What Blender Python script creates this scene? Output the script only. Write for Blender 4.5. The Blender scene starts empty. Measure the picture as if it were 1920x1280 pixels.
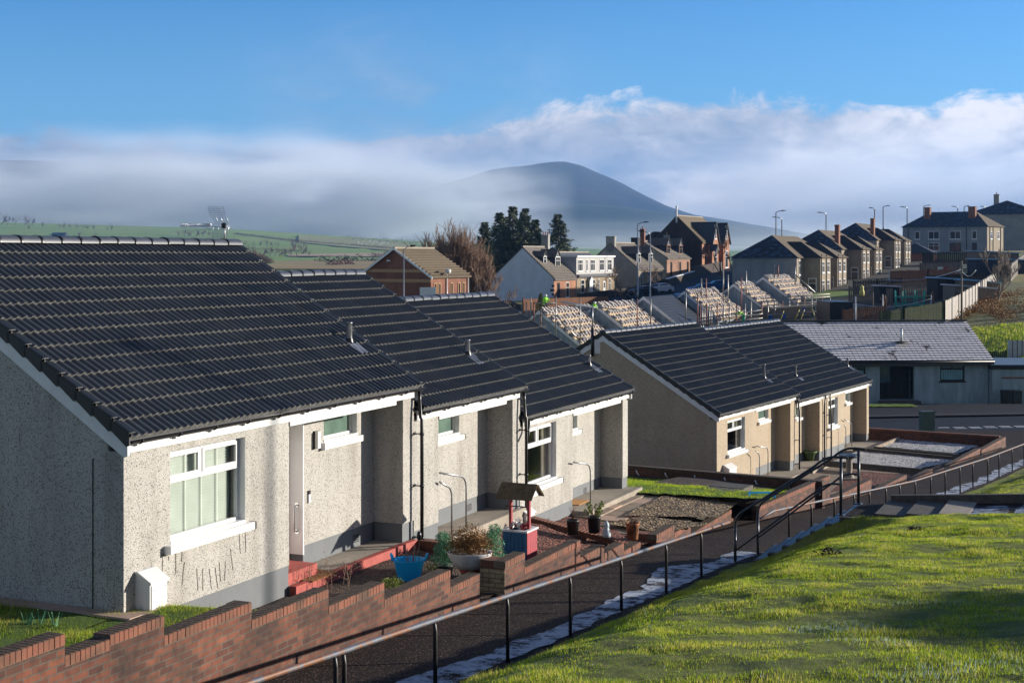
import bpy, math, random
import numpy as np
from mathutils import Vector, Matrix, noise as mnoise
R = math.radians
scene = bpy.context.scene
COL = scene.collection
random.seed(7)
rng = np.random.default_rng(7)
F = 2667.0; UC = 960.0; VH = 478.0        # focal length in photo pixels, image centre, horizon row

# ------------------------------------------------------------------ materials
def new_mat(name):
    m = bpy.data.materials.new(name); m.use_nodes = True
    nt = m.node_tree; nt.nodes.clear()
    out = nt.nodes.new('ShaderNodeOutputMaterial')
    b = nt.nodes.new('ShaderNodeBsdfPrincipled')
    nt.links.new(b.outputs[0], out.inputs[0])
    return m, nt, b
def N(nt, t, **kw):
    n = nt.nodes.new(t)
    for k, v in kw.items():
        if k in n.inputs: n.inputs[k].default_value = v
        else: setattr(n, k, v)
    return n
def rgb(c): return (c[0], c[1], c[2], 1.0)
def coords(nt, scale=(1, 1, 1), kind='Object', rot=(0, 0, 0)):
    tc = nt.nodes.new('ShaderNodeTexCoord'); mp = nt.nodes.new('ShaderNodeMapping')
    mp.inputs['Scale'].default_value = scale; mp.inputs['Rotation'].default_value = rot
    nt.links.new(tc.outputs[kind], mp.inputs[0]); return mp.outputs[0]
def ramp(nt, fac, stops, interp='LINEAR'):
    r = nt.nodes.new('ShaderNodeValToRGB'); r.color_ramp.interpolation = interp
    el = r.color_ramp.elements
    while len(el) < len(stops): el.new(0.5)
    for e, (p, c) in zip(el, stops): e.position = p; e.color = rgb(c)
    nt.links.new(fac, r.inputs[0]); return r.outputs[0]
def mix(nt, fac, a, b, mode='MIX'):
    m = nt.nodes.new('ShaderNodeMix'); m.data_type = 'RGBA'; m.blend_type = mode
    for sock, v in ((m.inputs[0], fac), (m.inputs[6], a), (m.inputs[7], b)):
        if isinstance(v, bpy.types.NodeSocket): nt.links.new(v, sock)
        elif isinstance(v, (int, float)): sock.default_value = v
        else: sock.default_value = rgb(v)
    return m.outputs[2]
def noise(nt, vec, scale, detail=3, rough=.55):
    n = N(nt, 'ShaderNodeTexNoise'); n.inputs['Scale'].default_value = scale
    n.inputs['Detail'].default_value = detail; n.inputs['Roughness'].default_value = rough
    nt.links.new(vec, n.inputs['Vector']); return n.outputs['Fac']
def bump(nt, b, height, strength=.4, dist=.01):
    n = N(nt, 'ShaderNodeBump'); n.inputs['Strength'].default_value = strength; n.inputs['Distance'].default_value = dist
    nt.links.new(height, n.inputs['Height']); nt.links.new(n.outputs[0], b.inputs['Normal'])
def plain(name, c, rough=.6, metal=0.0, vary=.15, scale=4.0, bmp=0.0):
    """a solid colour broken up by soft irregular wear"""
    m, nt, b = new_mat(name); b.inputs['Roughness'].default_value = rough; b.inputs['Metallic'].default_value = metal
    v = coords(nt); f = noise(nt, v, scale, 5)
    lo = tuple(x * (1 - vary) for x in c); hi = tuple(min(1, x * (1 + vary)) for x in c)
    nt.links.new(ramp(nt, f, [(.3, lo), (.7, hi)]), b.inputs['Base Color'])
    if bmp: bump(nt, b, noise(nt, v, scale * 12, 3), bmp, .01)
    return m
def speckle(name, base, mid, dark, scale=62, share=.25, bmp=.6, stain=(.5, .5, .5), stain_amt=.12):
    """roughcast render: stones of different tone in a pale matrix"""
    m, nt, b = new_mat(name); b.inputs['Roughness'].default_value = .92
    v = coords(nt)
    vo = N(nt, 'ShaderNodeTexVoronoi'); vo.inputs['Scale'].default_value = scale; nt.links.new(v, vo.inputs['Vector'])
    sep = nt.nodes.new('ShaderNodeSeparateColor'); nt.links.new(vo.outputs['Color'], sep.inputs[0])
    c = ramp(nt, sep.outputs[0], [(0, base), (1 - share * 2, base), (1 - share, mid), (1 - share * .5, dark), (1, dark)], 'CONSTANT')
    big = noise(nt, v, .9, 4)
    vz = coords(nt, (2.2, 2.2, .35)); st = noise(nt, vz, 1.3, 4)
    f = ramp(nt, st, [(.45, (0, 0, 0)), (.75, (1, 1, 1))])
    c2 = mix(nt, stain_amt, c, stain, 'MULTIPLY')
    c3 = mix(nt, f, c, c2)
    c4 = mix(nt, .30, c3, ramp(nt, big, [(.3, (.55, .55, .55)), (.7, (1, 1, 1))]), 'MULTIPLY')
    nt.links.new(c4, b.inputs['Base Color'])
    bump(nt, b, vo.outputs['Distance'], bmp, .02)
    return m
def brickmat(name, c1, c2, mortar, w=.225, h=.075, msize=.008, bias=0.0, swap=False, dirt=(.10, .07, .05), dirt_amt=.5):
    m, nt, b = new_mat(name); b.inputs['Roughness'].default_value = .88
    tc = nt.nodes.new('ShaderNodeTexCoord'); sx = nt.nodes.new('ShaderNodeSeparateXYZ'); nt.links.new(tc.outputs['Object'], sx.inputs[0])
    ad = N(nt, 'ShaderNodeMath', operation='ADD'); nt.links.new(sx.outputs[0], ad.inputs[0]); nt.links.new(sx.outputs[1], ad.inputs[1])
    cb = nt.nodes.new('ShaderNodeCombineXYZ')
    nt.links.new(ad.outputs[0], cb.inputs[0]); nt.links.new(sx.outputs[2], cb.inputs[1])
    br = N(nt, 'ShaderNodeTexBrick'); nt.links.new(cb.outputs[0], br.inputs['Vector'])
    br.inputs['Scale'].default_value = 1.0; br.inputs['Brick Width'].default_value = w; br.inputs['Row Height'].default_value = h
    br.inputs['Mortar Size'].default_value = msize; br.inputs['Bias'].default_value = bias
    br.inputs['Color1'].default_value = rgb(c1); br.inputs['Color2'].default_value = rgb(c2); br.inputs['Mortar'].default_value = rgb(mortar)
    v = tc.outputs['Object']
    f = noise(nt, v, 1.7, 5, .65); f2 = noise(nt, v, 9, 4)
    c = mix(nt, ramp(nt, f, [(.42, (0, 0, 0)), (.72, (dirt_amt,) * 3)]), br.outputs['Color'], dirt)
    wn = N(nt, 'ShaderNodeTexNoise'); wn.inputs['Scale'].default_value = .45; wn.inputs['Detail'].default_value = 6; nt.links.new(v, wn.inputs['Vector'])
    c = mix(nt, .75, c, ramp(nt, f2, [(.25, (.35, .35, .35)), (.5, (.85, .85, .85)), (.75, (1, 1, 1))]), 'MULTIPLY')
    c = mix(nt, .6, c, ramp(nt, wn.outputs['Fac'], [(.35, (.42, .36, .34)), (.6, (1, 1, 1))]), 'MULTIPLY')
    nt.links.new(c, b.inputs['Base Color'])
    inv = N(nt, 'ShaderNodeMath', operation='SUBTRACT'); inv.inputs[0].default_value = 1.0; nt.links.new(br.outputs['Fac'], inv.inputs[1])
    bump(nt, b, inv.outputs[0], .5, .008)
    return m
def multi(name, stops, scale=8, detail=6, rough=.9, bmp=.4, bdist=.02, stops2=None, scale2=1.2, mixamt=.5, bscale=None, stretch=(1, 1, 1)):
    m, nt, b = new_mat(name); b.inputs['Roughness'].default_value = rough
    v = coords(nt, stretch); f = noise(nt, v, scale, detail, .65)
    c = ramp(nt, f, stops)
    if stops2:
        g = noise(nt, coords(nt), scale2, 4)
        c = mix(nt, mixamt, c, ramp(nt, g, stops2))
    nt.links.new(c, b.inputs['Base Color'])
    if bmp: bump(nt, b, noise(nt, v, bscale or scale * 2.3, 5), bmp, bdist)
    return m
def stones(name, cols, scale=28, bmp=1.0, rough=.85):
    m, nt, b = new_mat(name); b.inputs['Roughness'].default_value = rough
    v = coords(nt); vo = N(nt, 'ShaderNodeTexVoronoi'); vo.inputs['Scale'].default_value = scale; nt.links.new(v, vo.inputs['Vector'])
    sep = nt.nodes.new('ShaderNodeSeparateColor'); nt.links.new(vo.outputs['Color'], sep.inputs[0])
    n = len(cols)
    c = ramp(nt, sep.outputs[0], [(i / n, k) for i, k in enumerate(cols)], 'CONSTANT')
    g = noise(nt, v, 1.5, 4)
    c = mix(nt, .45, c, ramp(nt, g, [(.3, (.45, .45, .45)), (.7, (1, 1, 1))]), 'MULTIPLY')
    nt.links.new(c, b.inputs['Base Color']); bump(nt, b, vo.outputs['Distance'], bmp, .03)
    return m
def glassmat(name, tint=(.93, .94, .93), body=.25):
    """window glass: reflects by Fresnel, lets the slats behind show"""
    m = bpy.data.materials.new(name); m.use_nodes = True; nt = m.node_tree; nt.nodes.clear()
    out = nt.nodes.new('ShaderNodeOutputMaterial'); lw = N(nt, 'ShaderNodeLayerWeight'); lw.inputs[0].default_value = .5; pw = N(nt, 'ShaderNodeMath', operation='POWER'); pw.inputs[1].default_value = 4.0; nt.links.new(lw.outputs['Facing'], pw.inputs[0]); fr = N(nt, 'ShaderNodeMath', operation='MULTIPLY_ADD'); fr.inputs[1].default_value = .85; fr.inputs[2].default_value = .07; nt.links.new(pw.outputs[0], fr.inputs[0])
    tr = N(nt, 'ShaderNodeBsdfTransparent'); tr.inputs[0].default_value = rgb(tint)
    gl = N(nt, 'ShaderNodeBsdfGlossy'); gl.inputs['Roughness'].default_value = .03
    mx = nt.nodes.new('ShaderNodeMixShader'); nt.links.new(fr.outputs[0], mx.inputs[0]); nt.links.new(tr.outputs[0], mx.inputs[1]); nt.links.new(gl.outputs[0], mx.inputs[2])
    nt.links.new(mx.outputs[0], out.inputs[0]); return m

M = {}
M['cast_white'] = speckle('roughcast_white', (.535, .51, .465), (.36, .34, .31), (.16, .155, .15), 82, .18, stain=(.50, .47, .43), stain_amt=.55)
M['cast_cream'] = speckle('roughcast_cream', (.50, .41, .30), (.38, .30, .205), (.30, .20, .12), 70, .22, stain=(.6, .5, .42), stain_amt=.2)
M['cast_grey'] = speckle('roughcast_grey', (.42, .40, .36), (.34, .32, .29), (.2, .19, .17), 30, .2)
M['plinth'] = plain('plinth_paint', (.135, .145, .155), .7, vary=.08, bmp=.15)
M['upvc'] = plain('white_plastic', (.72, .72, .71), .32, vary=.03)
M['upvc_dirty'] = plain('weathered_white_plastic', (.70, .70, .70), .4, vary=.08)
M['panel'] = plain('door_panel_white', (.84, .83, .82), .4, vary=.05)
M['black'] = plain('black_plastic', (.012, .012, .014), .35, vary=.2)
M['glass'] = glassmat('window_glass')
M['frost_glass'] = plain('frosted_glass', (.10, .16, .13), .18, vary=.25, scale=3)
M['dark_glass'] = plain('dark_pane', (.018, .022, .028), .06, vary=.3)
M['blue_glass'] = plain('sky_pane', (.05, .09, .14), .08, vary=.3)
M['blind'] = plain('blind_slat', (.58, .64, .58), .6, vary=.06)
M['cloth'] = plain('curtain_cloth', (.40, .36, .30), .9, vary=.2, scale=9)
M['interior'] = plain('room_plaster', (.22, .2, .17), .9)
M['tile'] = None
def tilemat():
    m, nt, b = new_mat('slate_blue_roof_tile')
    v = coords(nt); f = noise(nt, v, 2.2, 5, .7); f2 = noise(nt, v, 40, 3)
    c = ramp(nt, f, [(.25, (.024, .028, .036)), (.55, (.038, .044, .054)), (.85, (.058, .064, .074))])
    c = mix(nt, ramp(nt, f2, [(.62, (0, 0, 0)), (.8, (.35, .35, .35))]), c, (.09, .09, .09))
    w_ = noise(nt, coords(nt, (1, .25, .25)), 1.1, 6, .7); c = mix(nt, ramp(nt, w_, [(.5, (0, 0, 0)), (.75, (.6, .6, .6))]), c, (.075, .078, .075))
    vv = N(nt, 'ShaderNodeTexVoronoi'); vv.inputs['Scale'].default_value = 1.0; nt.links.new(coords(nt, (3.33, 2.3, 2.3)), vv.inputs['Vector']); s_ = nt.nodes.new('ShaderNodeSeparateColor'); nt.links.new(vv.outputs['Color'], s_.inputs[0])
    c = mix(nt, .5, c, ramp(nt, s_.outputs[0], [(0, (.62, .62, .62)), (1, (1, 1, 1))]), 'MULTIPLY')
    nt.links.new(c, b.inputs['Base Color']); b.inputs['Roughness'].default_value = .42
    bump(nt, b, f2, .15, .004); return m
M['tile'] = tilemat()
M['tile_edge'] = multi('raw_tile_edge', [(.3, (.04, .039, .037)), (.5, (.11, .107, .10)), (.75, (.26, .25, .23))], 22, 4, bmp=.6)
M['ridge'] = plain('ridge_tile', (.055, .06, .075), .42, vary=.2, scale=6)
M['verge'] = plain('verge_cap', (.010, .012, .015), .5)
M['lead'] = plain('lead_flashing', (.32, .34, .38), .38, .6, vary=.3, scale=14)
M['steel'] = plain('galvanised_steel', (.36, .37, .38), .38, .75, vary=.2, scale=10)
M['chrome'] = plain('polished_steel', (.7, .7, .7), .15, 1.0)
M['alu'] = plain('aerial_aluminium', (.65, .66, .68), .3, .8)
M['rail_steel'] = None
def railmat():
    m, nt, b = new_mat('worn_rusty_handrail'); v = coords(nt, (1, 1, 1)); f = noise(nt, v, 3.2, 6, .7); g = noise(nt, v, 22, 4)
    c = ramp(nt, f, [(.36, (.13, .15, .19)), (.48, (.11, .11, .13)), (.54, (.20, .08, .03)), (.75, (.12, .04, .015))])
    c = mix(nt, .4, c, ramp(nt, g, [(.3, (.4, .4, .4)), (.7, (1, 1, 1))]), 'MULTIPLY')
    nt.links.new(c, b.inputs['Base Color']); b.inputs['Roughness'].default_value = .55; b.inputs['Metallic'].default_value = .0
    bump(nt, b, g, .3, .003); return m
M['rail_steel'] = railmat()
M['post_black'] = multi('black_painted_steel', [(.3, (.006, .006, .007)), (.62, (.015, .014, .014)), (.78, (.11, .035, .012))], 9, 5, .45, .2, .004)
M['rail_dark'] = plain('dark_grey_handrail', (.05, .055, .065), .3, .6, vary=.25)
M['brick'] = brickmat('garden_brick', (.25, .080, .040), (.085, .028, .018), (.12, .10, .08), dirt=(.035, .023, .016), dirt_amt=.9)
M['brick_dark'] = brickmat('damp_garden_brick', (.21, .075, .04), (.13, .048, .03), (.08, .06, .045), dirt=(.05, .035, .02), dirt_amt=.8)
M['brick_coping'] = multi('coping_brick', [(.25, (.055, .026, .018)), (.5, (.13, .050, .030)), (.8, (.25, .10, .055))], 5, 5, .85, .5, .006,
                          stops2=[(.35, (.07, .05, .03)), (.6, (.30, .10, .055))], scale2=2.3, mixamt=.45)
M['brick_top'] = multi('mossy_coping_top', [(.3, (.03, .022, .015)), (.55, (.085, .055, .035)), (.8, (.17, .09, .05))], 14, 5, .9, .6, .01)
M['brick_cream'] = brickmat('cream_painted_brick', (.46, .40, .24), (.36, .31, .19), (.14, .12, .08), dirt_amt=.4)
M['mortar'] = multi('mortar', [(.3, (.08, .065, .05)), (.7, (.2, .17, .13))], 20)
M['concrete'] = multi('concrete_slab', [(.3, (.22, .185, .145)), (.55, (.33, .285, .225)), (.8, (.42, .37, .30))], 6, 6, .9, .35, .006, stops2=[(.3, (.2, .17, .135)), (.7, (.38, .33, .27))], scale2=.8)
M['concrete_dark'] = multi('damp_concrete', [(.3, (.05, .045, .04)), (.7, (.12, .105, .085))], 8, 6, .85, .4, .006)
M['red_paint'] = multi('red_painted_concrete', [(.3, (.28, .045, .035)), (.7, (.42, .08, .06))], 5, 4, .7, .2, .004)
M['asphalt'] = None
def asphalt(name, base, light, frost=False, frost_cut=.5):
    m, nt, b = new_mat(name); v = coords(nt)
    vo = N(nt, 'ShaderNodeTexVoronoi'); vo.inputs['Scale'].default_value = 60; nt.links.new(v, vo.inputs['Vector'])
    sep = nt.nodes.new('ShaderNodeSeparateColor'); nt.links.new(vo.outputs['Color'], sep.inputs[0])
    c = ramp(nt, sep.outputs[0], [(0, base), (.8, base), (.93, light), (1, tuple(min(1, x * 2.2) for x in light))])
    g = noise(nt, v, .8, 5, .7)
    c = mix(nt, .6, c, ramp(nt, g, [(.3, (.5, .47, .45)), (.7, (1, 1, 1))]), 'MULTIPLY')
    nt.links.new(c, b.inputs['Base Color']); b.inputs['Roughness'].default_value = .85; b.inputs['Specular IOR Level'].default_value = .15
    bump(nt, b, vo.outputs['Distance'], .5, .01); return m
M['asphalt'] = asphalt('old_asphalt_path', (.022, .015, .012), (.10, .07, .055))
M['road'] = asphalt('road_asphalt', (.016, .024, .040), (.03, .04, .06))
M['pavement'] = asphalt('pavement_asphalt', (.030, .032, .042), (.05, .05, .06))
M['paint_line'] = plain('road_paint', (.6, .6, .62), .7, vary=.25, scale=20)
M['frost_solid'] = multi('frost_on_asphalt', [(.3, (.35, .42, .52)), (.6, (.62, .68, .78)), (.85, (.8, .85, .92))], 9, 6, .7, .4, .006)
def frostmat():
    m, nt, b = new_mat('frost_on_asphalt'); b.inputs['Roughness'].default_value = .8; v = coords(nt)
    f = noise(nt, v, 5, 8, .8); nt.links.new(ramp(nt, f, [(.3, (.24, .28, .35)), (.7, (.50, .55, .64))]), b.inputs['Base Color']); g = noise(nt, coords(nt, (1, 1, 1)), 2.2, 9, .8)
    tr = nt.nodes.new('ShaderNodeBsdfTransparent'); mx = nt.nodes.new('ShaderNodeMixShader'); out = [n for n in nt.nodes if n.type == 'OUTPUT_MATERIAL'][0]
    nt.links.new(ramp(nt, g, [(.41, (0, 0, 0)), (.53, (.95, .95, .95))]), mx.inputs[0]); nt.links.new(tr.outputs[0], mx.inputs[1]); nt.links.new(b.outputs[0], mx.inputs[2]); nt.links.new(mx.outputs[0], out.inputs[0]); return m
M['frost'] = frostmat()
M['mulch'] = stones('red_bark_mulch', [(.10, .03, .02), (.20, .065, .04), (.30, .12, .08), (.07, .025, .018), (.16, .055, .035)], 18, 1.5)
M['soil'] = stones('dark_soil', [(.035, .02, .014), (.07, .04, .028), (.12, .075, .05), (.03, .018, .012)], 34)
M['gravel_brown'] = stones('brown_gravel', [(.13, .085, .04), (.25, .17, .09), (.36, .26, .15), (.05, .035, .02), (.17, .11, .055)], 15, 1.4)
M['gravel_white'] = stones('white_gravel', [(.55, .54, .54), (.36, .36, .38), (.66, .65, .64), (.20, .20, .21), (.48, .47, .46)], 14, 1.4)
M['slab'] = multi('paving_slab', [(.3, (.19, .145, .105)), (.7, (.32, .25, .185))], 4, 5, .88, .3, .004)
M['slab_pink'] = multi('pink_paving_slab', [(.3, (.38, .26, .19)), (.7, (.48, .34, .26))], 5, 5, .88, .3, .004)
M['timber_dark'] = multi('old_dark_timber', [(.3, (.010, .009, .008)), (.7, (.035, .028, .022))], 4, 5, .9, .5, .01, stretch=(1, 1, .2))
M['timber_fence'] = multi('grey_fence_timber', [(.3, (.10, .075, .055)), (.7, (.25, .20, .155))], 7, 5, .9, .5, .01, stretch=(1, 1, .15))
M['timber_brown'] = multi('brown_fence_timber', [(.3, (.12, .05, .025)), (.7, (.24, .11, .055))], 7, 5, .9, .5, .01, stretch=(1, 1, .15))
M['timber_green'] = multi('green_stained_fence', [(.3, (.035, .045, .02)), (.7, (.085, .10, .045))], 7, 5, .9, .5, .01, stretch=(1, 1, .15))
M['timber_new'] = plain('new_roof_batten', (.52, .38, .23), .8, vary=.2, scale=9)
M['bark'] = multi('bark', [(.3, (.05, .035, .025)), (.7, (.13, .09, .06))], 8, 5, .95, .6, .02, stretch=(1, 1, .3))
M['bark_pale'] = multi('pale_bark', [(.3, (.14, .11, .09)), (.7, (.30, .25, .21))], 8, 5, .95, .6, .02)
def leafmat(name, stops, trans=.25, scale=2.0):
    m, nt, b = new_mat(name); b.inputs['Roughness'].default_value = .75
    oi = nt.nodes.new('ShaderNodeObjectInfo'); v = coords(nt)
    c = ramp(nt, noise(nt, v, scale, 6, .8), stops)
    nt.links.new(c, b.inputs['Base Color'])
    b.inputs['Subsurface Weight'].default_value = 0
    return m
M['twig'] = leafmat('bare_twig', [(.3, (.16, .10, .07)), (.7, (.32, .21, .14))])
M['twig_red'] = leafmat('reddish_twig', [(.3, (.09, .045, .035)), (.7, (.17, .09, .065))])
M['needle'] = leafmat('spruce_needle', [(.3, (.022, .036, .022)), (.48, (.06, .085, .04)), (.68, (.17, .17, .075))], scale=1.2)
M['conifer_gold'] = leafmat('golden_conifer', [(.3, (.06, .09, .02)), (.7, (.16, .18, .04))])
M['shrub_gold'] = leafmat('golden_brown_shrub', [(.3, (.10, .045, .012)), (.5, (.24, .12, .03)), (.75, (.42, .24, .05))], scale=9)
M['shrub_green'] = leafmat('green_shrub', [(.3, (.03, .06, .02)), (.7, (.12, .17, .03))], scale=9)
M['shrub_lime'] = leafmat('lime_shrub', [(.3, (.08, .13, .015)), (.7, (.27, .33, .04))], scale=9)
M['topiary'] = leafmat('artificial_topiary_leaf', [(.3, (.05, .17, .10)), (.55, (.14, .36, .20)), (.8, (.30, .52, .28))], scale=14)
def grassmat(name, frost=True, a=(.055, .080, .008), b_=(.17, .20, .014), c_=(.42, .37, .06), fr=(.45, .52, .58), cut=.74, tuft=5.0):  # ground under the blades
    m, nt, b = new_mat(name); b.inputs['Roughness'].default_value = .85
    v = coords(nt); f = noise(nt, v, tuft * 3.5, 8, .8); g = noise(nt, v, 1.6, 7, .7)
    c = ramp(nt, f, [(.28, a), (.52, b_), (.75, c_)])
    c = mix(nt, .5, c, ramp(nt, g, [(.3, a), (.5, b_), (.7, c_)]))
    br = noise(nt, v, 2.6, 7, .75); c = mix(nt, ramp(nt, br, [(.63, (0, 0, 0)), (.76, (.6, .6, .6))]), c, (.22, .16, .06))
    if frost:
        h = noise(nt, v, 1.1, 7, .75)
        c = mix(nt, ramp(nt, h, [(cut, (0, 0, 0)), (cut + .12, (.55, .55, .55))]), c, fr)
    nt.links.new(c, b.inputs['Base Color'])
    bump(nt, b, noise(nt, v, 18, 8, .85), 1.0, .08); return m
M['grass'] = grassmat('meadow_grass')
M['lawn'] = grassmat('garden_lawn', False, (.05, .10, .008), (.10, .18, .014), (.17, .22, .03), tuft=9)

# ------------------------------------------------------------------ mesh builder
class MB:
    def __init__(s): s.v = []; s.f = []; s.m = []; s.sm = []
    def add(s, verts, faces, mi=0, smooth=False):
        o = len(s.v); s.v += [tuple(p) for p in verts]
        for q in faces: s.f.append(tuple(i + o for i in q)); s.m.append(mi); s.sm.append(smooth)
        return s
    def box(s, x0, x1, y0, y1, z0, z1, mi=0):
        if x0 > x1: x0, x1 = x1, x0
        if y0 > y1: y0, y1 = y1, y0
        if z0 > z1: z0, z1 = z1, z0
        return s.add([(x0, y0, z0), (x1, y0, z0), (x1, y1, z0), (x0, y1, z0), (x0, y0, z1), (x1, y0, z1), (x1, y1, z1), (x0, y1, z1)],
                     [(0, 3, 2, 1), (4, 5, 6, 7), (0, 1, 5, 4), (1, 2, 6, 5), (2, 3, 7, 6), (3, 0, 4, 7)], mi)
    def obox(s, c, ax, ay, az, mi=0):
        """box by centre and three half-axis vectors"""
        c, ax, ay, az = map(Vector, (c, ax, ay, az)); vs = []
        for k in ((-1, -1, -1), (1, -1, -1), (1, 1, -1), (-1, 1, -1), (-1, -1, 1), (1, -1, 1), (1, 1, 1), (-1, 1, 1)):
            vs.append(c + ax * k[0] + ay * k[1] + az * k[2])
        return s.add(vs, [(0, 3, 2, 1), (4, 5, 6, 7), (0, 1, 5, 4), (1, 2, 6, 5), (2, 3, 7, 6), (3, 0, 4, 7)], mi)
    def bar(s, a, b, w, h=None, mi=0, up=(0, 0, 1)):
        a, b = Vector(a), Vector(b); d = (b - a); L = d.length
        if L < 1e-6: return s
        d.normalize(); u = Vector(up)
        if abs(d.dot(u)) > .98: u = Vector((1, 0, 0))
        sx = d.cross(u).normalized(); sy = sx.cross(d).normalized()
        return s.obox((a + b) / 2, d * L / 2, sx * w / 2, sy * (h or w) / 2, mi)
    def tube(s, pts, r, n=8, mi=0, caps=True):
        pts = [Vector(p) for p in pts]; rs = r if isinstance(r, (list, tuple)) else [r] * len(pts)
        o = len(s.v); prev = None
        for i, p in enumerate(pts):
            d = (pts[min(i + 1, len(pts) - 1)] - pts[max(i - 1, 0)]).normalized()
            if prev is None:
                u = Vector((0, 0, 1)) if abs(d.z) < .9 else Vector((1, 0, 0)); prev = d.cross(u).normalized()
            sx = (prev - d * prev.dot(d)).normalized(); prev = sx; sy = d.cross(sx)
            for k in range(n):
                a = 2 * math.pi * k / n; s.v.append(tuple(p + (sx * math.cos(a) + sy * math.sin(a)) * rs[i]))
        for i in range(len(pts) - 1):
            for k in range(n):
                s.f.append((o + i * n + k, o + i * n + (k + 1) % n, o + (i + 1) * n + (k + 1) % n, o + (i + 1) * n + k)); s.m.append(mi); s.sm.append(True)
        if caps:
            s.f.append(tuple(o + k for k in range(n))[::-1]); s.m.append(mi); s.sm.append(False)
            s.f.append(tuple(o + (len(pts) - 1) * n + k for k in range(n))); s.m.append(mi); s.sm.append(False)
        return s
    def lathe(s, c, prof, n=20, mi=0, sx=1, sy=1):
        o = len(s.v)
        for r, z in prof:
            for k in range(n):
                a = 2 * math.pi * k / n; s.v.append((c[0] + r * math.cos(a) * sx, c[1] + r * math.sin(a) * sy, c[2] + z))
        for i in range(len(prof) - 1):
            for k in range(n):
                s.f.append((o + i * n + k, o + i * n + (k + 1) % n, o + (i + 1) * n + (k + 1) % n, o + (i + 1) * n + k)); s.m.append(mi); s.sm.append(True)
        return s
    def prism(s, poly, y0, y1, axis='y', mi=0):
        """poly in the plane across the axis, run from y0 to y1; axis x: poly=(y,z), y: poly=(x,z), z: poly=(x,y)"""
        n = len(poly); P = []
        for t in (y0, y1):
            for a, b in poly: P.append((t, a, b) if axis == 'x' else (a, t, b) if axis == 'y' else (a, b, t))
        fs = [tuple(range(n)), tuple(range(2 * n - 1, n - 1, -1))] + [(i, i + n, (i + 1) % n + n, (i + 1) % n) for i in range(n)]
        return s.add(P, fs, mi)
    def sheet(s, fn, us, vs, mi=0, smooth=True):
        o = len(s.v); nu, nv = len(us), len(vs)
        for v in vs:
            for u in us: s.v.append(tuple(fn(u, v)))
        for j in range(nv - 1):
            for i in range(nu - 1):
                s.f.append((o + j * nu + i, o + j * nu + i + 1, o + (j + 1) * nu + i + 1, o + (j + 1) * nu + i)); s.m.append(mi); s.sm.append(smooth)
        return s
    def wall(s, x0, x1, z0, z1, y0, y1, holes=(), mi=0, axis='x'):
        """a wall run along x (or y) with rectangular openings, cut as butted blocks"""
        xs = sorted({x0, x1, *[h[0] for h in holes], *[h[1] for h in holes]}); zs = sorted({z0, z1, *[h[2] for h in holes], *[h[3] for h in holes]})
        xs = [x for x in xs if x0 <= x <= x1]; zs = [z for z in zs if z0 <= z <= z1]
        for i in range(len(xs) - 1):
            for j in range(len(zs) - 1):
                cx, cz = (xs[i] + xs[i + 1]) / 2, (zs[j] + zs[j + 1]) / 2
                if any(h[0] < cx < h[1] and h[2] < cz < h[3] for h in holes): continue
                if axis == 'x': s.box(xs[i], xs[i + 1], y0, y1, zs[j], zs[j + 1], mi)
                else: s.box(y0, y1, xs[i], xs[i + 1], zs[j], zs[j + 1], mi)
        return s
    def build(s, name, mats, parent=None, fix=False):
        me = bpy.data.meshes.new(name); me.from_pydata(s.v, [], s.f)
        if not isinstance(mats, (list, tuple)): mats = [mats]
        for k in mats: me.materials.append(M[k] if isinstance(k, str) else k)
        me.polygons.foreach_set('material_index', s.m); me.polygons.foreach_set('use_smooth', s.sm)
        if fix:
            import bmesh
            bm = bmesh.new(); bm.from_mesh(me); bmesh.ops.recalc_face_normals(bm, faces=bm.faces); bm.to_mesh(me); bm.free()
        me.update()
        o = bpy.data.objects.new(name, me); COL.objects.link(o)
        if parent is not None: o.parent = parent
        return o
def tag(o, label=None, cat=None, group=None, kind=None):
    if label: o['label'] = label
    if cat: o['category'] = cat
    if group: o['group'] = group
    if kind: o['kind'] = kind
    return o
def thing(name, label, cat, loc=(0, 0, 0), rz=0.0, group=None):
    o = bpy.data.objects.new(name, None); COL.objects.link(o); o.empty_display_size = .2
    o.location = loc; o.rotation_euler = (0, 0, rz); return tag(o, label, cat, group)
def dup(o, parent=None, loc=None, rz=None, scale=None, label=None):
    c = o.copy(); COL.objects.link(c); c.parent = parent
    if loc is not None: c.location = loc
    if rz is not None: c.rotation_euler = (0, 0, rz)
    if scale is not None: c.scale = scale if isinstance(scale, (tuple, list)) else (scale,) * 3
    if label: c['label'] = label
    for ch in list(o.children): dup(ch, c)
    return c
def structure(o): o['kind'] = 'structure'; return o
def at(u, v, Y): return Vector(((u - UC) / F * Y, Y, (VH - v) / F * Y))

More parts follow.
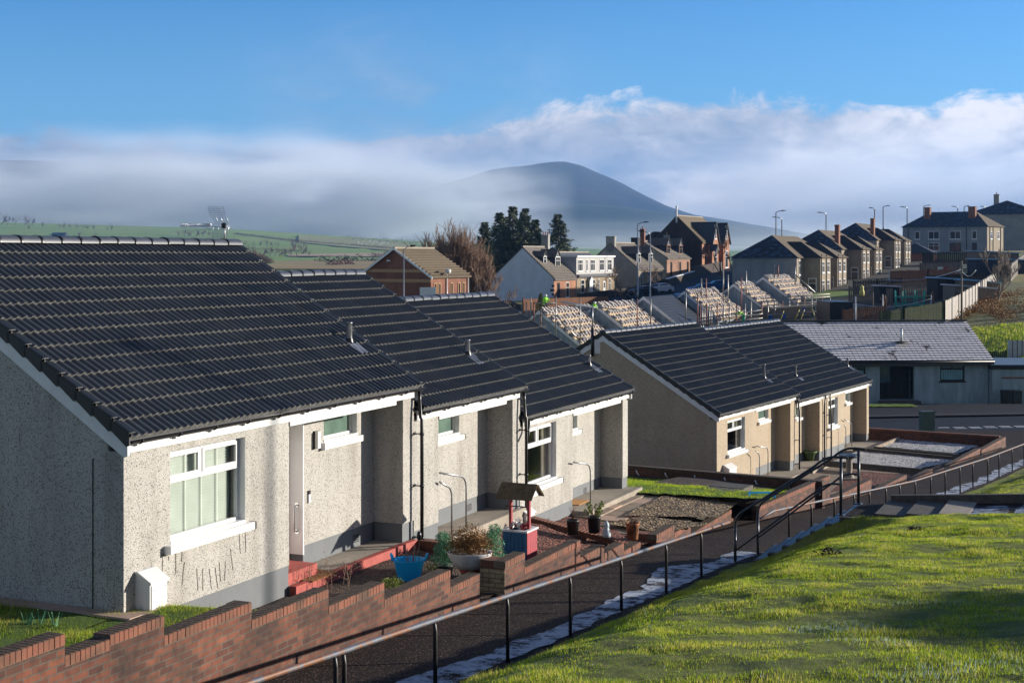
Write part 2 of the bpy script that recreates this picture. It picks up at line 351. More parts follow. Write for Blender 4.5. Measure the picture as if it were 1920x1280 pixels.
# ------------------------------------------------------------------ the two frames of the terraces
class Frame:
    """x runs along the street, y back into the houses; -y is the garden side"""
    def __init__(s, X, Y, tan):
        s.o = Vector((X, Y)); L = math.hypot(1, tan); s.d = Vector((tan / L, 1 / L)); s.g = Vector((-1 / L, tan / L))
        s.rz = math.atan2(s.d.y, s.d.x)
    def w(s, a, y, z=0.0): p = s.o + s.d * a + s.g * y; return Vector((p.x, p.y, z))
    def s_at(s, u, y):
        """along-street position of the point seen in photo column u on the plane y"""
        t = (u - UC) / F; o = s.o + s.g * y
        return (t * o.y - o.x) / (s.d.x - t * s.d.y)
FA = Frame(-.273 * 18.7, 18.7, .4462)
FD = Frame(.144 * 49.5, 49.5, .5774)
def _hit(s, u, v, y):
    a = s.s_at(u, y); p = s.w(a, y); return a, y, (VH - v) * p.y / F
Frame.hit = _hit
def _floor(s, u, v, z):
    """frame coordinates of the point at height z seen at pixel (u, v)"""
    Y = z * F / (VH - v); X = (u - UC) / F * Y; r = Vector((X, Y)) - s.o
    return r.dot(s.d), r.dot(s.g)
Frame.floor = _floor

def tiled(mb, x0, x1, yE, zE, yR, zR, n, roll=.15, hr=.036, per=8, mi=0, me=1, step=.030, rnd=None):
    """one roof slope of rolled interlocking tiles laid in n overlapping courses, raw lower edges showing"""
    L = Vector((yR - yE, zR - zE)); ln = L.length; t = L / ln; nn = Vector((-t.y, t.x)) if yR > yE else Vector((t.y, -t.x))
    if nn.y < 0: nn = -nn
    nx = max(2, int(round((x1 - x0) / roll * per))); xs = [x0 + (x1 - x0) * i / nx for i in range(nx + 1)]
    def prof(x):
        c = math.cos(2 * math.pi * (x - x0) / roll); return hr * max(0.0, c + .25) ** .75 / 1.18 if per > 2 else 0
    pr = [prof(x) for x in xs]; o_prev = None
    for k in range(n):
        a, b = ln * k / n, ln * (k + 1) / n
        o = len(mb.v); jit = [random.uniform(-.0035, .0035) for _ in range(int((x1 - x0) / .3) + 2)]
        for dist, off in ((a - .015, step + .012), (b, .012)):
            for i, x in enumerate(xs):
                h = off + pr[i] + (jit[int((x - x0) / .3)] if dist < b else 0)
                mb.v.append((x, yE + t.x * dist + nn.x * h, zE + t.y * dist + nn.y * h))
        m = nx + 1
        for i in range(nx):
            mb.f.append((o + i, o + i + 1, o + m + i + 1, o + m + i)); mb.m.append(mi); mb.sm.append(True)
        o2 = len(mb.v)                                    # the exposed lower edge
        for i, x in enumerate(xs):
            v = mb.v[o + i]; mb.v.append(v)
        for i, x in enumerate(xs):
            h = (-.004 if k == 0 else .010 + pr[i] * .55); dist = a - .012
            mb.v.append((x, yE + t.x * dist + nn.x * h, zE + t.y * dist + nn.y * h))
        for i in range(nx):
            mb.f.append((o2 + m + i, o2 + m + i + 1, o2 + i + 1, o2 + i)); mb.m.append(me); mb.sm.append(False)
def plain_slope(mb, x0, x1, yE, zE, yR, zR, mi=0, th=.06):
    poly = [(yE, zE), (yR, zR), (yR, zR - th), (yE, zE - th)]
    mb.prism(poly, x0, x1, 'x', mi)
def ridge_caps(mb, x0, x1, y, z, r=.13, seg=.45, mi=0, mj=1, down=.035):
    n = max(1, int(round((x1 - x0) / seg))); L = (x1 - x0) / n
    for i in range(n):
        a, b = x0 + i * L, x0 + (i + 1) * L
        o = len(mb.v); K = 9; jz = random.uniform(-.006, .006)
        for xx, rr in ((a, r + .004), (b, r - .004)):
            for k in range(K):
                an = R(-8 + 196 * k / (K - 1)); mb.v.append((xx, y - math.cos(an) * rr * 1.05, z + jz - down + math.sin(an) * rr * .78))
        for k in range(K - 1):
            mb.f.append((o + k, o + k + 1, o + K + k + 1, o + K + k)); mb.m.append(mi); mb.sm.append(True)
        for q in (0, K):
            if (i == 0 and q == 0) or (i == n - 1 and q == K):
                o3 = len(mb.v); mb.v += [mb.v[o + q + k] for k in range(K)]; mb.f.append(tuple(o3 + k for k in range(K))); mb.m.append(mi); mb.sm.append(False)
        if i < n - 1:                                     # dark union strip between caps
            o = len(mb.v)
            for xx in (b - .018, b + .018):
                for k in range(K):
                    an = R(-8 + 196 * k / (K - 1)); mb.v.append((xx, y - math.cos(an) * (r + .016) * 1.05, z - down + math.sin(an) * (r + .016) * .78))
            for k in range(K - 1):
                mb.f.append((o + k, o + k + 1, o + K + k + 1, o + K + k)); mb.m.append(mj); mb.sm.append(True)

class House:
    def __init__(s, fr, s0, s1, zg, zE, zR, yR, name, label, cat, group=None, cast='cast_white'):
        s.fr, s.s0, s.s1, s.zg, s.zE, s.zR, s.yR, s.cast = fr, s0, s1, zg, zE, zR, yR, cast
        s.t = thing(name, label, cat, fr.w(s0, 0, zg), fr.rz, group); s.off = Vector((-s0, 0, -zg))
    def part(s, mb, name, mats, parent=None):
        o = mb.build(name, mats, parent or s.t)
        if parent is None: o.location = s.off
        return o
    def roof_z(s, y, yE=-.13): return s.zE + (s.zR - s.zE) * (y - yE) / (s.yR - yE)
    def roof_hit(s, u, v):
        best = None
        for i in range(400):
            y = -.1 + i * (s.yR + .1) / 400; a, _, z = s.fr.hit(u, v, y); d = abs(z - s.roof_z(y))
            if best is None or d < best[0]: best = (d, a, y, s.roof_z(y))
        return best[1:]

def window(H, x0, x1, z0, z1, yw, style='big', depth=.11, blind=None, sill=True, sillx=.07, name='window', silld=.09, frosted=False, open_sash=False):
    """white plastic window set back in its opening: frame > glass, sill, reveal, blind"""
    fw = .055; y0, y1 = yw + depth, yw + depth + .06
    f = MB(); g = MB()
    def gq(a, b, c, d): g.add([(a, gy, c), (b, gy, c), (b, gy, d), (a, gy, d)], [(0, 1, 2, 3)])
    f.box(x0, x0 + fw, y0, y1, z0, z1); f.box(x1 - fw, x1, y0, y1, z0, z1)
    f.box(x0 + fw, x1 - fw, y0, y1, z0, z0 + fw * 1.3); f.box(x0 + fw, x1 - fw, y0, y1, z1 - fw, z1)
    gy = y0 + .03
    if style == 'big':
        zt = z1 - (z1 - z0) * .34; xm = x0 + (x1 - x0) * .47
        f.box(x0 + fw, x1 - fw, y0 - .012, y1, zt - .03, zt + .03)
        f.box(xm - .03, xm + .03, y0, y1, zt + .03, z1 - fw)
        for a, b in ((x0 + fw, xm - .03), (xm + .03, x1 - fw)):       # opening casements stand proud
            c, dd = zt + .03, z1 - fw; q = .045; pr = y0 - .014
            lean = .0
            f.box(a, a + q, pr, y0 + .02, c, dd); f.box(b - q, b, pr, y0 + .02, c, dd)
            f.box(a + q, b - q, pr, y0 + .02, c, c + q); f.box(a + q, b - q, pr, y0 + .02, dd - q, dd)
            gq(a + q, b - q, c + q, dd - q)
        gq(x0 + fw, x1 - fw, z0 + fw * 1.3, zt - .03)
    else:
        gq(x0 + fw, x1 - fw, z0 + fw * 1.3, z1 - fw)
    # plastic-clad reveal and inner cill
    f.box(x1 - .004, x1 + .006, yw + .002, y0, z0, z1, 0); f.box(x0 - .006, x0 + .004, yw + .002, y0, z0, z1, 0)
    f.box(x0, x1, yw - .01, y0, z0 - .012, z0 + .03, 0)
    w = H.part(f, name, ['upvc'])
    g.build('glass', ['frost_glass' if frosted else 'glass'], w)
    if sill:
        m = MB(); m.box(x0 - sillx, x1 + sillx, yw - silld, yw + .02, z0 - .12, z0 - .012)
        m.box(x0 - sillx - .03, x0 - sillx, yw - silld - .004, yw, z0 - .125, z0 - .01, 1)
        m.box(x1 + sillx, x1 + sillx + .03, yw - silld - .004, yw, z0 - .125, z0 - .01, 2)
        m.build('sill', ['upvc', 'upvc_dirty', 'black'], w)
    if blind == 'slats':
        m = MB(); yb = y1 + .03; z = z0 + .06; n = 0
        while z < z1 - .05:
            m.obox(((x0 + x1) / 2 - .04, yb + .02, z), ((x1 - x0) / 2 - .12, 0, 0), (0, .010, -.0225), (0, .0008, .0006)); z += .042
        for fx in (.12, .33, .54, .75): m.box(x0 + (x1 - x0) * fx, x0 + (x1 - x0) * fx + .025, yb - .006, yb - .004, z0 + .05, z1 - .05)
        m.build('blind', ['blind'], w)
        m = MB(); m.box(x0, x1, yb + .09, yb + .1, z0, z1); m.build('blind_backing', ['blind'], w)
    elif blind == 'curtain':
        m = MB()
        for a, b in ((x0 + .05, x0 + .32), (x1 - .35, x1 - .05)):
            k = 14; pts = [(a + (b - a) * i / k, y1 + .07 + .02 * math.sin(i * 1.9)) for i in range(k + 1)]
            for i in range(k):
                p, q = pts[i], pts[i + 1]; m.add([(p[0], p[1], z0 + .03), (q[0], q[1], z0 + .03), (q[0], q[1], z1 - .03), (p[0], p[1], z1 - .03)], [(0, 1, 2, 3)], 0, True)
        m.build('curtain', ['cloth'], w)
    return w

def downpipe(H, x, yw, ztop, zbot, swan=True, yoff=.16, dx=0.0):
    m = MB(); r = .034
    pts = [(x, yw - .11, H.zE - .09)]
    if swan: pts += [(x, yw - .11, H.zE - .26), (x - .01 + dx * .5, yw - yoff + .02, ztop - .02)]
    pts += [(x + dx, yw - yoff, ztop - .06), (x + dx, yw - yoff, zbot)]
    m.tube(pts, r, 10)
    z = ztop - .35
    while z > zbot + .2:
        m.tube([(x + dx, yw - yoff, z), (x + dx, yw - yoff, z + .05)], r + .01, 10)
        m.bar((x + dx, yw - yoff + .02, z + .025), (x + dx, yw, z + .025), .02); m.box(x + dx - .05, x + dx + .05, yw - .008, yw, z, z + .05); z -= .95
    return H.part(m, 'downpipe', ['black'])
def gutter(H, x0, x1, brackets=True):
    m = MB(); y, z, r = -.118, H.zE - .028, .058
    K = 9; xs = [x0, x1]; o = 0
    for rr, sg in ((r, 1), (r - .006, -1)):
        o = len(m.v)
        for xx in xs:
            for k in range(K):
                a = R(180 + 180 * k / (K - 1)); m.v.append((xx, y + math.cos(a) * rr, z + math.sin(a) * rr))
        for k in range(K - 1):
            m.f.append((o + k, o + k + 1, o + K + k + 1, o + K + k)); m.m.append(0); m.sm.append(True)
    m.tube([(x0, y - r, z), (x1, y - r, z)], .007, 5)
    if brackets:
        x = x0 + .2
        while x < x1:
            pts = [(x, y + math.cos(R(a)) * (r + .007), z + math.sin(R(a)) * (r + .007)) for a in range(180, 361, 30)]
            m.tube(pts, .009, 5); m.box(x - .03, x + .03, -.064, -.052, z - .10, z - .02, 0); x += .82
    for e in (x0, x1): m.prism([(y + math.cos(R(a)) * r, z + math.sin(R(a)) * r) for a in range(180, 361, 20)], e - .004, e + .004, 'x')
    return H.part(m, 'gutter', ['black'])
def fascia(H, x0, x1, band=None, h=.185):
    m = MB(); zt = H.zE - .02; zb = H.zE - .205
    m.box(x0, x1, -.050, -.028, zb, zt)
    m.box(x0, x1, -.028, .0, zb, zb + .014)
    for a, b in band or []: m.box(a, b, -.024, .03, zb - .075, zb - .003); m.box(a, b, .03, .6, zb - .012, zb - .003)
    return H.part(m, 'fascia', ['upvc'])
def verge(H, side, yb=None, back=True, cap='verge', thin=1.0):
    """stepped dry-verge caps over a white bargeboard on a gable end; side -1 = near end"""
    x = H.s0 if side < 0 else H.s1; n = 14; yE = -.13; sl = (H.zR - H.zE) / (H.yR - yE); yb = yb or (2 * H.yR - yE)
    c = MB(); b = MB(); xo = x + side * .075; xi = x + side * .012
    for sgn in ((1, -1) if back else (1,)):
        def Yp(q): return yE + (H.yR - yE) * q if sgn > 0 else yb - (H.yR - yE) * q
        for k in range(n):
            q0, q1 = k / n, (k + 1) / n; ya, yc = Yp(q0) - .02 * sgn, Yp(q1) + .01 * sgn; za, zc = H.zE + sl * (H.yR - yE) * q0, H.zE + sl * (H.yR - yE) * q1
            P = [(ya, za + .082), (yc, zc + .060), (yc, zc - .075), (ya + .05 * sgn, za - .105), (ya, za - .085)]
            c.prism(P, min(xo, xi + side * .01), max(xo, xi + side * .01), 'x')
            P2 = [(ya, za + .082), (yc, zc + .060), (yc, zc + .050), (ya, za + .070)]
            c.prism(P2, min(xo, x - side * .05 * thin), max(xo, x - side * .05 * thin), 'x')
        a0, a1 = Yp(0) + .03 * sgn, Yp(1); z0, z1 = H.zE - .03, H.zR - .03
        P = [(a0, z0), (a1, z1), (a1, z1 - .27), (a0 + .06 * sgn, z0 - .225), (a0, z0 - .20)]
        b.prism(P, min(x + side * .045, x + side * .002), max(x + side * .045, x + side * .002), 'x')
    H.part(c, 'verge_cap', [cap]); H.part(b, 'bargeboard', ['upvc_dirty'])
def gable(H, mb, x0, x1, zbase, mi=0):
    yb = 2 * H.yR + .0
    mb.prism([(.25, zbase), (yb - .0, zbase), (yb - .0, H.zE - .2), (H.yR, H.zR - .16), (.25, H.roof_z(.25) - .16)], x0, x1, 'x', mi)
def roof(H, x0, x1, n=14, left_open=True):
    m = MB(); yE = -.13; tiled(m, x0, x1, yE, H.zE, H.yR, H.zR, n)
    plain_slope(m, x0, x1, yE + .02, H.zE - .012, H.yR, H.zR - .012, 0, .05)
    yb = 2 * H.yR - yE
    nb = 10
    for k in range(nb):
        q0, q1 = k / nb, (k + 1) / nb; ya, yc = yb - (H.yR - yE) * q0, yb - (H.yR - yE) * q1
        za, zc = H.zE + (H.zR - H.zE) * q0, H.zE + (H.zR - H.zE) * q1
        m.prism([(ya, za + .05), (yc, zc + .02), (yc, zc - .03), (ya, za - .01)], x0, x1, 'x', 0)
    r = H.part(m, 'roof', ['tile', 'tile_edge'])
    c = MB(); ridge_caps(c, x0, x1, H.yR, H.zR + .045); c.build('ridge_tiles', ['ridge', 'black'], r)
    H.roof = r; return r
def vent(H, u, v, h=.36, r=.052):
    a, y, z = H.roof_hit(u, v); m = MB(); sl = (H.zR - H.zE) / (H.yR + .13)
    m.lathe((a, y, z - .02), [(.085, 0), (.08, .06), (r + .015, .10), (r + .012, .13)], 14, 1)
    m.lathe((a, y, z + .02), [(r, .06), (r, h), (r + .006, h), (r + .006, h + .02), (r - .01, h + .02), (r - .01, .2)], 14, 0)
    # dressed lead apron wavering over the rolls
    def ap(i, j): x = a - .17 + .34 * i + .015 * math.sin(j * 6); yy = y + .08 - .42 * j; return (x, yy, H.roof_z(yy) + .058 + .014 * math.cos(i * 14.0 + j) + .004)
    m.sheet(ap, [k / 16 for k in range(17)], [k / 6 for k in range(7)], 2)
    return m.build('vent_pipe', ['steel', 'black', 'lead'], H.roof)
def airbrick(m, x, y, z, w=.22, h=.15, mi=1):
    for k in range(5): m.box(x, x + w, y - .006, y + .002, z + k * h / 5, z + k * h / 5 + h / 11, mi)
def lamp_box(H, x, yw, z):
    m = MB(); m.box(x, x + .10, yw - .03, yw, z, z + .30, 1); m.prism([(x + .005, z + .01), (x + .095, z + .01), (x + .095, z + .29), (x + .005, z + .29)], yw - .09, yw - .03, 'y', 0)
    o = H.part(m, 'wall_light', ['upvc', 'black']); return o
def meter_box(H, x0, x1, z0, z1, d=.24, lab=None):
    m = MB(); m.prism([(-d, z0), (0, z0), (0, z1 + .09), (-.04, z1 + .09), (-d - .0, z1)], x0, x1, 'x', 0)
    m.prism([(-d - .03, z1 - .035), (-d - .03, z1 - .005), (-.05, z1 + .125), (0, z1 + .125), (0, z1 + .095), (-.06, z1 + .09)], x0 - .015, x1 + .015, 'x', 0)
    m.box(x0 + .025, x1 - .02, -d - .012, -d, z0 + .03, z1 - .05, 0)
    for xx, zz in ((x0 + .05, z0 + .07), (x1 - .05, z0 + .07), (x0 + .06, z1 - .12), (x1 - .05, z1 - .1)): m.box(xx, xx + .012, -d - .016, -d - .011, zz, zz + .012, 1)
    return H.part(m, 'meter_box', ['upvc', 'black'])

GRP_T = 'rendered terrace bungalows stepping down the hill'
# --------------------------------------------------------------- house A, nearest
A = House(FA, 0, 8.11, -5.3, -2.40, .20, 3.95, 'terraced_bungalow', 'nearest white roughcast bungalow with slatted blinds and a white meter box', 'house', GRP_T)
ZT = A.zE - .19
def shell(H, segs, plinth_top, zb, gable_sides=(-1,), cast='cast_white', back=True, depth_in=None):
    """segs: (x0, x1, y, holes, kind) front wall pieces"""
    w = MB(); p = MB(); zt = H.zE - .19
    for x0, x1, y, holes in segs:
        w.wall(x0, x1, plinth_top, zt, y, y + .25, holes, 0); p.box(x0 + (.012 if x0 == H.s0 else 0), x1 - (.012 if x1 == H.s1 else 0), y + .014, y + .24, zb, plinth_top, 0)
    return w, p
w, p = shell(A, [(0, 3.95, 0, [(.975, 2.76, -3.97, -2.71)]), (5.32, 7.69, .6, [(5.95, 7.08, -3.20, -2.66)]), (7.69, 8.11, 0, [])], -4.86, -5.4)
w.box(7.69, 8.11, .25, .60, -4.86, ZT); p.box(7.704, 8.1, .24, .6, -5.4, -4.86)
w.box(3.70, 3.95, .25, 1.1, -5.4, ZT)
w.box(5.331, 5.6, .85, 1.1, -4.86, ZT); p.box(5.334, 5.6, .84, 1.1, -5.4, -4.86)
gable(A, w, 0, .25, -5.4); gable(A, w, 7.86, 8.11, -6)
w.box(.25, 7.86, 7.65, 7.9, -5.4, A.zE - .2)
w.box(0, .25, 0, .25, -5.4, -4.86)
w.box(-.012, -.004, .5, .512, -5.4, -2.7, 1)
A.part(w, 'wall', ['cast_white', 'black']); airbrick(p, 6.95, .614, -5.12); airbrick(p, 2.3, .014, -5.22)
A.part(p, 'plinth', ['plinth', 'black'])
m = MB(); m.box(5.30, 5.331, .60, 1.08, -5.01, ZT - .07, 0); m.box(5.27, 5.30, .86, .92, -5.01, ZT - .08, 0)
pn = A.part(m, 'door_side_panel', ['panel'])
hx, hy = 5.28, .72
m = MB(); m.tube([(hx + .02, hy, -4.18), (hx - .05, hy, -4.20), (hx - .07, hy, -4.25), (hx - .07, hy, -4.56), (hx - .05, hy, -4.61), (hx + .02, hy, -4.63)], .014, 8)
m.tube([(hx + .02, hy, -4.18), (hx + .012, hy, -4.18)], .04, 12); m.tube([(hx + .02, hy, -4.63), (hx + .012, hy, -4.63)], .04, 12); m.build('grab_handle', ['chrome'], pn)
m = MB(); m.box(3.95, 5.27, .95, 1.0, -5.01, ZT - .08); m.box(4.0, 4.9, .93, .95, -4.98, -2.75); dr = A.part(m, 'door', ['upvc'])
m = MB(); m.box(4.8, 4.84, .88, .93, -4.0, -3.97); m.build('handle', ['chrome'], dr)
m = MB(); m.box(3.95, 4.86, .05, .95, -5.3, -5.01); A.part(m, 'entrance_step', ['red_paint'])
window(A, .975, 2.76, -3.97, -2.71, 0, blind='slats', sillx=.10, silld=.11)
window(A, 5.95, 7.08, -3.20, -2.66, .6, 'small', frosted=True)
fascia(A, -.02, 8.16, [(3.95, 7.40)]); gutter(A, -.03, 8.24); downpipe(A, 8.12, 0, -2.95, -5.55)
roof(A, -.06, 8.20); verge(A, -1); verge(A, 1, back=False)
vent(A, 655, 645)
lamp_box(A, 5.62, .6, -3.28); m = MB(); m.box(5.44, 5.50, .57, .6, -4.16, -4.02, 0); m.box(5.44, 5.50, .575, .6, -4.02, -3.96, 1); A.part(m, 'key_safe', ['upvc', 'black'])
a0 = FA.s_at(281, -.24); a1 = FA.s_at(313, -.24)
meter_box(A, a0, a1, -5.0, -4.33)
m = MB()                                                   # interior back wall so the rooms read as rooms
m.box(.3, 7.8, 3.2, 3.3, -5.3, ZT); m.box(.3, 3.6, .3, 3.2, -5.15, -5.1); m.box(.3, 7.8, .9, 7.6, ZT + .0, ZT + .03); m.box(.3, 3.7, .26, .9, ZT, ZT + .03); A.part(m, 'interior', ['interior'])

# --------------------------------------------------------------- house B
B = House(FA, 8.11, 12.95, -5.6, -2.84, -.43, 3.95, 'terraced_bungalow', 'white roughcast bungalow in the middle of the nearest block, two grab rails at its door', 'house', GRP_T)
zt = B.zE - .19
w, p = shell(B, [(8.11, 9.10, 0, []), (9.55, 12.56, .6, [(10.12, 11.22, -3.66, -3.12)]), (12.56, 12.95, 0, [])], -5.07, -5.9)
w.box(12.56, 12.95, .25, .6, -5.07, zt); p.box(12.574, 12.94, .24, .6, -5.9, -5.07); w.box(8.86, 9.10, .25, 1.1, -5.6, zt)
w.box(9.561, 9.8, .85, 1.1, -5.07, zt)
gable(B, w, 12.70, 12.95, -6.2); w.box(8.11, 12.7, 7.65, 7.9, -5.8, B.zE - .2)
B.part(w, 'wall', ['cast_white']); airbrick(p, 11.6, .614, -5.32); B.part(p, 'plinth', ['plinth', 'black'])
m = MB(); m.box(9.53, 9.561, .6, 1.08, -5.2, zt - .07); B.part(m, 'door_side_panel', ['panel'])
m = MB(); m.box(9.1, 9.53, .95, 1.0, -5.2, zt - .08); B.part(m, 'door', ['upvc'])
m = MB(); m.box(9.1, 9.62, .3, .95, -5.4, -5.22); B.part(m, 'entrance_step', ['slab'])
window(B, 10.12, 11.22, -3.66, -3.12, .6, 'small', frosted=True)
fascia(B, 8.16, 13.0, [(9.1, 12.2)]); gutter(B, 8.24, 13.06); downpipe(B, 12.92, 0, -3.42, -5.95)
roof(B, 8.20, 13.0); verge(B, 1, back=False); vent(B, 877, 668, .32)
lamp_box(B, 9.88, .6, -3.86)
m = MB(); m.box(8.2, 12.6, 3.2, 3.3, -5.5, zt); m.box(8.2, 12.6, .9, 7.6, zt, zt + .03); B.part(m, 'interior', ['interior'])

# --------------------------------------------------------------- house C
Cc = House(FA, 12.95, 19.89, -6.1, -3.49, -1.10, 3.95, 'terraced_bungalow', 'white roughcast bungalow at the lower end of the nearest block, doormat before its door', 'house', GRP_T)
zt = Cc.zE - .19
wx0, wx1 = FA.s_at(988, 0), FA.s_at(1043, 0)
w, p = shell(Cc, [(12.95, 16.02, 0, [(wx0, wx1, -5.06, -3.78)]), (16.02, 19.50, .6, [(16.75, 17.85, -4.30, -3.77)]), (19.50, 19.89, 0, [])], -5.72, -6.5)
w.box(19.50, 19.89, .25, .6, -5.72, zt); p.box(19.514, 19.88, .24, .6, -6.5, -5.72); w.box(15.77, 16.02, .25, .6, -6.2, zt)
gable(Cc, w, 19.64, 19.89, -6.6); w.box(12.95, 19.64, 7.65, 7.9, -6.5, Cc.zE - .2)
Cc.part(w, 'wall', ['cast_white']); airbrick(p, 18.3, .614, -5.98); airbrick(p, 14.4, .014, -6.05); Cc.part(p, 'plinth', ['plinth', 'black'])
window(Cc, wx0, wx1, -5.06, -3.78, 0, blind='curtain', sillx=.14, silld=.11); window(Cc, 16.75, 17.85, -4.30, -3.77, .6, 'small', frosted=True)
fascia(Cc, 13.02, 19.94, [(16.02, 19.3)]); gutter(Cc, 13.08, 20.0); roof(Cc, 13.0, 19.97); verge(Cc, 1, back=True); vent(Cc, 1104, 687, .26)
m = MB(); m.tube([(13.15, -.118, Cc.zE - .08), (13.15, -.118, Cc.zE - .3), (12.98, -.15, Cc.zE - .45)], .034, 10); Cc.part(m, 'downpipe', ['black'])
lamp_box(Cc, 16.45, .6, -4.46)
m = MB(); a0, a1 = FA.s_at(986, -.22), FA.s_at(1001, -.22); meter_box(Cc, a0, a1, -6.1, -5.50)
m = MB(); m.box(13.1, 19.6, 3.2, 3.3, -6.2, zt); m.box(13.1, 19.6, .9, 7.6, zt, zt + .03); m.box(13.1, 15.7, .3, 3.2, -5.9, -5.85); Cc.part(m, 'interior', ['interior'])

# --------------------------------------------------------------- house D
GRP_C = 'cream terrace bungalows beyond the first block'
yr = 4.4
D = House(FD, 0, 8.35, -8.6, -5.55, -2.83, yr, 'terraced_bungalow', 'cream roughcast bungalow with a pole on its blank gable wall', 'house', GRP_C, 'cast_cream')
zt = D.zE - .19
d0, d1 = FD.s_at(1364, 0), FD.s_at(1397, 0); r0 = FD.s_at(1417, 0); r1 = FD.s_at(1482, 0); r2 = 8.35
q0, q1 = FD.s_at(1422, .6), FD.s_at(1441, .6)
w, p = shell(D, [(0, r0, 0, [(d0, d1, -7.05, -5.88)]), (r0, r1, .6, [(q0, q1, -6.42, -5.84)]), (r1, r2, 0, [])], -8.15, -9.0)
w.box(r1, r2, .25, .6, -8.15, zt); p.box(r1 + .014, r2 - .012, .24, .6, -9, -8.15); w.box(r0 - .25, r0, .25, .6, -8.6, zt); w.box(0, .25, 0, .25, -9, -8.15)
gable(D, w, 0, .25, -9.3); w.box(.25, r2, 2 * yr - .25, 2 * yr, -9, D.zE - .2); gable(D, w, r2 - .25, r2, -9.3)
D.part(w, 'wall', ['cast_cream']); airbrick(p, r0 + 1.4, .614, -8.45); D.part(p, 'plinth', ['plinth', 'black'])
window(D, d0, d1, -7.05, -5.88, 0, blind='curtain', silld=.11); window(D, q0, q1, -6.42, -5.84, .6, 'small', frosted=True)
fascia(D, 0, r2 + .05, [(r0, r1)]); gutter(D, -.03, r2 + .1); downpipe(D, r2 + .02, 0, -6.1, -8.8)
roof(D, -.06, r2 + .06); verge(D, -1); verge(D, 1, back=False, cap='ridge', thin=-.6); vent(D, 1433, 710, .55, .045)
meter_box(D, FD.s_at(1366, -.22), FD.s_at(1380, -.22), -8.2, -7.50)
a, y, z = FD.hit(1108, 660, .0)
m = MB(); m.box(.3, r2 - .3, 3.2, 3.3, -8.6, zt); m.box(.3, r2 - .3, .9, 8, zt, zt + .03); m.box(.3, r0 - .3, .3, 3.2, -8.5, -8.45); D.part(m, 'interior', ['interior'])
# --------------------------------------------------------------- house E (two dwellings under one roof)
E = House(FD, 8.35, 18.69, -8.7, -5.81, -3.15, yr, 'terraced_bungalow', 'cream roughcast bungalow at the far end of the second block, flowerpot in its porch', 'house', GRP_C, 'cast_cream')
zt = E.zE - .19
e = [FD.s_at(x, 0) for x in (1495, 1537, 1552, 1571, 1583, 1625)]
w, p = shell(E, [(8.35, e[1], .6, [(FD.s_at(1491, .6), FD.s_at(1501, .6), -6.72, -6.12)]), (e[1], e[4], 0, [(e[2] + .1, e[3], -7.33, -6.13)]),
                 (e[4], e[5], .6, [(FD.s_at(1585, .6), FD.s_at(1594, .6), -6.72, -6.12)]), (e[5], 18.69, 0, [])], -8.22, -9.2)
w.box(e[1], e[1] + .25, .25, .6, -8.22, zt); p.box(e[1] + .014, e[1] + .24, .24, .6, -9, -8.22); w.box(e[5], 18.69, .25, .6, -8.22, zt); p.box(e[5] + .014, 18.68, .24, .6, -9.2, -8.22)
w.box(e[4] - .25, e[4], .25, .6, -8.8, zt)
gable(E, w, 18.44, 18.69, -9.4); w.box(8.35, 18.44, 2 * yr - .25, 2 * yr, -9, E.zE - .2)
E.part(w, 'wall', ['cast_cream']); airbrick(p, e[4] - 1, .014, -8.5); E.part(p, 'plinth', ['plinth', 'black'])
window(E, FD.s_at(1491, .6), FD.s_at(1501, .6), -6.72, -6.12, .6, 'small', frosted=True); window(E, e[2] + .1, e[3], -7.33, -6.13, 0, blind='curtain', silld=.11)
window(E, FD.s_at(1585, .6), FD.s_at(1594, .6), -6.72, -6.12, .6, 'small', frosted=True)
fascia(E, 8.42, 18.75, [(8.5, e[1]), (e[4], e[5])]); gutter(E, 8.5, 18.83); downpipe(E, FD.s_at(1556, -.1), 0, -6.45, -8.9); downpipe(E, FD.s_at(1545.5, -.05), 0, -6.3, -8.9, False, .06)
roof(E, 8.41, 18.76, 13); verge(E, 1); vent(E, 1492, 706, .4, .045); vent(E, 1589, 688, .4, .045)
m = MB(); m.box(8.6, 18.3, 3.2, 3.3, -8.6, zt); m.box(8.6, 18.3, .9, 8, zt, zt + .03); E.part(m, 'interior', ['interior'])

# --------------------------------------------------------------- things on the houses
def world_tube(name, label, cat, fr, pts, r, mats, group=None, n=8, extra=None):
    o0 = fr.w(pts[-1][0], pts[-1][1], pts[-1][2]); m = MB(); W = [fr.w(*q) - o0 for q in pts]; m.tube(W, r, n)
    if extra: extra(m, fr, o0)
    o = m.build(name, mats); o.location = o0; tag(o, label, cat, group); return o
def bend(a, b, c, k=6):
    """quarter-round corner b between a and c"""
    a, b, c = map(Vector, (a, b, c)); return [tuple(a * (1 - t) ** 2 + b * 2 * t * (1 - t) + c * t * t) for t in [i / k for i in range(k + 1)]]
def grab(fr, u0, v0, u1, v1, ub, vb, y, label, start=True):
    s0, _, z0 = fr.hit(u0, v0, y); s1, _, z1 = fr.hit(u1, v1, y); sb, _, zb = fr.hit(ub, vb, y)
    dz = (z1 - z0)
    pts = [(s0, y, z0)] + bend((s1 - .22, y, z1 + (z0 - z1) * .25), (s1, y, z1), (s1, y, z1 - .22)) + [(s1, y, zb)]
    return world_tube('grab_rail', label, 'grab rail', fr, pts, .019, ['steel'], 'bent steel grab rails at the bungalow doors')
grab(FA, 824, 886, 874, 896, 874, 987, .10, 'taller bent steel grab rail at the middle white bungalow door')
grab(FA, 824, 903, 847, 912, 847, 1000, -.06, 'shorter bent steel grab rail at the middle white bungalow door')
grab(FA, 1075, 866, 1107, 872, 1107, 941, -.1, 'bent steel grab rail beside the orange doormat of the lowest white bungalow')
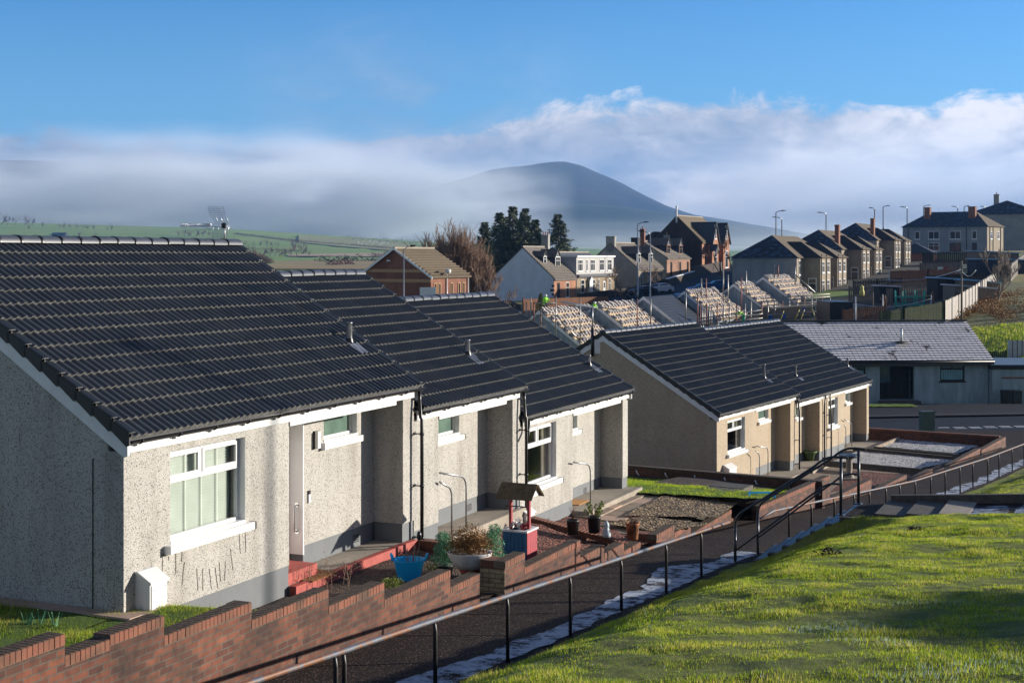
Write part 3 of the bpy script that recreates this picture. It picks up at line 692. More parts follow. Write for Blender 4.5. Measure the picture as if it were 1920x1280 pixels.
grab(FD, 1417, 836, 1440, 840, 1440, 893, -.1, 'taller bent steel grab rail at the nearer cream bungalow door')
grab(FD, 1417, 845, 1424, 849, 1424, 891, -.25, 'shorter bent steel grab rail at the nearer cream bungalow door')
grab(FD, 1583, 786, 1597, 795, 1597, 836, -.1, 'taller bent steel grab rail at the farthest cream bungalow door')
grab(FD, 1583, 795, 1586, 799, 1586, 838, -.25, 'shorter bent steel grab rail at the farthest cream bungalow door')
# tv aerial over the near ridge
def aerial():
    sA = FA.s_at(421, 3.95); base = FA.w(sA, 3.95, A.zR + .1); Y = base.y
    t = thing('tv_aerial', 'grid reflector tv aerial on a short mast over the nearest ridge', 'aerial', base)
    zb = (VH - 423) / F * Y - base.z
    m = MB(); m.tube([(0, 0, -.12), (0, 0, zb + .06)], .016, 8); m.build('mast', ['steel'], t)
    m = MB(); bx = lambda u: (u - 421) / F * Y
    m.tube([(bx(430), -.02, zb - .02), (bx(340), -.10, zb)], .011, 6)
    for k in range(15):
        x = bx(343 + k * 3.8)
        for sg in (-1, 1):
            m.tube([(x - .03, -.10, zb - .035 * sg), (x + .03, -.10 + .0, zb + .035)], .004, 4)
            m.tube([(x, -.10 - .05, zb + .02 * sg), (x, -.10 + .05, zb - .02 * sg)], .003, 4)
    m.box(bx(388), bx(398), -.14, -.06, zb - .03, zb + .04, 1)
    m.tube([(bx(392), -.12, zb - .10 + .035 * math.sin(a)) if False else (bx(394) + .05 * math.cos(a), -.1, zb - .045 + .03 * math.sin(a)) for a in [i * math.pi / 6 for i in range(13)]], .007, 5)
    m.build('boom', ['alu', 'upvc_dirty'], t)
    m = MB()
    # two leaning grid panels meeting at the boom
    T0, T1 = Vector((bx(388), 0, 0)), Vector((bx(418), 0, 0))
    def P(i, j, up):
        e0 = (bx(400), bx(431)); e1 = (bx(386), bx(418)) if up else (bx(394), bx(424))
        zt = (VH - 388) / F * Y - base.z if up else (VH - 448) / F * Y - base.z
        x = (e0[0] * (1 - j) + e1[0] * j) * (1 - i) + (e0[1] * (1 - j) + e1[1] * j) * i
        return Vector((x, .06 - .12 * i + .10 * j, zb * (1 - j) + zt * j))
    for up in (True, False):
        for j in range(1, 11): m.tube([P(0, j / 10, up), P(1, j / 10, up)], .0045, 4)
        for i in (0, .33, .66, 1): m.tube([P(i, 0, up), P(i, 1, up)], .004, 4)
    m.build('reflector', ['alu'], t)
    m = MB(); m.box(-.05, .03, -.05, .05, zb - .05, zb + .05); m.build('clamp', ['black'], t)
aerial()
# pole with twin aerial bracket on house D's gable
def gable_pole():
    s0, y0, z0 = D.s0 - .12, FD.hit(1108, 668, 0)[1], 0
    # the pole stands on the gable plane x = -.12: find y so that it appears in column 1113
    best = min(((abs(FD.s_at(1111, yy) + .12), yy) for yy in [i * .02 for i in range(300)]))[1]
    P = FD.w(-.12, best); zt = (VH - 572) / F * P.y; zb = (VH - 668) / F * P.y
    t = thing('gable_pole', 'tall dark pole strapped to the cream gable with a white box beside it', 'pole', (P.x, P.y, zb))
    m = MB(); m.tube([(0, 0, 0), (0, 0, (zt - zb) * .55)], .055, 8, 0); m.tube([(0, 0, (zt - zb) * .5), (0, 0, zt - zb)], .028, 8, 1); m.build('pole', ['black', 'steel'], t)
    m = MB(); m.bar((0, 0, zt - zb - .05), (-.62, .1, zt - zb + .02), .05); m.tube([(-.2, .03, zt - zb - .03), (-1.1, .5, zt - zb + .10)], .03, 6); m.build('arm', ['alu'], t)
    m = MB(); m.box(.08, .28, -.03, .08, .1, .62); m.build('box', ['upvc_dirty'], t)
gable_pole()
# ------------------------------------------------------------------ path line: arc length a along the handrail, q to its right
nA = -FA.g; nD = -FD.g
R0 = FA.o + nA * 4.75; AB = 13.5
R1 = R0 + FA.d * AB
def railpt(a, q=0.0):
    t = min(1, max(0, (a - (AB - 2.0)) / 4.0)); n = (nA * (1 - t) + nD * t).normalized()
    if a <= AB: p = R0 + FA.d * a
    else: p = R1 + FD.d * (a - AB)
    # soften the corner a little
    return p + n * q
def interp(x, xs, ys): return float(np.interp(x, xs, ys))
def zp(a): return interp(a, [-22, 0, 13.5, 27.2, 37, 43.9, 52, 62, 80], [-3.35, -5.09, -6.20, -7.34, -7.90, -8.20, -8.62, -9.15, -9.5])
def sm(t): t = min(1, max(0, t)); return t * t * (3 - 2 * t)
def rise(a): return interp(a, [-22, -8, 0, 12.86, 14.4, 15.6, 20, 30, 40, 55], [1.9, 1.66, 1.47, 1.13, 1.13, 1.0, .95, .85, .75, .5])
def bankz(a, q):
    z = zp(a) - .03 + rise(a) * (.10 * min(1, max(0, q - .05) / 1.4) + .90 * sm((q - .05) / (3.6 if a < 12 else 3.6 - 1.0 * sm((a - 12) / .8) if a < 16 else 3.2)))
    if q > 2.1: z += (.085 if a < 16 else .055) * (q - 2.1) * sm((q - 2.1) / 2)
    return z
def bank_pt(a, q, dz=0.0):
    p = railpt(a, q); n = mnoise.noise(Vector((p.x * .45, p.y * .45, 3.1))) * .08 + mnoise.noise(Vector((p.x * 1.7, p.y * 1.7, 9.1))) * .022 + mnoise.noise(Vector((p.x * 4.3, p.y * 4.3, 2.1))) * .020 + mnoise.noise(Vector((p.x * 9, p.y * 9, 5.1))) * .014
    k = sm((q - .3) / .8)
    if 12.4 < a < 14.9 and q < 12: k *= .0 if 12.86 < a < 14.4 else .4
    return Vector((p.x, p.y, bankz(a, q) + n * k + dz))
# bank of grass on the right, cut where the steps and upper path run
def bank_sheet(a0, a1, na, q0, q1, nq, mb, drop=None):
    def fn(u, v):
        q = q0 + (q1 - q0) * (v ** 1.5); p = bank_pt(u, q)
        return p
    mb.sheet(fn, [a0 + (a1 - a0) * i / na for i in range(na + 1)], [j / nq for j in range(nq + 1)])
m = MB(); bank_sheet(-14, 12.80, 380, .02, 14, 190, m); bank_sheet(14.46, 50, 200, .12, 26, 90, m)
m.sheet(lambda u, v: bank_pt(u, v) + Vector((0, 0, -.26)), [12.7, 13.6, 14.6], [.1, 1, 2, 3, 6, 10, 16, 24])
structure(m.build('grass_bank', ['grass']))
# tarmac path between the garden walls and the handrail
def path_fn(a, v):
    p = railpt(a, v); return Vector((p.x, p.y, zp(a) + .012 * math.sin(a * 1.3 + v) + (.0 if v < .1 else -.03)))
m = MB(); As = [-20 + i * .5 for i in range(150)]
m.sheet(path_fn, As, [-2.75, -2.1, -1.4, -.7, 0, .2, .45]); structure(m.build('path', ['asphalt']))
# frost lying along the shaded edge: one ragged sheet just above the tarmac
def frost_edge(a):
    w = .50 + .24 * mnoise.noise(Vector((a * .55, 1.7, 0))) + .10 * mnoise.noise(Vector((a * 2.3, 5.7, 0))) + .05 * mnoise.noise(Vector((a * 9.3, 5.7, 0)))
    if 8.5 < a < 12.3: w += .55 * math.sin((a - 8.5) / 3.8 * math.pi)
    if 14.5 < a < 24: w = .02
    return max(.03, w)
m = MB(); A2 = [-10 + i * .12 for i in range(500)]
def frost_fn(a, v): e = frost_edge(a); q = -e + .04 + (e - .02 + .10 * mnoise.noise(Vector((a * 2.1, 2, 2)))) * v; p = railpt(a, q); return Vector((p.x, p.y, zp(a) + .012 * math.sin(a * 1.3 + q) + .014 - (.0 if q < .1 else .012)))
m.sheet(frost_fn, A2, [0, .25, .5, .75, 1]); tag(m.build('frost', ['frost']), kind='stuff')
# upper path running off to the right from the head of the steps
m = MB()
def up_fn(a, q): p = railpt(a, q); return Vector((p.x, p.y, -5.04 + .088 * max(0, q - 2.3)))
m.sheet(up_fn, [12.80, 13.2, 13.7, 14.2, 14.46], [2.1, 2.6, 3.4, 4.5, 6, 8, 11, 15]); structure(m.build('upper_path', ['asphalt']))
m = MB()
for k, (qa, qb) in enumerate([(3.9, 5.2), (5.3, 7.0), (7.05, 9.0)]):
    def fr_fn(u, v, qa=qa, qb=qb, k=k):
        q = qa + (qb - qa) * v; e = .35 * mnoise.noise(Vector((q * 2.2, k, 3))); p = railpt(12.95 + (1.1 + e) * u, q + .15 * mnoise.noise(Vector((u * 4, q, 7)))); return Vector((p.x, p.y, -5.04 + .088 * (q - 2.3) + .006))
    m.sheet(fr_fn, [i / 6 for i in range(7)], [i / 12 for i in range(13)])
tag(m.build('frost', ['frost']), kind='stuff')
# kerb slab on the far side of the upper path
tk = thing('kerb', 'long dark concrete kerb on the far side of the upper path above the steps', 'kerb', (*railpt(14.5, 2.6), -5.04))
o0 = Vector((*railpt(14.5, 2.6), -5.04)); m = MB()
for qa, qb in ((2.75, 5.35), (5.40, 8.2), (8.25, 11)):
    a_, b_ = railpt(14.52, qa), railpt(14.52, qb); za, zb = -5.0 + .088 * (qa - 2.3), -5.0 + .088 * (qb - 2.3)
    m.bar(Vector((*a_, za)) - o0, Vector((*b_, zb)) - o0, .13, .26)
m.build('kerb_stones', ['concrete_dark'], tk)
# steps
ts = thing('steps', 'flight of seven wet concrete steps climbing from the path to the upper path', 'steps', (*railpt(13.6, .6), -6.2))
o0 = Vector((*railpt(13.6, .6), -6.2)); m = MB(); nst = 7; zb0 = -6.20; q_s, q_e = .42, 2.40
for k in range(nst):
    qa = q_s + (q_e - q_s) * k / nst; z1 = zb0 + (1.16) * (k + 1) / nst
    c = Vector((*railpt(13.60, (qa + 2.75) / 2), 0)); h = (z1 + 6.6) / 2
    m.obox(c - o0 + Vector((0, 0, z1 - h)), Vector((FA.d.x, FA.d.y, 0)) * .86, Vector((nA.x, nA.y, 0)) * (2.75 - qa) / 2, Vector((0, 0, h)))
m.build('treads', ['concrete_dark'], ts)
m = MB()
for k in range(nst):
    qa = q_s + (q_e - q_s) * k / nst; z1 = zb0 + 1.16 * (k + 1) / nst; w_ = (q_e - q_s) / nst
    c = Vector((*railpt(13.6, qa + w_ * .5), z1 + .003)) - o0
    m.obox(c, Vector((FA.d.x, FA.d.y, 0)) * .80, Vector((nA.x, nA.y, 0)) * w_ * .42, Vector((0, 0, .002)))
c = Vector((*railpt(13.6, 2.55), zb0 + 1.166)) - o0; m.obox(c, Vector((FA.d.x, FA.d.y, 0)) * .84, Vector((nA.x, nA.y, 0)) * .16, Vector((0, 0, .003)))
M['wet'] = plain('wet_step_face', (.05, .06, .08), .45, vary=.25); m.build('wet_face', ['wet'], ts)
# landing slabs beyond
m = MB()
for qa, qb, mi in ((2.78, 3.35, 0), (3.37, 3.95, 0), (3.97, 4.5, 1)):
    a_, b_ = railpt(13.6, qa), railpt(13.6, qb); c = Vector((*((a_ + b_) / 2), -5.03 + .088 * ((qa + qb) / 2 - 2.3))) - Vector((*railpt(13.6, 3.2), -5.1))
    m.obox(c, Vector((FA.d.x, FA.d.y, 0)) * .80, Vector((nA.x, nA.y, 0)) * (qb - qa) / 2, Vector((0, 0, .03)), mi)
o = m.build('landing_slabs', ['concrete_dark', 'concrete']); o.location = (*railpt(13.6, 3.2), -5.1); tag(o, 'pale and dark paving slabs on the landing at the head of the steps', 'paving')

# ------------------------------------------------------------------ handrail along the path
tr = thing('handrail', 'long rusty tubular handrail on black posts along the sloping path', 'handrail', (*R0, zp(0)))
o0 = Vector((*R0, zp(0)))
def rail_h(a): return .84
pts = [Vector((*railpt(a), zp(a) + rail_h(a))) - o0 for a in [-9 + .55 * i for i in range(40)] if a < 13.05]
m = MB(); m.tube(pts, .030, 10); m.build('rail', ['rail_steel'], tr)
post_px = [643, 813, 949, 1067, 1163, 1247, 1313]
def a_at(u):
    best = min((abs((railpt(a).x / railpt(a).y) * F + UC - u), a) for a in [-12 + .02 * i for i in range(3200)]); return best[1]
def post(a, tr, o0, h=None, rr=.026, down=.25):
    p = railpt(a, .02); z = zp(a); h = h or .80; m = MB()
    n = railpt(a, 1) - railpt(a, 0)
    m.tube([Vector((*p, z - down)) - o0, Vector((*p, z + h - .09)) - o0, Vector((*(p - n.normalized() * .012), z + h)) - o0, Vector((*(p - n.normalized() * .02), z + h + .02)) - o0], [rr, rr, rr * .9, rr * .5], 10)
    return m.build('post', ['post_black'], tr)
post(-4.6, tr, o0); post(-2.55, tr, o0)
for u in post_px: post(a_at(u), tr, o0)
# second run past the steps down to the road
tr2 = thing('handrail', 'thin grey handrail on black posts running down past the cream bungalows', 'handrail', (*railpt(14.7), zp(14.7)))
o0 = Vector((*railpt(14.7), zp(14.7)))
pts = [Vector((*railpt(a), zp(a) + .84)) - o0 for a in [14.5 + .8 * i for i in range(50)]]
m = MB(); m.tube([pts[0] + Vector((0, 0, -.10))] + pts[1:], .026, 8); m.build('rail', ['rail_steel'], tr2)
for u in (1478, 1520, 1563, 1600, 1629, 1660, 1686, 1715, 1744, 1771, 1799, 1823, 1851, 1872, 1897, 1919): post(a_at(u), tr2, o0, rr=.024)
# pair of stair handrails
def stair_rail(ap, label):
    base = Vector((*railpt(ap, -.0), -6.22)); up = Vector((*railpt(ap, 2.12), -5.04)); t = thing('stair_rail', label, 'handrail', base)
    h = 1.12; n = Vector((nA.x, nA.y, 0)); z = Vector((0, 0, 1)); B0 = Vector((0, 0, 0)); U0 = up - base
    low = B0 + z * .80; top = U0 + z * h
    slope = (top - n * .42 - (low + n * .15 + z * .25)).normalized()
    m = MB()
    pts = [B0 + z * .35, B0 + z * .72] + [Vector(p) for p in bend(B0 + z * .80, B0 + z * 1.02, low + n * .22 + z * .34)] + [top - n * .62 - z * .28] + [Vector(p) for p in bend(top - n * .50 - z * .19, top - n * .30 - z * .0, top - n * .12)] + [top + n * .14]
    m.tube(pts, .024, 10); m.build('top_rail', ['rail_dark'], t)
    m = MB(); k = .52
    pts = [B0 + z * .30, B0 + n * .05 + z * .34, top - n * .62 - z * (.28 + k)] + [Vector(p) for p in bend(top - n * .50 - z * (.19 + k), top - n * .30 - z * k, top - n * .12 - z * k)] + [top - z * k]
    m.tube(pts, .021, 10); m.build('lower_rail', ['rail_dark'], t)
    m = MB(); m.tube([B0 - z * .2, B0 + z * .80], .030, 10); m.build('post', ['rail_dark'], t)
    m = MB(); m.tube([U0 - z * .05, U0 + z * h], .030, 10); m.tube([U0 + z * .005, U0 + z * .02], .08, 12); m.build('post', ['rail_dark'], t)
stair_rail(12.86, 'near double tube handrail of the steps'); stair_rail(14.34, 'far double tube handrail of the steps')

# ------------------------------------------------------------------ garden walls of brick with soldier copings
def brick_wall(fr, segs, y0, y1, zbase, label, cat='wall', mats=('brick', 'brick_coping'), name='brick_wall', cream_end=False, top='brick_top', group=None, dark_until=None):
    """segs: (x0, x1, ztop); y0 face to the path, y1 face to the garden (frame y); zbase(x) ground"""
    X0 = segs[0][0]; zb = zbase(X0); t = thing(name, label, cat, fr.w(X0, (y0 + y1) / 2, zb), fr.rz, group)
    off = Vector((-X0, -(y0 + y1) / 2, -zb)); w = MB(); c = MB(); tp = MB(); ch = .112
    for i, (a, b, zt) in enumerate(segs):
        n = max(1, int(round((b - a) / .5)))
        for k in range(n):
            xa, xb = a + (b - a) * k / n, a + (b - a) * (k + 1) / n
            w.box(xa, xb, y0 + .004, y1 - .004, min(zbase(xa), zbase(xb)) - .25, zt - ch, 0)
        nb = max(1, int(round((b - a) / .0755))); L = (b - a) / nb
        for k in range(nb):
            xa = a + L * k; j = random.uniform(-.003, .003); g = .0045
            c.box(xa + g, xa + L - g, y0 - .001 + j, y1 + j, zt - ch + .006, zt - .003 + random.uniform(-.003, .002), 0)
            tp.box(xa + g * 1.4, xa + L - g * 1.4, y0 + .012 + j, y1 - .008 + j, zt - .004, zt + .002, 0)
        c.box(a, b, y0 + .006, y1 - .006, zt - ch, zt - .010, 1)
    o = w.build('brickwork', [mats[0]], t); o.location = off
    o = c.build('coping', [mats[1], 'mortar'], t); o.location = off
    o = tp.build('moss', [top], t); o.location = off
    return t, off
def sA(u, y=-2.65): return FA.s_at(u, y)
base_path = lambda x: zp(x) - .05
yf, yb = -2.65, -2.43
segs = [(sA(-60), sA(122), -3.69), (sA(122), sA(206), -3.905), (sA(206), sA(308), -3.865), (sA(308), sA(472), -4.085), (sA(472), sA(616.5), -4.30), (sA(616.5), sA(721), -4.525),
        (sA(721), sA(844.7), -4.765), (sA(844.7), sA(900), -5.03)]
brick_wall(FA, segs, yf, yb, base_path, 'weathered red brick garden wall stepping down in seven stages in the left foreground')
t, off = brick_wall(FA, [(sA(947), sA(984.5), -5.04), (sA(984.5), sA(1088.3), -5.30), (sA(1088.3), sA(1133), -5.63), (sA(1133), sA(1170), -5.80), (sA(1170), sA(1201), -5.97)], yf, yb, base_path,
           'short brick garden wall with a half painted gatepost by the wishing well')
a = sA(947); m = MB()
m.box(a - .012, a - .002, yf - .0, yb + .23, -5.75, -5.17, 0); o = m.build('painted_end', ['brick_cream'], t); o.location = off
m = MB(); m.box(a, a + .33, yb, yb + .23, -5.8, -5.15); m.box(a, a + .33, yb + .004, yb + .23, -5.15, -5.04, 1); o = m.build('pier', ['brick', 'brick_coping'], t); o.location = off
t, off = brick_wall(FA, [(sA(1231), sA(1264.5), -6.02), (sA(1264.5), sA(1295.5), -6.20), (sA(1295.5), sA(1371.5), -6.455), (sA(1371.5), sA(1395), -6.70)], yf, yb, base_path,
           'stepped brick garden wall before the brown gravel bed')
a = sA(1231); m = MB(); m.box(a, a + .33, yb, yb + .35, -6.5, -6.13); m.box(a, a + .33, yb + .004, yb + .35, -6.13, -6.02, 1); o = m.build('pier', ['brick', 'brick_coping'], t); o.location = off
def sD(u, y=-5.84): return FD.s_at(u, y)
def base_d(x): p = FD.w(x, -5.84); return interp(p.y, [29, 35, 41, 49.5, 55, 64], [-6.3, -6.75, -7.25, -7.80, -8.15, -8.55]) - .05
yf2, yb2 = -5.84, -5.62
brick_wall(FD, [(sD(1424), sD(1556), -6.44)], yf2, yb2, base_d, 'long level brick retaining wall with a mossy top below the stair handrails', top='brick_top')
brick_wall(FD, [(sD(1556), sD(1634), -7.14)], yf2, yb2, base_d, 'short brick wall segment right behind the tall stair posts')
brick_wall(FD, [(sD(1651), sD(1700), -7.56), (sD(1700), sD(1749), -7.85), (sD(1749), sD(1770), -8.03)], yf2, yb2, base_d, 'stepped brown brick wall beside the red mulch bed of the cream bungalows')
brick_wall(FD, [(sD(1780.5), sD(1838), -8.05), (sD(1840.5), sD(1886), -8.16)], yf2, yb2, base_d, 'sunlit brick wall at the far corner of the white gravel garden')
# end wall across the far garden and the wall between the two blocks
xe = FD.s_at(1886, -5.84)
m = MB(); t = thing('brick_wall', 'dark brick wall closing the far end of the white gravel garden', 'wall', FD.w(xe, -5.5, -8.7), FD.rz); off = Vector((-xe, 5.5, 8.7))
m.box(xe - .22, xe, -5.6, .9, -9.3, -8.20); o = m.build('brickwork', ['brick_dark'], t); o.location = off
m = MB(); m.box(xe - .235, xe + .012, -5.6, .9, -8.20, -8.12); o = m.build('coping', ['brick_coping'], t); o.location = off
FX = Frame(5.4, 42.4, .5774)                                 # the wall between lawn and cream gable
t = thing('brick_wall', 'low dark brick wall between the small lawn and the cream gable', 'wall', (5.4, 42.4, -7.0), FX.rz)
m = MB(); m.box(0, .22, -3.95, 9, -2, .50); m.build('brickwork', ['brick_dark'], t)
m = MB(); m.box(-.012, .235, -3.95, 9, .50, .575); m.build('coping', ['brick_top'], t)
# rail of short white hoops left along that wall: old pipe clips
m = MB()
for k in range(6):
    y = -3.0 + k * .95; m.tube([(-.04, y, .30), (-.07, y + .05, .38), (-.03, y + .1, .45)], .018, 6)
m.build('pipe_clip', ['upvc_dirty'], t)
m = MB(); m.tube([(-.07, -3.9, .22), (-.07, 8, .26)], .05, 8); m.build('pipe', ['black'], t)
# ------------------------------------------------------------------ garden ground in the A-B-C strip
def zgA(x, y):
    p = -y; zf = interp(x, [0, 8, 8.4, 12.8, 13.2, 20, 24], [-5.33, -5.33, -5.56, -5.68, -6.05, -6.18, -6.5])
    zw = zp(x) + .03
    if x < 8: zw = min(zw, -5.36)
    return zf + (zw - zf) * sm(p / 2.4)
def patch(name, mat, fr, xs, ys, zf, kind='structure', dz=0.0, amp=.0):
    m = MB(); m.sheet(lambda x, y: fr.w(x, y, zf(x, y) + dz + amp * mnoise.noise(Vector((x * 3, y * 3, 1)))), xs, ys); o = m.build(name, [mat]); o['kind'] = kind; return o
lin = lambda a, b, n: [a + (b - a) * i / n for i in range(n + 1)]
patch('garden_soil', 'soil', FA, lin(.75, 8.2, 20), lin(-2.5, .05, 8), zgA, amp=.03)
patch('garden_path', 'slab', FA, lin(8.2, 9.6, 4), lin(-2.8, .3, 8), zgA, dz=.01)
patch('mulch_bed', 'mulch', FA, lin(9.5, 15.7, 30), lin(-2.5, .05, 12), zgA, dz=.03, amp=.04)
patch('garden_ground', 'concrete_dark', FA, lin(7.9, 24, 30), lin(-2.6, .3, 6), zgA, dz=-.05)
# lower garden: slabs, brown gravel, lawn
def zC(x, y):
    return interp(x, [15, 17, 20, 24, 30], [-6.12, -6.10, -6.14, -6.42, -6.9]) - .06 * max(0, -y - .5)
patch('garden_paving', 'slab', FA, lin(15.0, 20.4, 14), lin(-2.5, .4, 8), zC, dz=-.02); patch('garden_soil', 'soil', FA, lin(20.2, 27, 14), lin(-2.5, .4, 8), zC, dz=-.03)
def px_patch(name, mat, zf, corners, n=14, dz=.012, amp=0.0, kind='structure'):
    """a ground patch whose corners are read off the photo, laid on the surface zf(frame)"""
    P = []
    for u, v in corners:
        z = -6.1
        for _ in range(30):
            x, y = FA.floor(u, v, z); z = zf(x, y)
        P.append((x, y))
    m = MB()
    def fn(i, j):
        a = (P[0][0] * (1 - i) + P[1][0] * i, P[0][1] * (1 - i) + P[1][1] * i); b = (P[3][0] * (1 - i) + P[2][0] * i, P[3][1] * (1 - i) + P[2][1] * i)
        x, y = a[0] * (1 - j) + b[0] * j, a[1] * (1 - j) + b[1] * j
        return FA.w(x, y, zf(x, y) + dz + amp * mnoise.noise(Vector((x * 4, y * 4, 0))))
    m.sheet(fn, lin(0, 1, n), lin(0, 1, n)); o = m.build(name, [mat]); o['kind'] = kind; return P
px_patch('gravel_bed', 'gravel_brown', zC, [(1170, 972), (1345, 975), (1420, 930), (1265, 925)], amp=.03, dz=.07)
px_patch('gravel_bed', 'gravel_brown', zC, [(1130, 985), (1240, 1003), (1330, 986), (1205, 972)], amp=.03, dz=.06)
zL = lambda x, y: interp(x, [19, 21, 25, 33], [-6.08, -6.15, -6.72, -7.3]) + .03
LP = px_patch('lawn', 'lawn', zL, [(1120, 920), (1446, 937), (1500, 908), (1150, 889)], n=20, amp=.04)
# pale and dark paving slabs laid by the lowest bungalow
def slabs():
    P = [((1120, 962), (1062, 957), 0), ((1155, 950), (1100, 946), 0), ((1185, 936), (1130, 933), 0), ((1218, 926), (1160, 923), 1)]
    t = thing('paving_slabs', 'row of square paving slabs beside the lowest white bungalow', 'paving', FA.w(17, -1, -6.15), FA.rz)
    m = MB()
    for i in range(7):
        for j in range(2):
            x = 15.9 + i * .62; y = -1.25 + j * .62; z = zC(x, y) + .03
            m.box(x - 17 + .012, x - 17 + .608, y + 1 + .012, y + 1 + .608, z + 6.15 - .04, z + 6.15 + random.uniform(0, .006), (i * 3 + j * 2) % 4 == 0)
    m.build('slab', ['slab', 'slab_pink'], t)
slabs()
# dark retaining edge and a stack of two old slabs on the lawn
x, y = FA.floor(1330, 935, -6.25); x1, y1 = FA.floor(1450, 940, -6.6)
e0, e1 = at(1288, 924, F * 6.22 / (924 - VH)), at(1462, 936, F * 6.55 / (936 - VH))
o0 = e0.copy(); m = MB(); m.bar((0, 0, -.02), e1 - e0 + Vector((0, 0, -.02)), .14, .26); o = m.build('edging_kerb', ['concrete_dark']); o.location = o0; tag(o, 'dark kerb dividing the brown gravel bed from the small lawn', 'kerb')
c = at(1352, 918, F * 6.18 / (918 - VH)); t = thing('slab_stack', 'stack of two mossy paving slabs lying on the edge of the small lawn', 'paving', c, FD.rz)
m = MB(); m.box(-.7, .0, -.62, .35, -.05, .07); m.box(.02, .72, -.62, .35, -.05, .08); m.build('slab', ['concrete_dark'], t)
# left lawn, its edging and daffodil shoots
patch('lawn', 'lawn', FA, lin(-7, .62, 30), lin(-2.45, .0, 12), lambda x, y: -4.72 + .02 * math.sin(x * 3) + .06 * sm(-y / 2.4), amp=.05)
patch('lawn', 'lawn', FA, lin(-7, -.02, 20), lin(0, 7, 16), lambda x, y: -4.72, amp=.05)
m = MB(); m.box(-.25, 0, -.30, .0, -.6, .03); m.box(-.25, -.02, 0, 3.4, -.1, .03); m.box(0, .62, -.3, -.02, -.62, .02); o = m.build('edging', ['slab_pink']); o.location = FA.w(0, 0, -4.72); o.rotation_euler = (0, 0, FA.rz)
tag(o, 'pale concrete edging strip along the foot of the near gable', 'edging')
for gi, (u, v, nn) in enumerate(((55, 1170, 16), (75, 1169, 9), (103, 1172, 11))):
    p = at(u, v, F * 4.72 / (v - VH)); m = MB()
    for k in range(nn):
        a = random.uniform(0, 6.28); r = random.uniform(0, .06); h = random.uniform(.10, .19); d = Vector((math.cos(a), math.sin(a), 0))
        b0 = d * r; tp_ = d * (r + h * .35) + Vector((0, 0, h)); s_ = Vector((-d.y, d.x, 0)) * .006
        m.add([b0 - s_, b0 + s_, tp_ + s_ * .3, tp_ - s_ * .3], [(0, 1, 2, 3)])
    o = m.build('daffodil_shoots', ['topiary']); o.location = p; tag(o, ['taller clump of daffodil leaves on the near lawn', 'middle small clump of daffodil leaves on the near lawn', 'clump of daffodil leaves nearest the bungalow on the near lawn'][gi], 'plant', 'daffodil clumps')
# entrance slabs
def entrance(fr, x0, x1, y0, z, label, kerb='concrete', zk=.22, y1=.95):
    o = MB(); o.box(0, x1 - x0, y0, y1, -.5, 0, 0); o.box(-.02, x1 - x0 + .0, y0 - .11, y0 - .002, -.5, .015, 1)
    b = o.build('doorstep_slab', ['concrete', kerb]); b.location = fr.w(x0, 0, z); b.rotation_euler = (0, 0, fr.rz); return tag(b, label, 'slab')
entrance(FA, 3.97, 8.0, -.02, -5.2, 'concrete porch slab with a red painted edge at the nearest door', 'red_paint')
entrance(FA, 9.12, 12.9, -.06, -5.40, 'concrete porch slab with a plain edge at the middle white bungalow')
entrance(FA, 16.04, 19.85, -.30, -5.99, 'concrete porch slab with a plain edge at the lowest white bungalow')
def mat_(fr, x, y, z, w, d, m_, label, rz=0):
    m = MB(); m.box(-w / 2, w / 2, -d / 2, d / 2, 0, .018); o = m.build('doormat', [m_]); o.location = fr.w(x, y, z); o.rotation_euler = (0, 0, fr.rz + rz); return tag(o, label, 'doormat')
M['coir'] = multi('brown_coir', [(.3, (.12, .045, .012)), (.7, (.34, .15, .045))], 30, 5, .95, .8, .01)
M['coir_orange'] = multi('orange_mat', [(.3, (.36, .17, .05)), (.7, (.52, .27, .09))], 20, 5, .95, .5, .01)
mat_(FA, 4.75, .05, -5.198, .78, .46, 'coir', 'speckled brown doormat by the red step')
x, y = FA.floor(1084, 943, -5.98); mat_(FA, x + .1, y + .1, -5.988, .7, .42, 'coir_orange', 'orange brown doormat at the lowest white bungalow')

# cross walls between the gardens
def cross_wall(fr, x, y0, y1, z0, z1, label, h=.30, mats=('brick_dark', 'brick_coping'), slope=True):
    n = int(abs(y1 - y0) / .0755); t = thing('brick_wall', label, 'wall', fr.w(x, y0, z0 - h), fr.rz); w = MB(); c = MB(); L = (y1 - y0) / n
    for k in range(n):
        ya, yb_ = L * k, L * (k + 1); za = (z0 + (z1 - z0) * k / n) - (z0 - h)
        c.box(-.11, .11, ya + (.004 if L > 0 else -.004), yb_ - (.004 if L > 0 else -.004), za - .11, za)
    m8 = max(1, n // 6)
    for k in range(m8):
        za = (z0 + (z1 - z0) * (k + 1) / m8) - (z0 - h); za = min(za, (z0 + (z1 - z0) * k / m8) - (z0 - h))
        w.box(-.105, .105, (y1 - y0) * k / m8, (y1 - y0) * (k + 1) / m8, -.6, za - .10)
    w.build('brickwork', [mats[0]], t); c.build('coping', [mats[1]], t)
x, y = FA.floor(765, 1030, -5.22)
cross_wall(FA, 8.12, -.12, -1.35, -5.20, -5.22, 'low brick kerb wall with a red coping beside the blue bucket', .3)
cross_wall(FA, 12.98, -.15, -2.43, -5.58, -5.98, 'low brick wall between the mulch bed and the pot plants', .3)

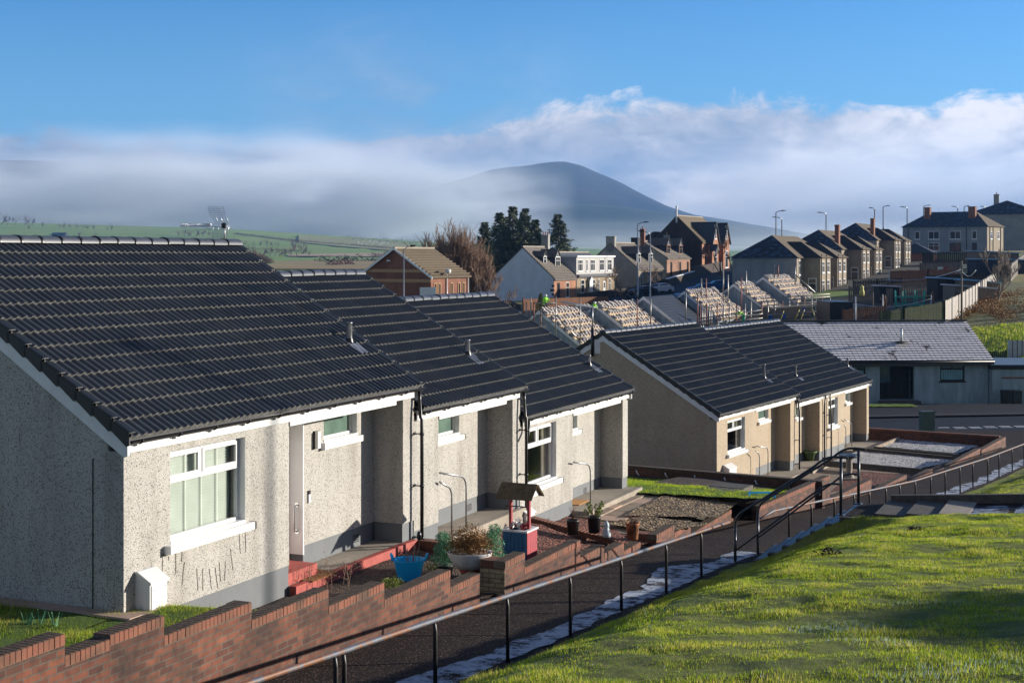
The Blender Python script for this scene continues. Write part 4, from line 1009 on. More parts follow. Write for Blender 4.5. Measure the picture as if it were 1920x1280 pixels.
# ------------------------------------------------------------------ garden ornaments
def foliage(mb, c, rx, ry, rz, n, size, mi=0, hollow=.35, jag=.25, seed=0, flat=0.0):
    rs = random.Random(seed)
    for _ in range(n):
        while True:
            v = Vector((rs.uniform(-1, 1), rs.uniform(-1, 1), rs.uniform(-1, 1)))
            if hollow < v.length < 1: break
        k = 1 + jag * mnoise.noise(v * 2.3 + Vector((seed, 0, 0)))
        p = Vector((c[0] + v.x * rx * k, c[1] + v.y * ry * k, c[2] + v.z * rz * k))
        a = Vector((rs.gauss(0, 1), rs.gauss(0, 1), rs.gauss(0, 1) * (1 - flat))).normalized(); b = a.cross(Vector((rs.gauss(0, 1), rs.gauss(0, 1), rs.gauss(0, 1)))).normalized()
        s_ = size * rs.uniform(.6, 1.3); mb.add([p - a * s_, p + b * s_ * .5, p + a * s_, p - b * s_ * .5], [(0, 1, 2, 3)], mi)
# blue bucket
pb = at(767, 1088, F * 5.44 / (1088 - VH)); M['blue_plastic'] = plain('bright_blue_plastic', (.03, .48, .95), .35, vary=.06); _n = M['blue_plastic'].node_tree; _t = N(_n, 'ShaderNodeBsdfTranslucent'); _t.inputs[0].default_value = (.10, .80, 1, 1); _m = _n.nodes.new('ShaderNodeMixShader'); _m.inputs[0].default_value = .5; _b = [q for q in _n.nodes if q.type == 'BSDF_PRINCIPLED'][0]; _o = [q for q in _n.nodes if q.type == 'OUTPUT_MATERIAL'][0]; _n.links.new(_b.outputs[0], _m.inputs[1]); _n.links.new(_t.outputs[0], _m.inputs[2]); _n.links.new(_m.outputs[0], _o.inputs[0])
t = thing('garden_bucket', 'bright blue flexible garden bucket with two handles standing on the mulch', 'bucket', (pb.x, pb.y, -5.44))
m = MB(); m.lathe((0, 0, 0), [(0, .0), (.175, .0), (.185, .02), (.26, .36), (.275, .365), (.275, .35), (.255, .345), (.18, .03), (0, .03)], 28, 0, 1, .92); m.build('tub', ['blue_plastic'], t)
for sg in (-1, 1):
    m = MB(); pts = [(sg * .262, -.075, .34), (sg * .285, -.07, .40), (sg * .305, -.03, .445), (sg * .305, .03, .445), (sg * .285, .07, .40), (sg * .262, .075, .34)]; m.tube(pts, .018, 8); m.build('handle', ['blue_plastic'], t)
m = MB()
for k in range(9):
    a = random.uniform(0, 6.28); r = random.uniform(.02, .12); m.tube([(r * math.cos(a), r * math.sin(a), .05), (r * 1.4 * math.cos(a), r * 1.4 * math.sin(a), .38), (r * 2 * math.cos(a), r * 2 * math.sin(a), random.uniform(.45, .58))], [.008, .006, .003], 5)
o = m.build('twiggy_plant', ['twig']); o.location = (pb.x, pb.y, -5.42); tag(o, 'bare twigs sticking up out of the blue bucket', 'plant')
m = MB(); m.tube([(0, 0, 0), (0, 0, .62)], .006, 6); m.lathe((0, 0, .60), [(0, 0), (.035, .03), (.045, .09), (.03, .15), (0, .17)], 10); o = m.build('solar_light', ['black']); o.location = (pb.x + .16, pb.y + .12, -5.4); tag(o, 'dark garden stake light standing right behind the blue bucket', 'light')
# spiral topiaries
def topiary(u, v, h, label, seed):
    Y = F * 5.5 / (v - VH); p = at(u, v, Y); p.z = -5.5; t = thing('spiral_topiary', label, 'plant', p, 0, 'spiral topiaries by the white planter')
    m = MB(); rs = random.Random(seed)
    n = 13
    for k in range(n):
        f = k / (n - 1); a = f * 5 * math.pi + seed; r = .12 * (1 - f * .55); c = (math.cos(a) * r, math.sin(a) * r, .22 + (h - .30) * f); s_ = .185 * (1 - .38 * f)
        foliage(m, c, s_, s_, s_ * .72, 360, .013, 0, .5, .3, seed * 31 + k)
    m.build('crown', ['topiary'], t)
    m = MB(); m.tube([(0, 0, .12), (0, 0, h - .1)], .015, 8); m.build('stem', ['bark'], t)
    m = MB(); m.lathe((0, 0, 0), [(0, 0), (.11, 0), (.145, .2), (.15, .22), (.13, .22), (0, .2)], 18); m.build('pot', ['black'], t)
topiary(834, 1082, .80, 'green spiral topiary left of the white planter, a dark ribbon at its tip', 1)
topiary(923, 1075, .86, 'green spiral topiary right of the white planter, behind the gate gap', 4)
# white oval planter with golden shrub
Y = 23.9; pw = at(881, 1064, Y); t = thing('planter', 'wide white oval planter with ridged sides between the two spiral topiaries', 'planter', pw)
M['white_stone'] = plain('white_painted_stone', (.72, .72, .72), .7, vary=.12, scale=9, bmp=.3)
m = MB(); m.lathe((0, 0, 0), [(0, .0), (.22, 0), (.27, .06), (.29, .07), (.31, .12), (.33, .13), (.345, .18), (.36, .19), (.375, .25), (.39, .265), (.385, .27), (.34, .25), (0, .22)], 30, 0, 1, .8); m.build('bowl', ['white_stone'], t)
m = MB(); m.lathe((0, 0, -.22), [(0, 0), (.16, 0), (.13, .1), (.2, .22)], 18); m.build('foot', ['red_paint'], t)
t = thing('golden_shrub', 'golden brown shrub filling the white oval planter', 'shrub', pw + Vector((0, 0, .2)))
m = MB()
for k in range(16):
    a = random.uniform(0, 6.28); r = random.uniform(.05, .26); foliage(m, (r * math.cos(a) * 1.1, r * math.sin(a), random.uniform(.10, .40)), .18, .16, .16, 420, .016, 0, .2, .4, 50 + k)
m.build('crown', ['shrub_gold'], t)
m = MB()
for k in range(12):
    a = random.uniform(0, 6.28); m.tube([(0, 0, 0), (.15 * math.cos(a), .12 * math.sin(a), .18), (.30 * math.cos(a), .26 * math.sin(a), .34)], [.012, .008, .004], 5)
m.build('stem', ['twig'], t)
def small_bush(u, v, z, rx, rz, mat, label, n=700, size=.013, seed=3, stems=False, name='garden_shrub', cat='shrub'):
    p = at(u, v, F * -z / (v - VH)); p.z = z; t = thing(name, label, cat, p); m = MB()
    for k in range(6):
        a = k * 1.05; foliage(m, (math.cos(a) * rx * .5, math.sin(a) * rx * .5, rz * (.5 + .15 * math.sin(k * 2))), rx * .5, rx * .5, rz * .5, n // 6, size, 0, .2, .4, seed + k)
    m.build('crown', [mat], t); m = MB()
    for k in range(5): a = k * 1.3; m.tube([(0, 0, -.02), (math.cos(a) * rx * .4, math.sin(a) * rx * .4, rz * .6)], [.008, .004], 5)
    m.build('stem', ['twig'], t); return t
small_bush(735, 1103, -5.28, .20, .17, 'shrub_lime', 'bright lime green bush behind the brick wall left of the blue bucket', 900)
small_bush(812, 1075, -5.42, .16, .20, 'shrub_lime', 'small lime green plant between the blue bucket and the spiral topiary', 400, seed=17)
small_bush(880, 1088, -5.35, .17, .14, 'shrub_green', 'low green plant before the white oval planter', 500, seed=23)
small_bush(662, 1102, -5.42, .09, .07, 'shrub_lime', 'tiny lime tuft beside the brick wall coping', 160, seed=29)
# dead stems at the wall
def dead_stems(u, v, z, label, n=8, h=.6, seed=0, w=.25, seeds=True):
    rs = random.Random(seed); p = at(u, v, F * -z / (v - VH)); p.z = z; m = MB()
    for k in range(n):
        b0 = Vector((rs.uniform(-w, w), rs.uniform(-w, w) * .5, 0)); hh = h * rs.uniform(.5, 1); d = Vector((rs.uniform(-.2, .2), rs.uniform(-.2, .2), 1)); e_ = b0 + d * hh
        m.tube([b0, b0 + d * hh * .5 + Vector((rs.uniform(-.03, .03), 0, 0)), e_], [.005, .004, .002], 4)
        for j in range(3):
            q = b0 + d * hh * rs.uniform(.4, .9); r_ = q + Vector((rs.uniform(-.14, .14), rs.uniform(-.1, .1), rs.uniform(.05, .14))); m.tube([q, r_], [.003, .0015], 4)
            if seeds: m.lathe(tuple(r_), [(0, -.012), (.012, 0), (0, .014)], 5)
    o = m.build('dead_stems', ['twig']); o.location = p; return tag(o, label, 'plant')
dead_stems(557, 1118, -5.42, 'bare branching stems in the corner beside the near porch', 7, .62, 1, .16, False)
dead_stems(622, 1108, -5.42, 'dry seed heads standing over the brick wall', 10, .58, 2, .3)
# wall stains of dead climber on house A
for u, v0, v1, du in ((305, 1038, 1072, -1), (329.5, 1032, 1075, 0), (346, 1053, 1096, -5), (369, 1065, 1106, 2), (380, 1065, 1106, 0), (392, 1065, 1104, 5), (404, 1064, 1102, 4), (411, 1053, 1090, 3), (423, 1052, 1088, -2), (432, 1028, 1068, 5), (448, 998, 1037, 3), (460, 998, 1034, 1), (315, 1042, 1050, 2), (341, 1031, 1052, 0)):
    s0, _, z0 = FA.hit(u, v0, -.004); s1, _, z1 = FA.hit(u + du, v1, -.004); k = 7; pts = []
    for i in range(k + 1): f = i / k; pts.append((s0 + (s1 - s0) * f + random.uniform(-.006, .006), -.006, z0 + (z1 - z0) * f + 5.3))
    m = MB(); m.tube(pts, .004, 4); m.build('climber_stem', ['soil'], A.t)
# wishing well
def wishing_well():
    M['well_blue'] = plain('blue_painted_board', (.015, .11, .26), .55, vary=.15, scale=8); M['well_red'] = plain('red_painted_board', (.34, .04, .05), .55, vary=.1, scale=8)
    M['shingle'] = multi('mossy_roof_board', [(.3, (.07, .048, .025)), (.7, (.20, .14, .07))], 9, 5, .9, .5, .01)
    Y = 25.6; c = at(987, 1032, Y); w = .36
    # box corner positions: near vertical edge in column 989, left end 938, right end 1008
    t = thing('wishing_well', 'blue and red wooden wishing well planter under a little pitched roof', 'ornament', (c.x, c.y, c.z - .12), FA.rz)
    x0, x1, y0, y1, h = 0, .46, 0, .46, .44
    m = MB(); m.box(x0, x1, y0, y1, -.1, h - .10, 0)
    for k in range(6):                                          # boards, face by face
        f0, f1 = k / 6, (k + 1) / 6
        m.box(x0 - .016, x0 - .001, y0 + (y1 - y0) * f0 + .003, y0 + (y1 - y0) * f1 - .003, -.1, h, 0)
        m.box(x0 + (x1 - x0) * f0 + .003, x0 + (x1 - x0) * f1 - .003, y0 - .016, y0 - .001, -.1, h, 1)
        m.box(x0 + (x1 - x0) * f0 + .003, x0 + (x1 - x0) * f1 - .003, y1 + .001, y1 + .016, -.1, h, 1)
        m.box(x1 + .001, x1 + .016, y0 + (y1 - y0) * f0 + .003, y0 + (y1 - y0) * f1 - .003, -.1, h, 0)
    m.build('box', ['well_blue', 'well_red'], t)
    m = MB(); e = .03
    for a in ((x0 - e, x1 + e, y0 - e, y0 + .05), (x0 - e, x1 + e, y1 - .05, y1 + e), (x0 - e, x0 + .05, y0 + .05, y1 - .05), (x1 - .05, x1 + e, y0 + .05, y1 - .05)): m.box(a[0], a[1], a[2], a[3], h, h + .03)
    m.build('rim', ['white_stone'], t)
    for sx, yy in ((.02, .02), (.02, .44)):
        pass
    zt = 1.12
    for yy in (.05, .41):
        m = MB(); m.box(.20, .26, yy - .025, yy + .025, h - .1, zt, 0); m.box(.261, .268, yy - .02, yy + .025, h + .03, zt, 1); m.build('post', ['well_red', 'upvc'], t)
    m = MB(); m.tube([(.23, .05, .86), (.23, .50, .86), (.23, .53, .80)], .012, 6); m.build('crank', ['black'], t)
    m = MB()
    for sg in (-1, 1):
        a, b = (.23, zt + .17), (.23 + sg * .28, zt - .07); m.prism([a, b, (b[0], b[1] - .02), (a[0], a[1] - .02)], -.12, .58, 'y', 0)
        for k in range(3): q = (k + .3) / 3; m.prism([(a[0] + (b[0] - a[0]) * q, a[1] + (b[1] - a[1]) * q + .012), (a[0] + (b[0] - a[0]) * (q + .3), a[1] + (b[1] - a[1]) * (q + .3) + .004), (a[0] + (b[0] - a[0]) * (q + .3), a[1] + (b[1] - a[1]) * (q + .3) - .004), (a[0] + (b[0] - a[0]) * q, a[1] + (b[1] - a[1]) * q)], -.13, .59, 'y', 0)
    for yy in (-.06, .52): m.prism([(.23, zt + .14), (.45, zt - .06), (.01, zt - .06)], yy, yy + .015, 'y', 1)
    m.build('roof', ['shingle', 'upvc_dirty'], t)
    t2 = thing('artificial_flowers', 'red white and blue artificial flowers filling the wishing well', 'flowers', (c.x, c.y, c.z - .12 + h), FA.rz); m = MB()
    for k in range(14): foliage(m, (random.uniform(.08, .40), random.uniform(.08, .40), random.uniform(.02, .10)), .05, .05, .05, 40, .022, k % 3, .1, .2, 80 + k)
    foliage(m, (.2, .24, .14), .07, .07, .08, 60, .025, 1, .1, .2, 99); m.build('petals', ['well_red', 'upvc', 'blue_glass'], t2)
wishing_well()
# pots by the cross wall
def pot(u, v, z, r, h, mat, label, name='flower_pot'):
    p = at(u, v, F * -z / (v - VH)); p.z = z; m = MB(); m.lathe((0, 0, 0), [(0, 0), (r * .82, 0), (r, h * .9), (r * 1.06, h * .92), (r * 1.06, h), (r * .92, h), (r * .9, h * .85), (0, h * .85)], 18)
    o = m.build(name, [mat]); o.location = p; tag(o, label, 'flowerpot', 'plant pots on the red mulch'); return p
M['pot_black'] = plain('black_plant_pot', (.018, .018, .018), .4); M['terracotta'] = multi('chipped_terracotta', [(.35, (.03, .02, .015)), (.5, (.30, .11, .045)), (.7, (.46, .2, .09))], 7, 4, .8, .3, .01)
p1 = pot(1074, 1001, -5.78, .13, .30, 'pot_black', 'black pot with a bare dead plant on the red mulch'); p2 = pot(1114, 998, -5.80, .14, .34, 'pot_black', 'black pot holding a leafy green shrub')
p3 = pot(1186, 1010, -5.95, .14, .34, 'terracotta', 'chipped terracotta and black pot at the end of the mulch')
def potplant(p, h, mat, label, rx=.2, n=500, bare=False, seed=5):
    t = thing('pot_plant', label, 'plant', (p.x, p.y, p.z + .28)); m = MB(); rs = random.Random(seed)
    for k in range(14):
        a = rs.uniform(0, 6.28); e_ = Vector((math.cos(a) * rx * rs.uniform(.4, 1), math.sin(a) * rx * rs.uniform(.4, 1), h * rs.uniform(.5, 1))); m.tube([(0, 0, 0), e_ * .5 + Vector((0, 0, .04)), e_], [.006, .004, .002], 4)
    m.build('stem', ['twig_red' if bare else 'twig'], t)
    if not bare:
        m = MB(); rs = random.Random(seed)
        for k in range(14):
            a = rs.uniform(0, 6.28); e_ = Vector((math.cos(a) * rx * rs.uniform(.4, 1), math.sin(a) * rx * rs.uniform(.4, 1), h * rs.uniform(.5, 1)))
            for j in range(3): foliage(m, tuple(e_ * (.55 + .22 * j)), .035, .035, .04, n // 40, .018, 0, .1, .2, seed + k * 3 + j)
        m.build('crown', [mat], t)
potplant(p1, .32, 'twig', 'bare dead plant in the first black pot', .14, bare=True); potplant(p2, .34, 'shrub_lime', 'leafy green shrub in the middle pot', .26, 900, seed=8); potplant(p3, .30, 'twig_red', 'dry reddish plant in the chipped terracotta pot', .2, bare=True, seed=12)
# small garden gnome-like figurine
p = at(1137, 1006, F * 5.86 / (1006 - VH)); m = MB(); m.lathe((0, 0, 0), [(0, 0), (.09, 0), (.10, .05), (.07, .14), (.05, .19), (.062, .23), (.05, .28), (.02, .33), (0, .35)], 12); m.lathe((.05, -.03, .1), [(0, -.04), (.035, 0), (0, .04)], 8); m.lathe((-.05, -.03, .12), [(0, -.04), (.035, 0), (0, .04)], 8)
M['pale_blue_stone'] = plain('pale_blue_stone', (.42, .50, .55), .7, vary=.35, scale=20); o = m.build('garden_ornament', ['pale_blue_stone']); o.location = p; tag(o, 'small pale blue stone figure seated on the red mulch', 'ornament')
# ------------------------------------------------------------------ gardens of the cream block
zD = lambda x, y: -8.66 + (interp(FD.w(x, y).y, [30, 36, 41, 46, 50, 60, 70], [-6.9, -7.3, -7.6, -8.0, -8.5, -8.62, -8.66]) + 8.66) * sm((-y - 1.0) / 4)
patch('garden_paving', 'slab', FD, lin(0, xe, 30), lin(-5.7, .7, 10), zD, dz=-.01)
patch('garden_soil', 'soil', FD, lin(-16, 0, 12), lin(-5.7, 6, 10), zD, dz=-.02)
def d_patch(name, mat, pts, z=-8.60, dz=.03):
    """quadrilateral read off the photo at height z in the cream block's garden"""
    m = MB(); P = [at(u, v, F * -z / (v - VH)) for u, v in pts]
    def fn(i, j): p = (P[0] * (1 - i) + P[1] * i) * (1 - j) + (P[3] * (1 - i) + P[2] * i) * j; return Vector((p.x, p.y, z + dz + .02 * mnoise.noise(p * 3)))
    m.sheet(fn, lin(0, 1, 14), lin(0, 1, 14)); o = m.build(name, [mat]); o['kind'] = 'structure'; return P
d_patch('gravel_bed', 'gravel_white', [(1655, 838), (1795, 851), (1835, 836), (1682, 824)], -8.56)
d_patch('gravel_bed', 'gravel_white', [(1560, 866), (1722, 880), (1793, 864), (1610, 846)], -8.56)
d_patch('mulch_bed', 'mulch', [(1556, 925), (1640, 915), (1700, 893), (1600, 884)], -8.05, .05)
def kerb_px(pts, z, label, w=.12, h=.22, mat='concrete_dark'):
    P = [at(u, v, F * -z / (v - VH)) for u, v in pts]; o0 = P[0].copy(); m = MB()
    for a, b in zip(P[:-1], P[1:]): m.bar(a - o0, b - o0, w, h)
    o = m.build('edging_kerb', [mat]); o.location = o0; return tag(o, label, 'kerb')
kerb_px([(1640, 841), (1800, 856)], -8.5, 'dark kerb on the near side of the farther white gravel bed', .14, .2)
kerb_px([(1640, 841), (1685, 823)], -8.5, 'pale kerb at the left end of the farther white gravel bed', .1, .2, 'slab')
kerb_px([(1545, 868), (1730, 884)], -8.45, 'dark kerb along the near side of the larger white gravel bed', .14, .24)
kerb_px([(1600, 842), (1800, 861)], -8.52, 'dark kerb between the two white gravel beds', .12, .2)
entrance(FD, r0, r2 - .1, -.5, -8.52, 'concrete porch slab at the nearer cream bungalow')
entrance(FD, 8.4, e[1] - .1, -.6, -8.58, 'concrete porch slab with a flowerpot on it at the cream bungalows')
entrance(FD, e[4] + .1, 18.6, -.9, -8.58, 'concrete porch slab at the farthest cream bungalow')
x, y = FD.floor(1518, 862, -8.58); P = at(1518, 862, F * 8.56 / (862 - VH)); m = MB(); m.lathe((0, 0, 0), [(0, 0), (.17, 0), (.24, .30), (.31, .32), (.31, .38), (.26, .38), (0, .33)], 18); o = m.build('flower_pot', ['shrub_green']); o.location = P; tag(o, 'green glazed flowerpot standing in the dark porch of the cream bungalow', 'flowerpot')
# bird bath
P = at(1592, 897, F * 8.0 / (897 - VH)); t = thing('bird_bath', 'stone bird bath on a turned pedestal beside the stair posts', 'bird bath', P)
m = MB(); m.box(-.32, .32, -.32, .32, -.1, .05); m.lathe((0, 0, .05), [(.19, 0), (.17, .06), (.10, .14), (.12, .4), (.10, .62), (.17, .70)], 18); m.build('pedestal', ['concrete'], t)
m = MB(); m.lathe((0, 0, .74), [(.14, 0), (.36, .04), (.38, .12), (.34, .12), (0, .07)], 22); m.build('bowl', ['wet'], t)
# blue folded plank thing by the wall
P = at(1432, 936, 36.0); m = MB(); m.box(-.45, .3, -.02, .02, .05, .09); m.box(-.35, .25, .2, .24, .12, .16); m.bar((-.4, 0, .07), (-.3, .22, .14), .03); m.bar((.28, 0, .07), (.22, .22, .14), .03); o = m.build('folding_frame', ['blue_plastic']); o.location = P; tag(o, 'light blue folded frame lying behind the brick wall under the stair rail', 'frame')
# ------------------------------------------------------------------ terrain
TT = [-.62, -.36, -.2, -.08, 0, .08, .15, .2, .25, .3, .36, .46, .7]
TY = [-30, 20, 45, 68, 92, 97, 110, 125, 150, 175, 205, 240, 290, 340, 450, 700, 1000, 1300, 1800, 2300, 2700, 3100, 3600]
TZ = {
 -30: [-8] * 13, 20: [-8] * 13, 45: [-9.2] * 13, 68: [-9.6] * 13, 92: [-9, -9, -9, -9, -9.2, -9.4, -9.6, -9.7, -9.7, -9.7, -9.7, -9.0, -8.5],
 97: [-9, -9, -9, -9, -9.2, -9.4, -9.6, -9.4, -9.2, -8.6, -7.4, -7, -6.5], 110: [-8.5, -8.5, -8.5, -8.5, -9, -9.6, -9.5, -9, -8.2, -7.6, -6.35, -6, -5.5],
 125: [-8, -8, -8, -8, -8.5, -9.5, -9.3, -8.4, -7.0, -6.4, -5.75, -5.3, -4.8], 150: [-7.5, -7.5, -7.3, -7.3, -7.8, -8.6, -8.2, -6.9, -6.1, -5.3, -4.7, -4.2, -3.8],
 175: [-7, -7, -7, -7, -6.9, -7.2, -6.6, -5.8, -5.0, -4.5, -3.9, -3.2, -2.8], 205: [-6.5, -6.5, -6.5, -6.5, -6.9, -6.1, -5.0, -4.5, -4.0, -3.5, -2.95, -2.2, -1.8],
 240: [-6, -6, -6, -6, -6.2, -5.4, -3.6, -3.0, -2.6, -2.2, -1.7, -.8, -.2], 290: [-5.6, -5.6, -5.6, -5.6, -5.6, -4.8, -2.6, -1.4, -.4, .3, .6, 1.2, 2],
 340: [-5.2, -5.2, -5.2, -5.2, -5.2, -4.5, -2.2, -1.2, -.2, .4, 1, 2, 3], 450: [-5, -4.8, -4.6, -4.6, -5, -5, -4, -4, -4, -4, -4, -4, -4],
 700: [-4.6, -4.6, -4.4, -4.2, -4.6, -6, -9, -12, -14, -14, -14, -14, -14], 1000: [-3.6, -3.6, -3.4, -3.0, -3.4, -5, -9, -12, -14, -14, -14, -14, -14],
 1300: [-1, .8, -1.0, -.6, -1.5, -3, -6, -8, -8, -8, -8, -8, -8], 1800: [17, 20, 14, 8, 3, 1, -2, -2, -2, -2, -2, -2, -2],
 2300: [46, 44, 36, 20, 8, 4, 2, 2, 2, 2, 2, 2, 2], 2700: [68, 62, 50, 28, 14, 8, 6, 6, 6, 6, 6, 6, 6], 3100: [70, 66, 55, 30, 18, 12, 10, 10, 10, 10, 10, 10, 10],
 3600: [80, 74, 60, 40, 24, 20, 20, 20, 20, 20, 20, 20, 20]}
TA = np.array([TZ[y] for y in TY], dtype=float)
def terr(x, y):
    yy = max(y, 20.0); t = x / yy
    j = int(np.clip(np.searchsorted(TY, y) - 1, 0, len(TY) - 2)); fy = min(1, max(0, (y - TY[j]) / (TY[j + 1] - TY[j])))
    a = np.interp(t, TT, TA[j]); b = np.interp(t, TT, TA[j + 1]); return float(a * (1 - fy) + b * fy)
def tpt(u, Y, dz=0.0): X = (u - UC) / F * Y; return Vector((X, Y, terr(X, Y) + dz))
def terrain():
    m = MB(); ys = [-30, 0, 20, 35, 45, 60, 68, 80, 92] + [97 + 4 * i for i in range(30)] + [220 + 12 * i for i in range(20)] + [460 + 40 * i for i in range(30)] + [1680 + 60 * i for i in range(33)]
    ts = [-.62 + 1.32 * i / 110 for i in range(111)]
    def fn(t, y): x = t * max(y, 60.0); n = mnoise.noise(Vector((x * .02, y * .02, 0))) * (min(1.4, max(0, (y - 95)) * .004)); return Vector((x, y, terr(x, y) + n))
    m.sheet(fn, ts, ys); return m.build('terrain', ['field_green'])
M['field_green'] = multi('pasture', [(.3, (.12, .22, .02)), (.55, (.20, .31, .03)), (.8, (.28, .31, .05))], .012, 5, bmp=0, stops2=[(.35, (.15, .25, .025)), (.65, (.26, .28, .05))], scale2=.004, mixamt=.5)
M['rough_grass'] = multi('rough_winter_grass', [(.3, (.08, .085, .02)), (.5, (.26, .21, .06)), (.75, (.20, .24, .035))], .55, 7, bmp=.6, bdist=.2, stops2=[(.35, (.07, .09, .02)), (.65, (.22, .19, .05))], scale2=.08, mixamt=.45)
M['green_right'] = multi('sunny_rough_lawn', [(.3, (.20, .22, .025)), (.55, (.42, .39, .05)), (.8, (.50, .42, .09))], .9, 7, bmp=.8, bdist=.15)
M['field_brown'] = multi('marsh_field', [(.3, (.19, .125, .045)), (.55, (.33, .23, .08)), (.8, (.42, .30, .11))], .08, 6, bmp=0, stretch=(.25, 1, 1))
M['field_tan'] = multi('reed_bed', [(.3, (.38, .25, .14)), (.7, (.52, .36, .21))], .03, 6, bmp=0)
M['field_olive'] = multi('olive_pasture', [(.3, (.22, .22, .055)), (.7, (.30, .28, .09))], .015, 5, bmp=0)
structure(terrain())
def field(name, mat, us, vs_near, vs_far, dz=.35, n=26, m2=6, kind='structure'):
    """a strip of ground between two depth lines: us photo columns, Y given by near/far depth lists"""
    m = MB()
    def fn(i, j):
        u = np.interp(i, np.linspace(0, 1, len(us)), us); yn = np.interp(i, np.linspace(0, 1, len(us)), vs_near); yf_ = np.interp(i, np.linspace(0, 1, len(us)), vs_far)
        Y = yn + (yf_ - yn) * j; return tpt(u, Y, dz)
    m.sheet(fn, lin(0, 1, n), lin(0, 1, m2)); o = m.build(name, [mat]); o['kind'] = kind; return o
field('rough_field', 'rough_grass', [-300, 300, 700, 1000, 1300], [100, 100, 100, 100, 100], [400, 420, 420, 400, 300], .12, 60, 40)
M['shade_plot'] = multi('garden_ground_painted_shade', [(.3, (.02, .018, .012)), (.55, (.06, .05, .03)), (.8, (.09, .10, .03))], .8, 7, bmp=.6, bdist=.2)  # garden ground with the shade over it put into a darker colour
field('garden_plots', 'shade_plot', [1300, 1500, 1700, 1840], [110, 110, 104, 104], [330, 330, 330, 330], .10, 40, 40)
field('grass_slope', 'green_right', [1730, 1800, 1900, 2100], [97, 96, 95, 95], [126, 124, 122, 120], .16, 30, 12)
field('scrub_ground', 'rough_grass', [1800, 1900, 2100], [122, 121, 119], [330, 330, 330], .18, 30, 30)
field('brown_field', 'field_brown', [380, 500, 640, 800, 900], [430, 430, 430, 430, 430], [760, 780, 860, 950, 980], .5)
field('tan_field', 'field_tan', [540, 620, 720, 830], [1210, 1190, 1120, 1080], [1330, 1360, 1400, 1300], .8)
field('olive_field', 'field_olive', [560, 640, 760, 800], [1950, 1800, 1500, 1420], [2420, 2420, 2250, 1750], 1.0)
# ------------------------------------------------------------------ hills
M['moor'] = multi('moorland', [(.35, (.003, .006, .010)), (.5, (.010, .013, .017)), (.62, (.034, .025, .022)), (.75, (.016, .024, .018))], .0042, 8, bmp=0)
M['forest_far'] = multi('forest_block', [(.3, (.012, .02, .014)), (.7, (.03, .04, .02))], .01, 5, bmp=0)
def hill(name, crest, Y, Yf, vbase, mat, n=90, m2=12, rough=6):
    m = MB(); cu = [c[0] for c in crest]; cv = [c[1] for c in crest]
    def fn(u, j):
        v = np.interp(u, cu, cv); zc = (VH - v) / F * Y; zb = (VH - vbase) / F * Yf; YY = Yf + (Y - Yf) * j
        z = zb + (zc - zb) * (math.sin(j * math.pi / 2) ** 1.25 if j <= 1 else 1 - (j - 1)); z += mnoise.noise(Vector((u * .012, j * 3, 0))) * rough * j * (1.3 - j) * 4
        return Vector(((u - UC) / F * YY, YY, z))
    m.sheet(fn, lin(cu[0], cu[-1], n), lin(0, 1.2, m2)); return structure(m.build(name, [mat]))
hill('hill', [(-900, 318), (-300, 308), (0, 304), (120, 306), (230, 312), (340, 318), (440, 334), (540, 350), (640, 366), (760, 392), (860, 420)], 5600, 3900, 455, 'moor')
hill('hill', [(560, 430), (640, 400), (720, 380), (800, 356), (860, 338), (915, 324), (960, 314), (1010, 309), (1060, 306), (1090, 312), (1120, 325), (1160, 341), (1200, 361), (1250, 386), (1300, 402), (1400, 420), (1550, 445), (1750, 465)], 5000, 3850, 460, 'moor', 120, 16)
hill('hill', [(900, 425), (970, 396), (1030, 383), (1100, 382), (1180, 388), (1250, 397), (1330, 412), (1450, 434)], 3800, 3300, 462, 'forest_far', 60, 8, 3)
# ------------------------------------------------------------------ road in front of the frosted roof
def flat(name, mat, z, pts):
    m = MB(); m.add([(x, y, z) for x, y in pts], [tuple(range(len(pts)))]); return structure(m.build(name, [mat]))
ZR = -9.33
pz = lambda u, v, z: (lambda q: (q.x, q.y))(at(u, v, F * -z / (v - VH)))
flat('pavement', 'pavement', ZR + .10, [pz(1560, 782.5, ZR + .1), pz(2000, 775, ZR + .1), pz(2000, 757, ZR + .1), pz(1560, 757, ZR + .1)])
flat('road', 'road', ZR, [pz(1500, 830, ZR), pz(2050, 830, ZR), pz(2050, 772, ZR), pz(1500, 780, ZR)])
flat('pavement', 'asphalt', ZR + .05, [pz(1500, 802, ZR + .05), pz(1900, 808, ZR + .05), pz(2050, 809, ZR + .05), pz(2050, 900, ZR + .05), pz(1500, 900, ZR + .05)])
m = MB()
P = [Vector((*pz(u, v, ZR), ZR)) for u, v in ((1560, 783.5), (2000, 776))]; m.bar(P[0] + Vector((0, 0, .04)), P[1] + Vector((0, 0, .04)), .14, .13); o = m.build('road_kerb', ['concrete_dark']); tag(o, 'long dark kerb on the far side of the road', 'kerb')
m = MB()
for k, (u, v) in enumerate([(1759, 801.5), (1787, 801), (1816, 800.5), (1844, 799.5), (1873, 799), (1901, 798.5)]):
    a, b = pz(u, v, ZR), pz(u + 21, v - .2, ZR); m.add([(a[0], a[1] - .10, ZR + .005), (b[0], b[1] - .10, ZR + .005), (b[0], b[1] + .10, ZR + .005), (a[0], a[1] + .10, ZR + .005)], [(0, 1, 2, 3)])
    if k >= 1:
        a, b = pz(u + 4, v + 1.9, ZR), pz(u + 26, v + 1.7, ZR); m.add([(a[0], a[1] - .08, ZR + .005), (b[0], b[1] - .08, ZR + .005), (b[0], b[1] + .08, ZR + .005), (a[0], a[1] + .08, ZR + .005)], [(0, 1, 2, 3)])
structure(m.build('road_markings', ['paint_line']))
m = MB()
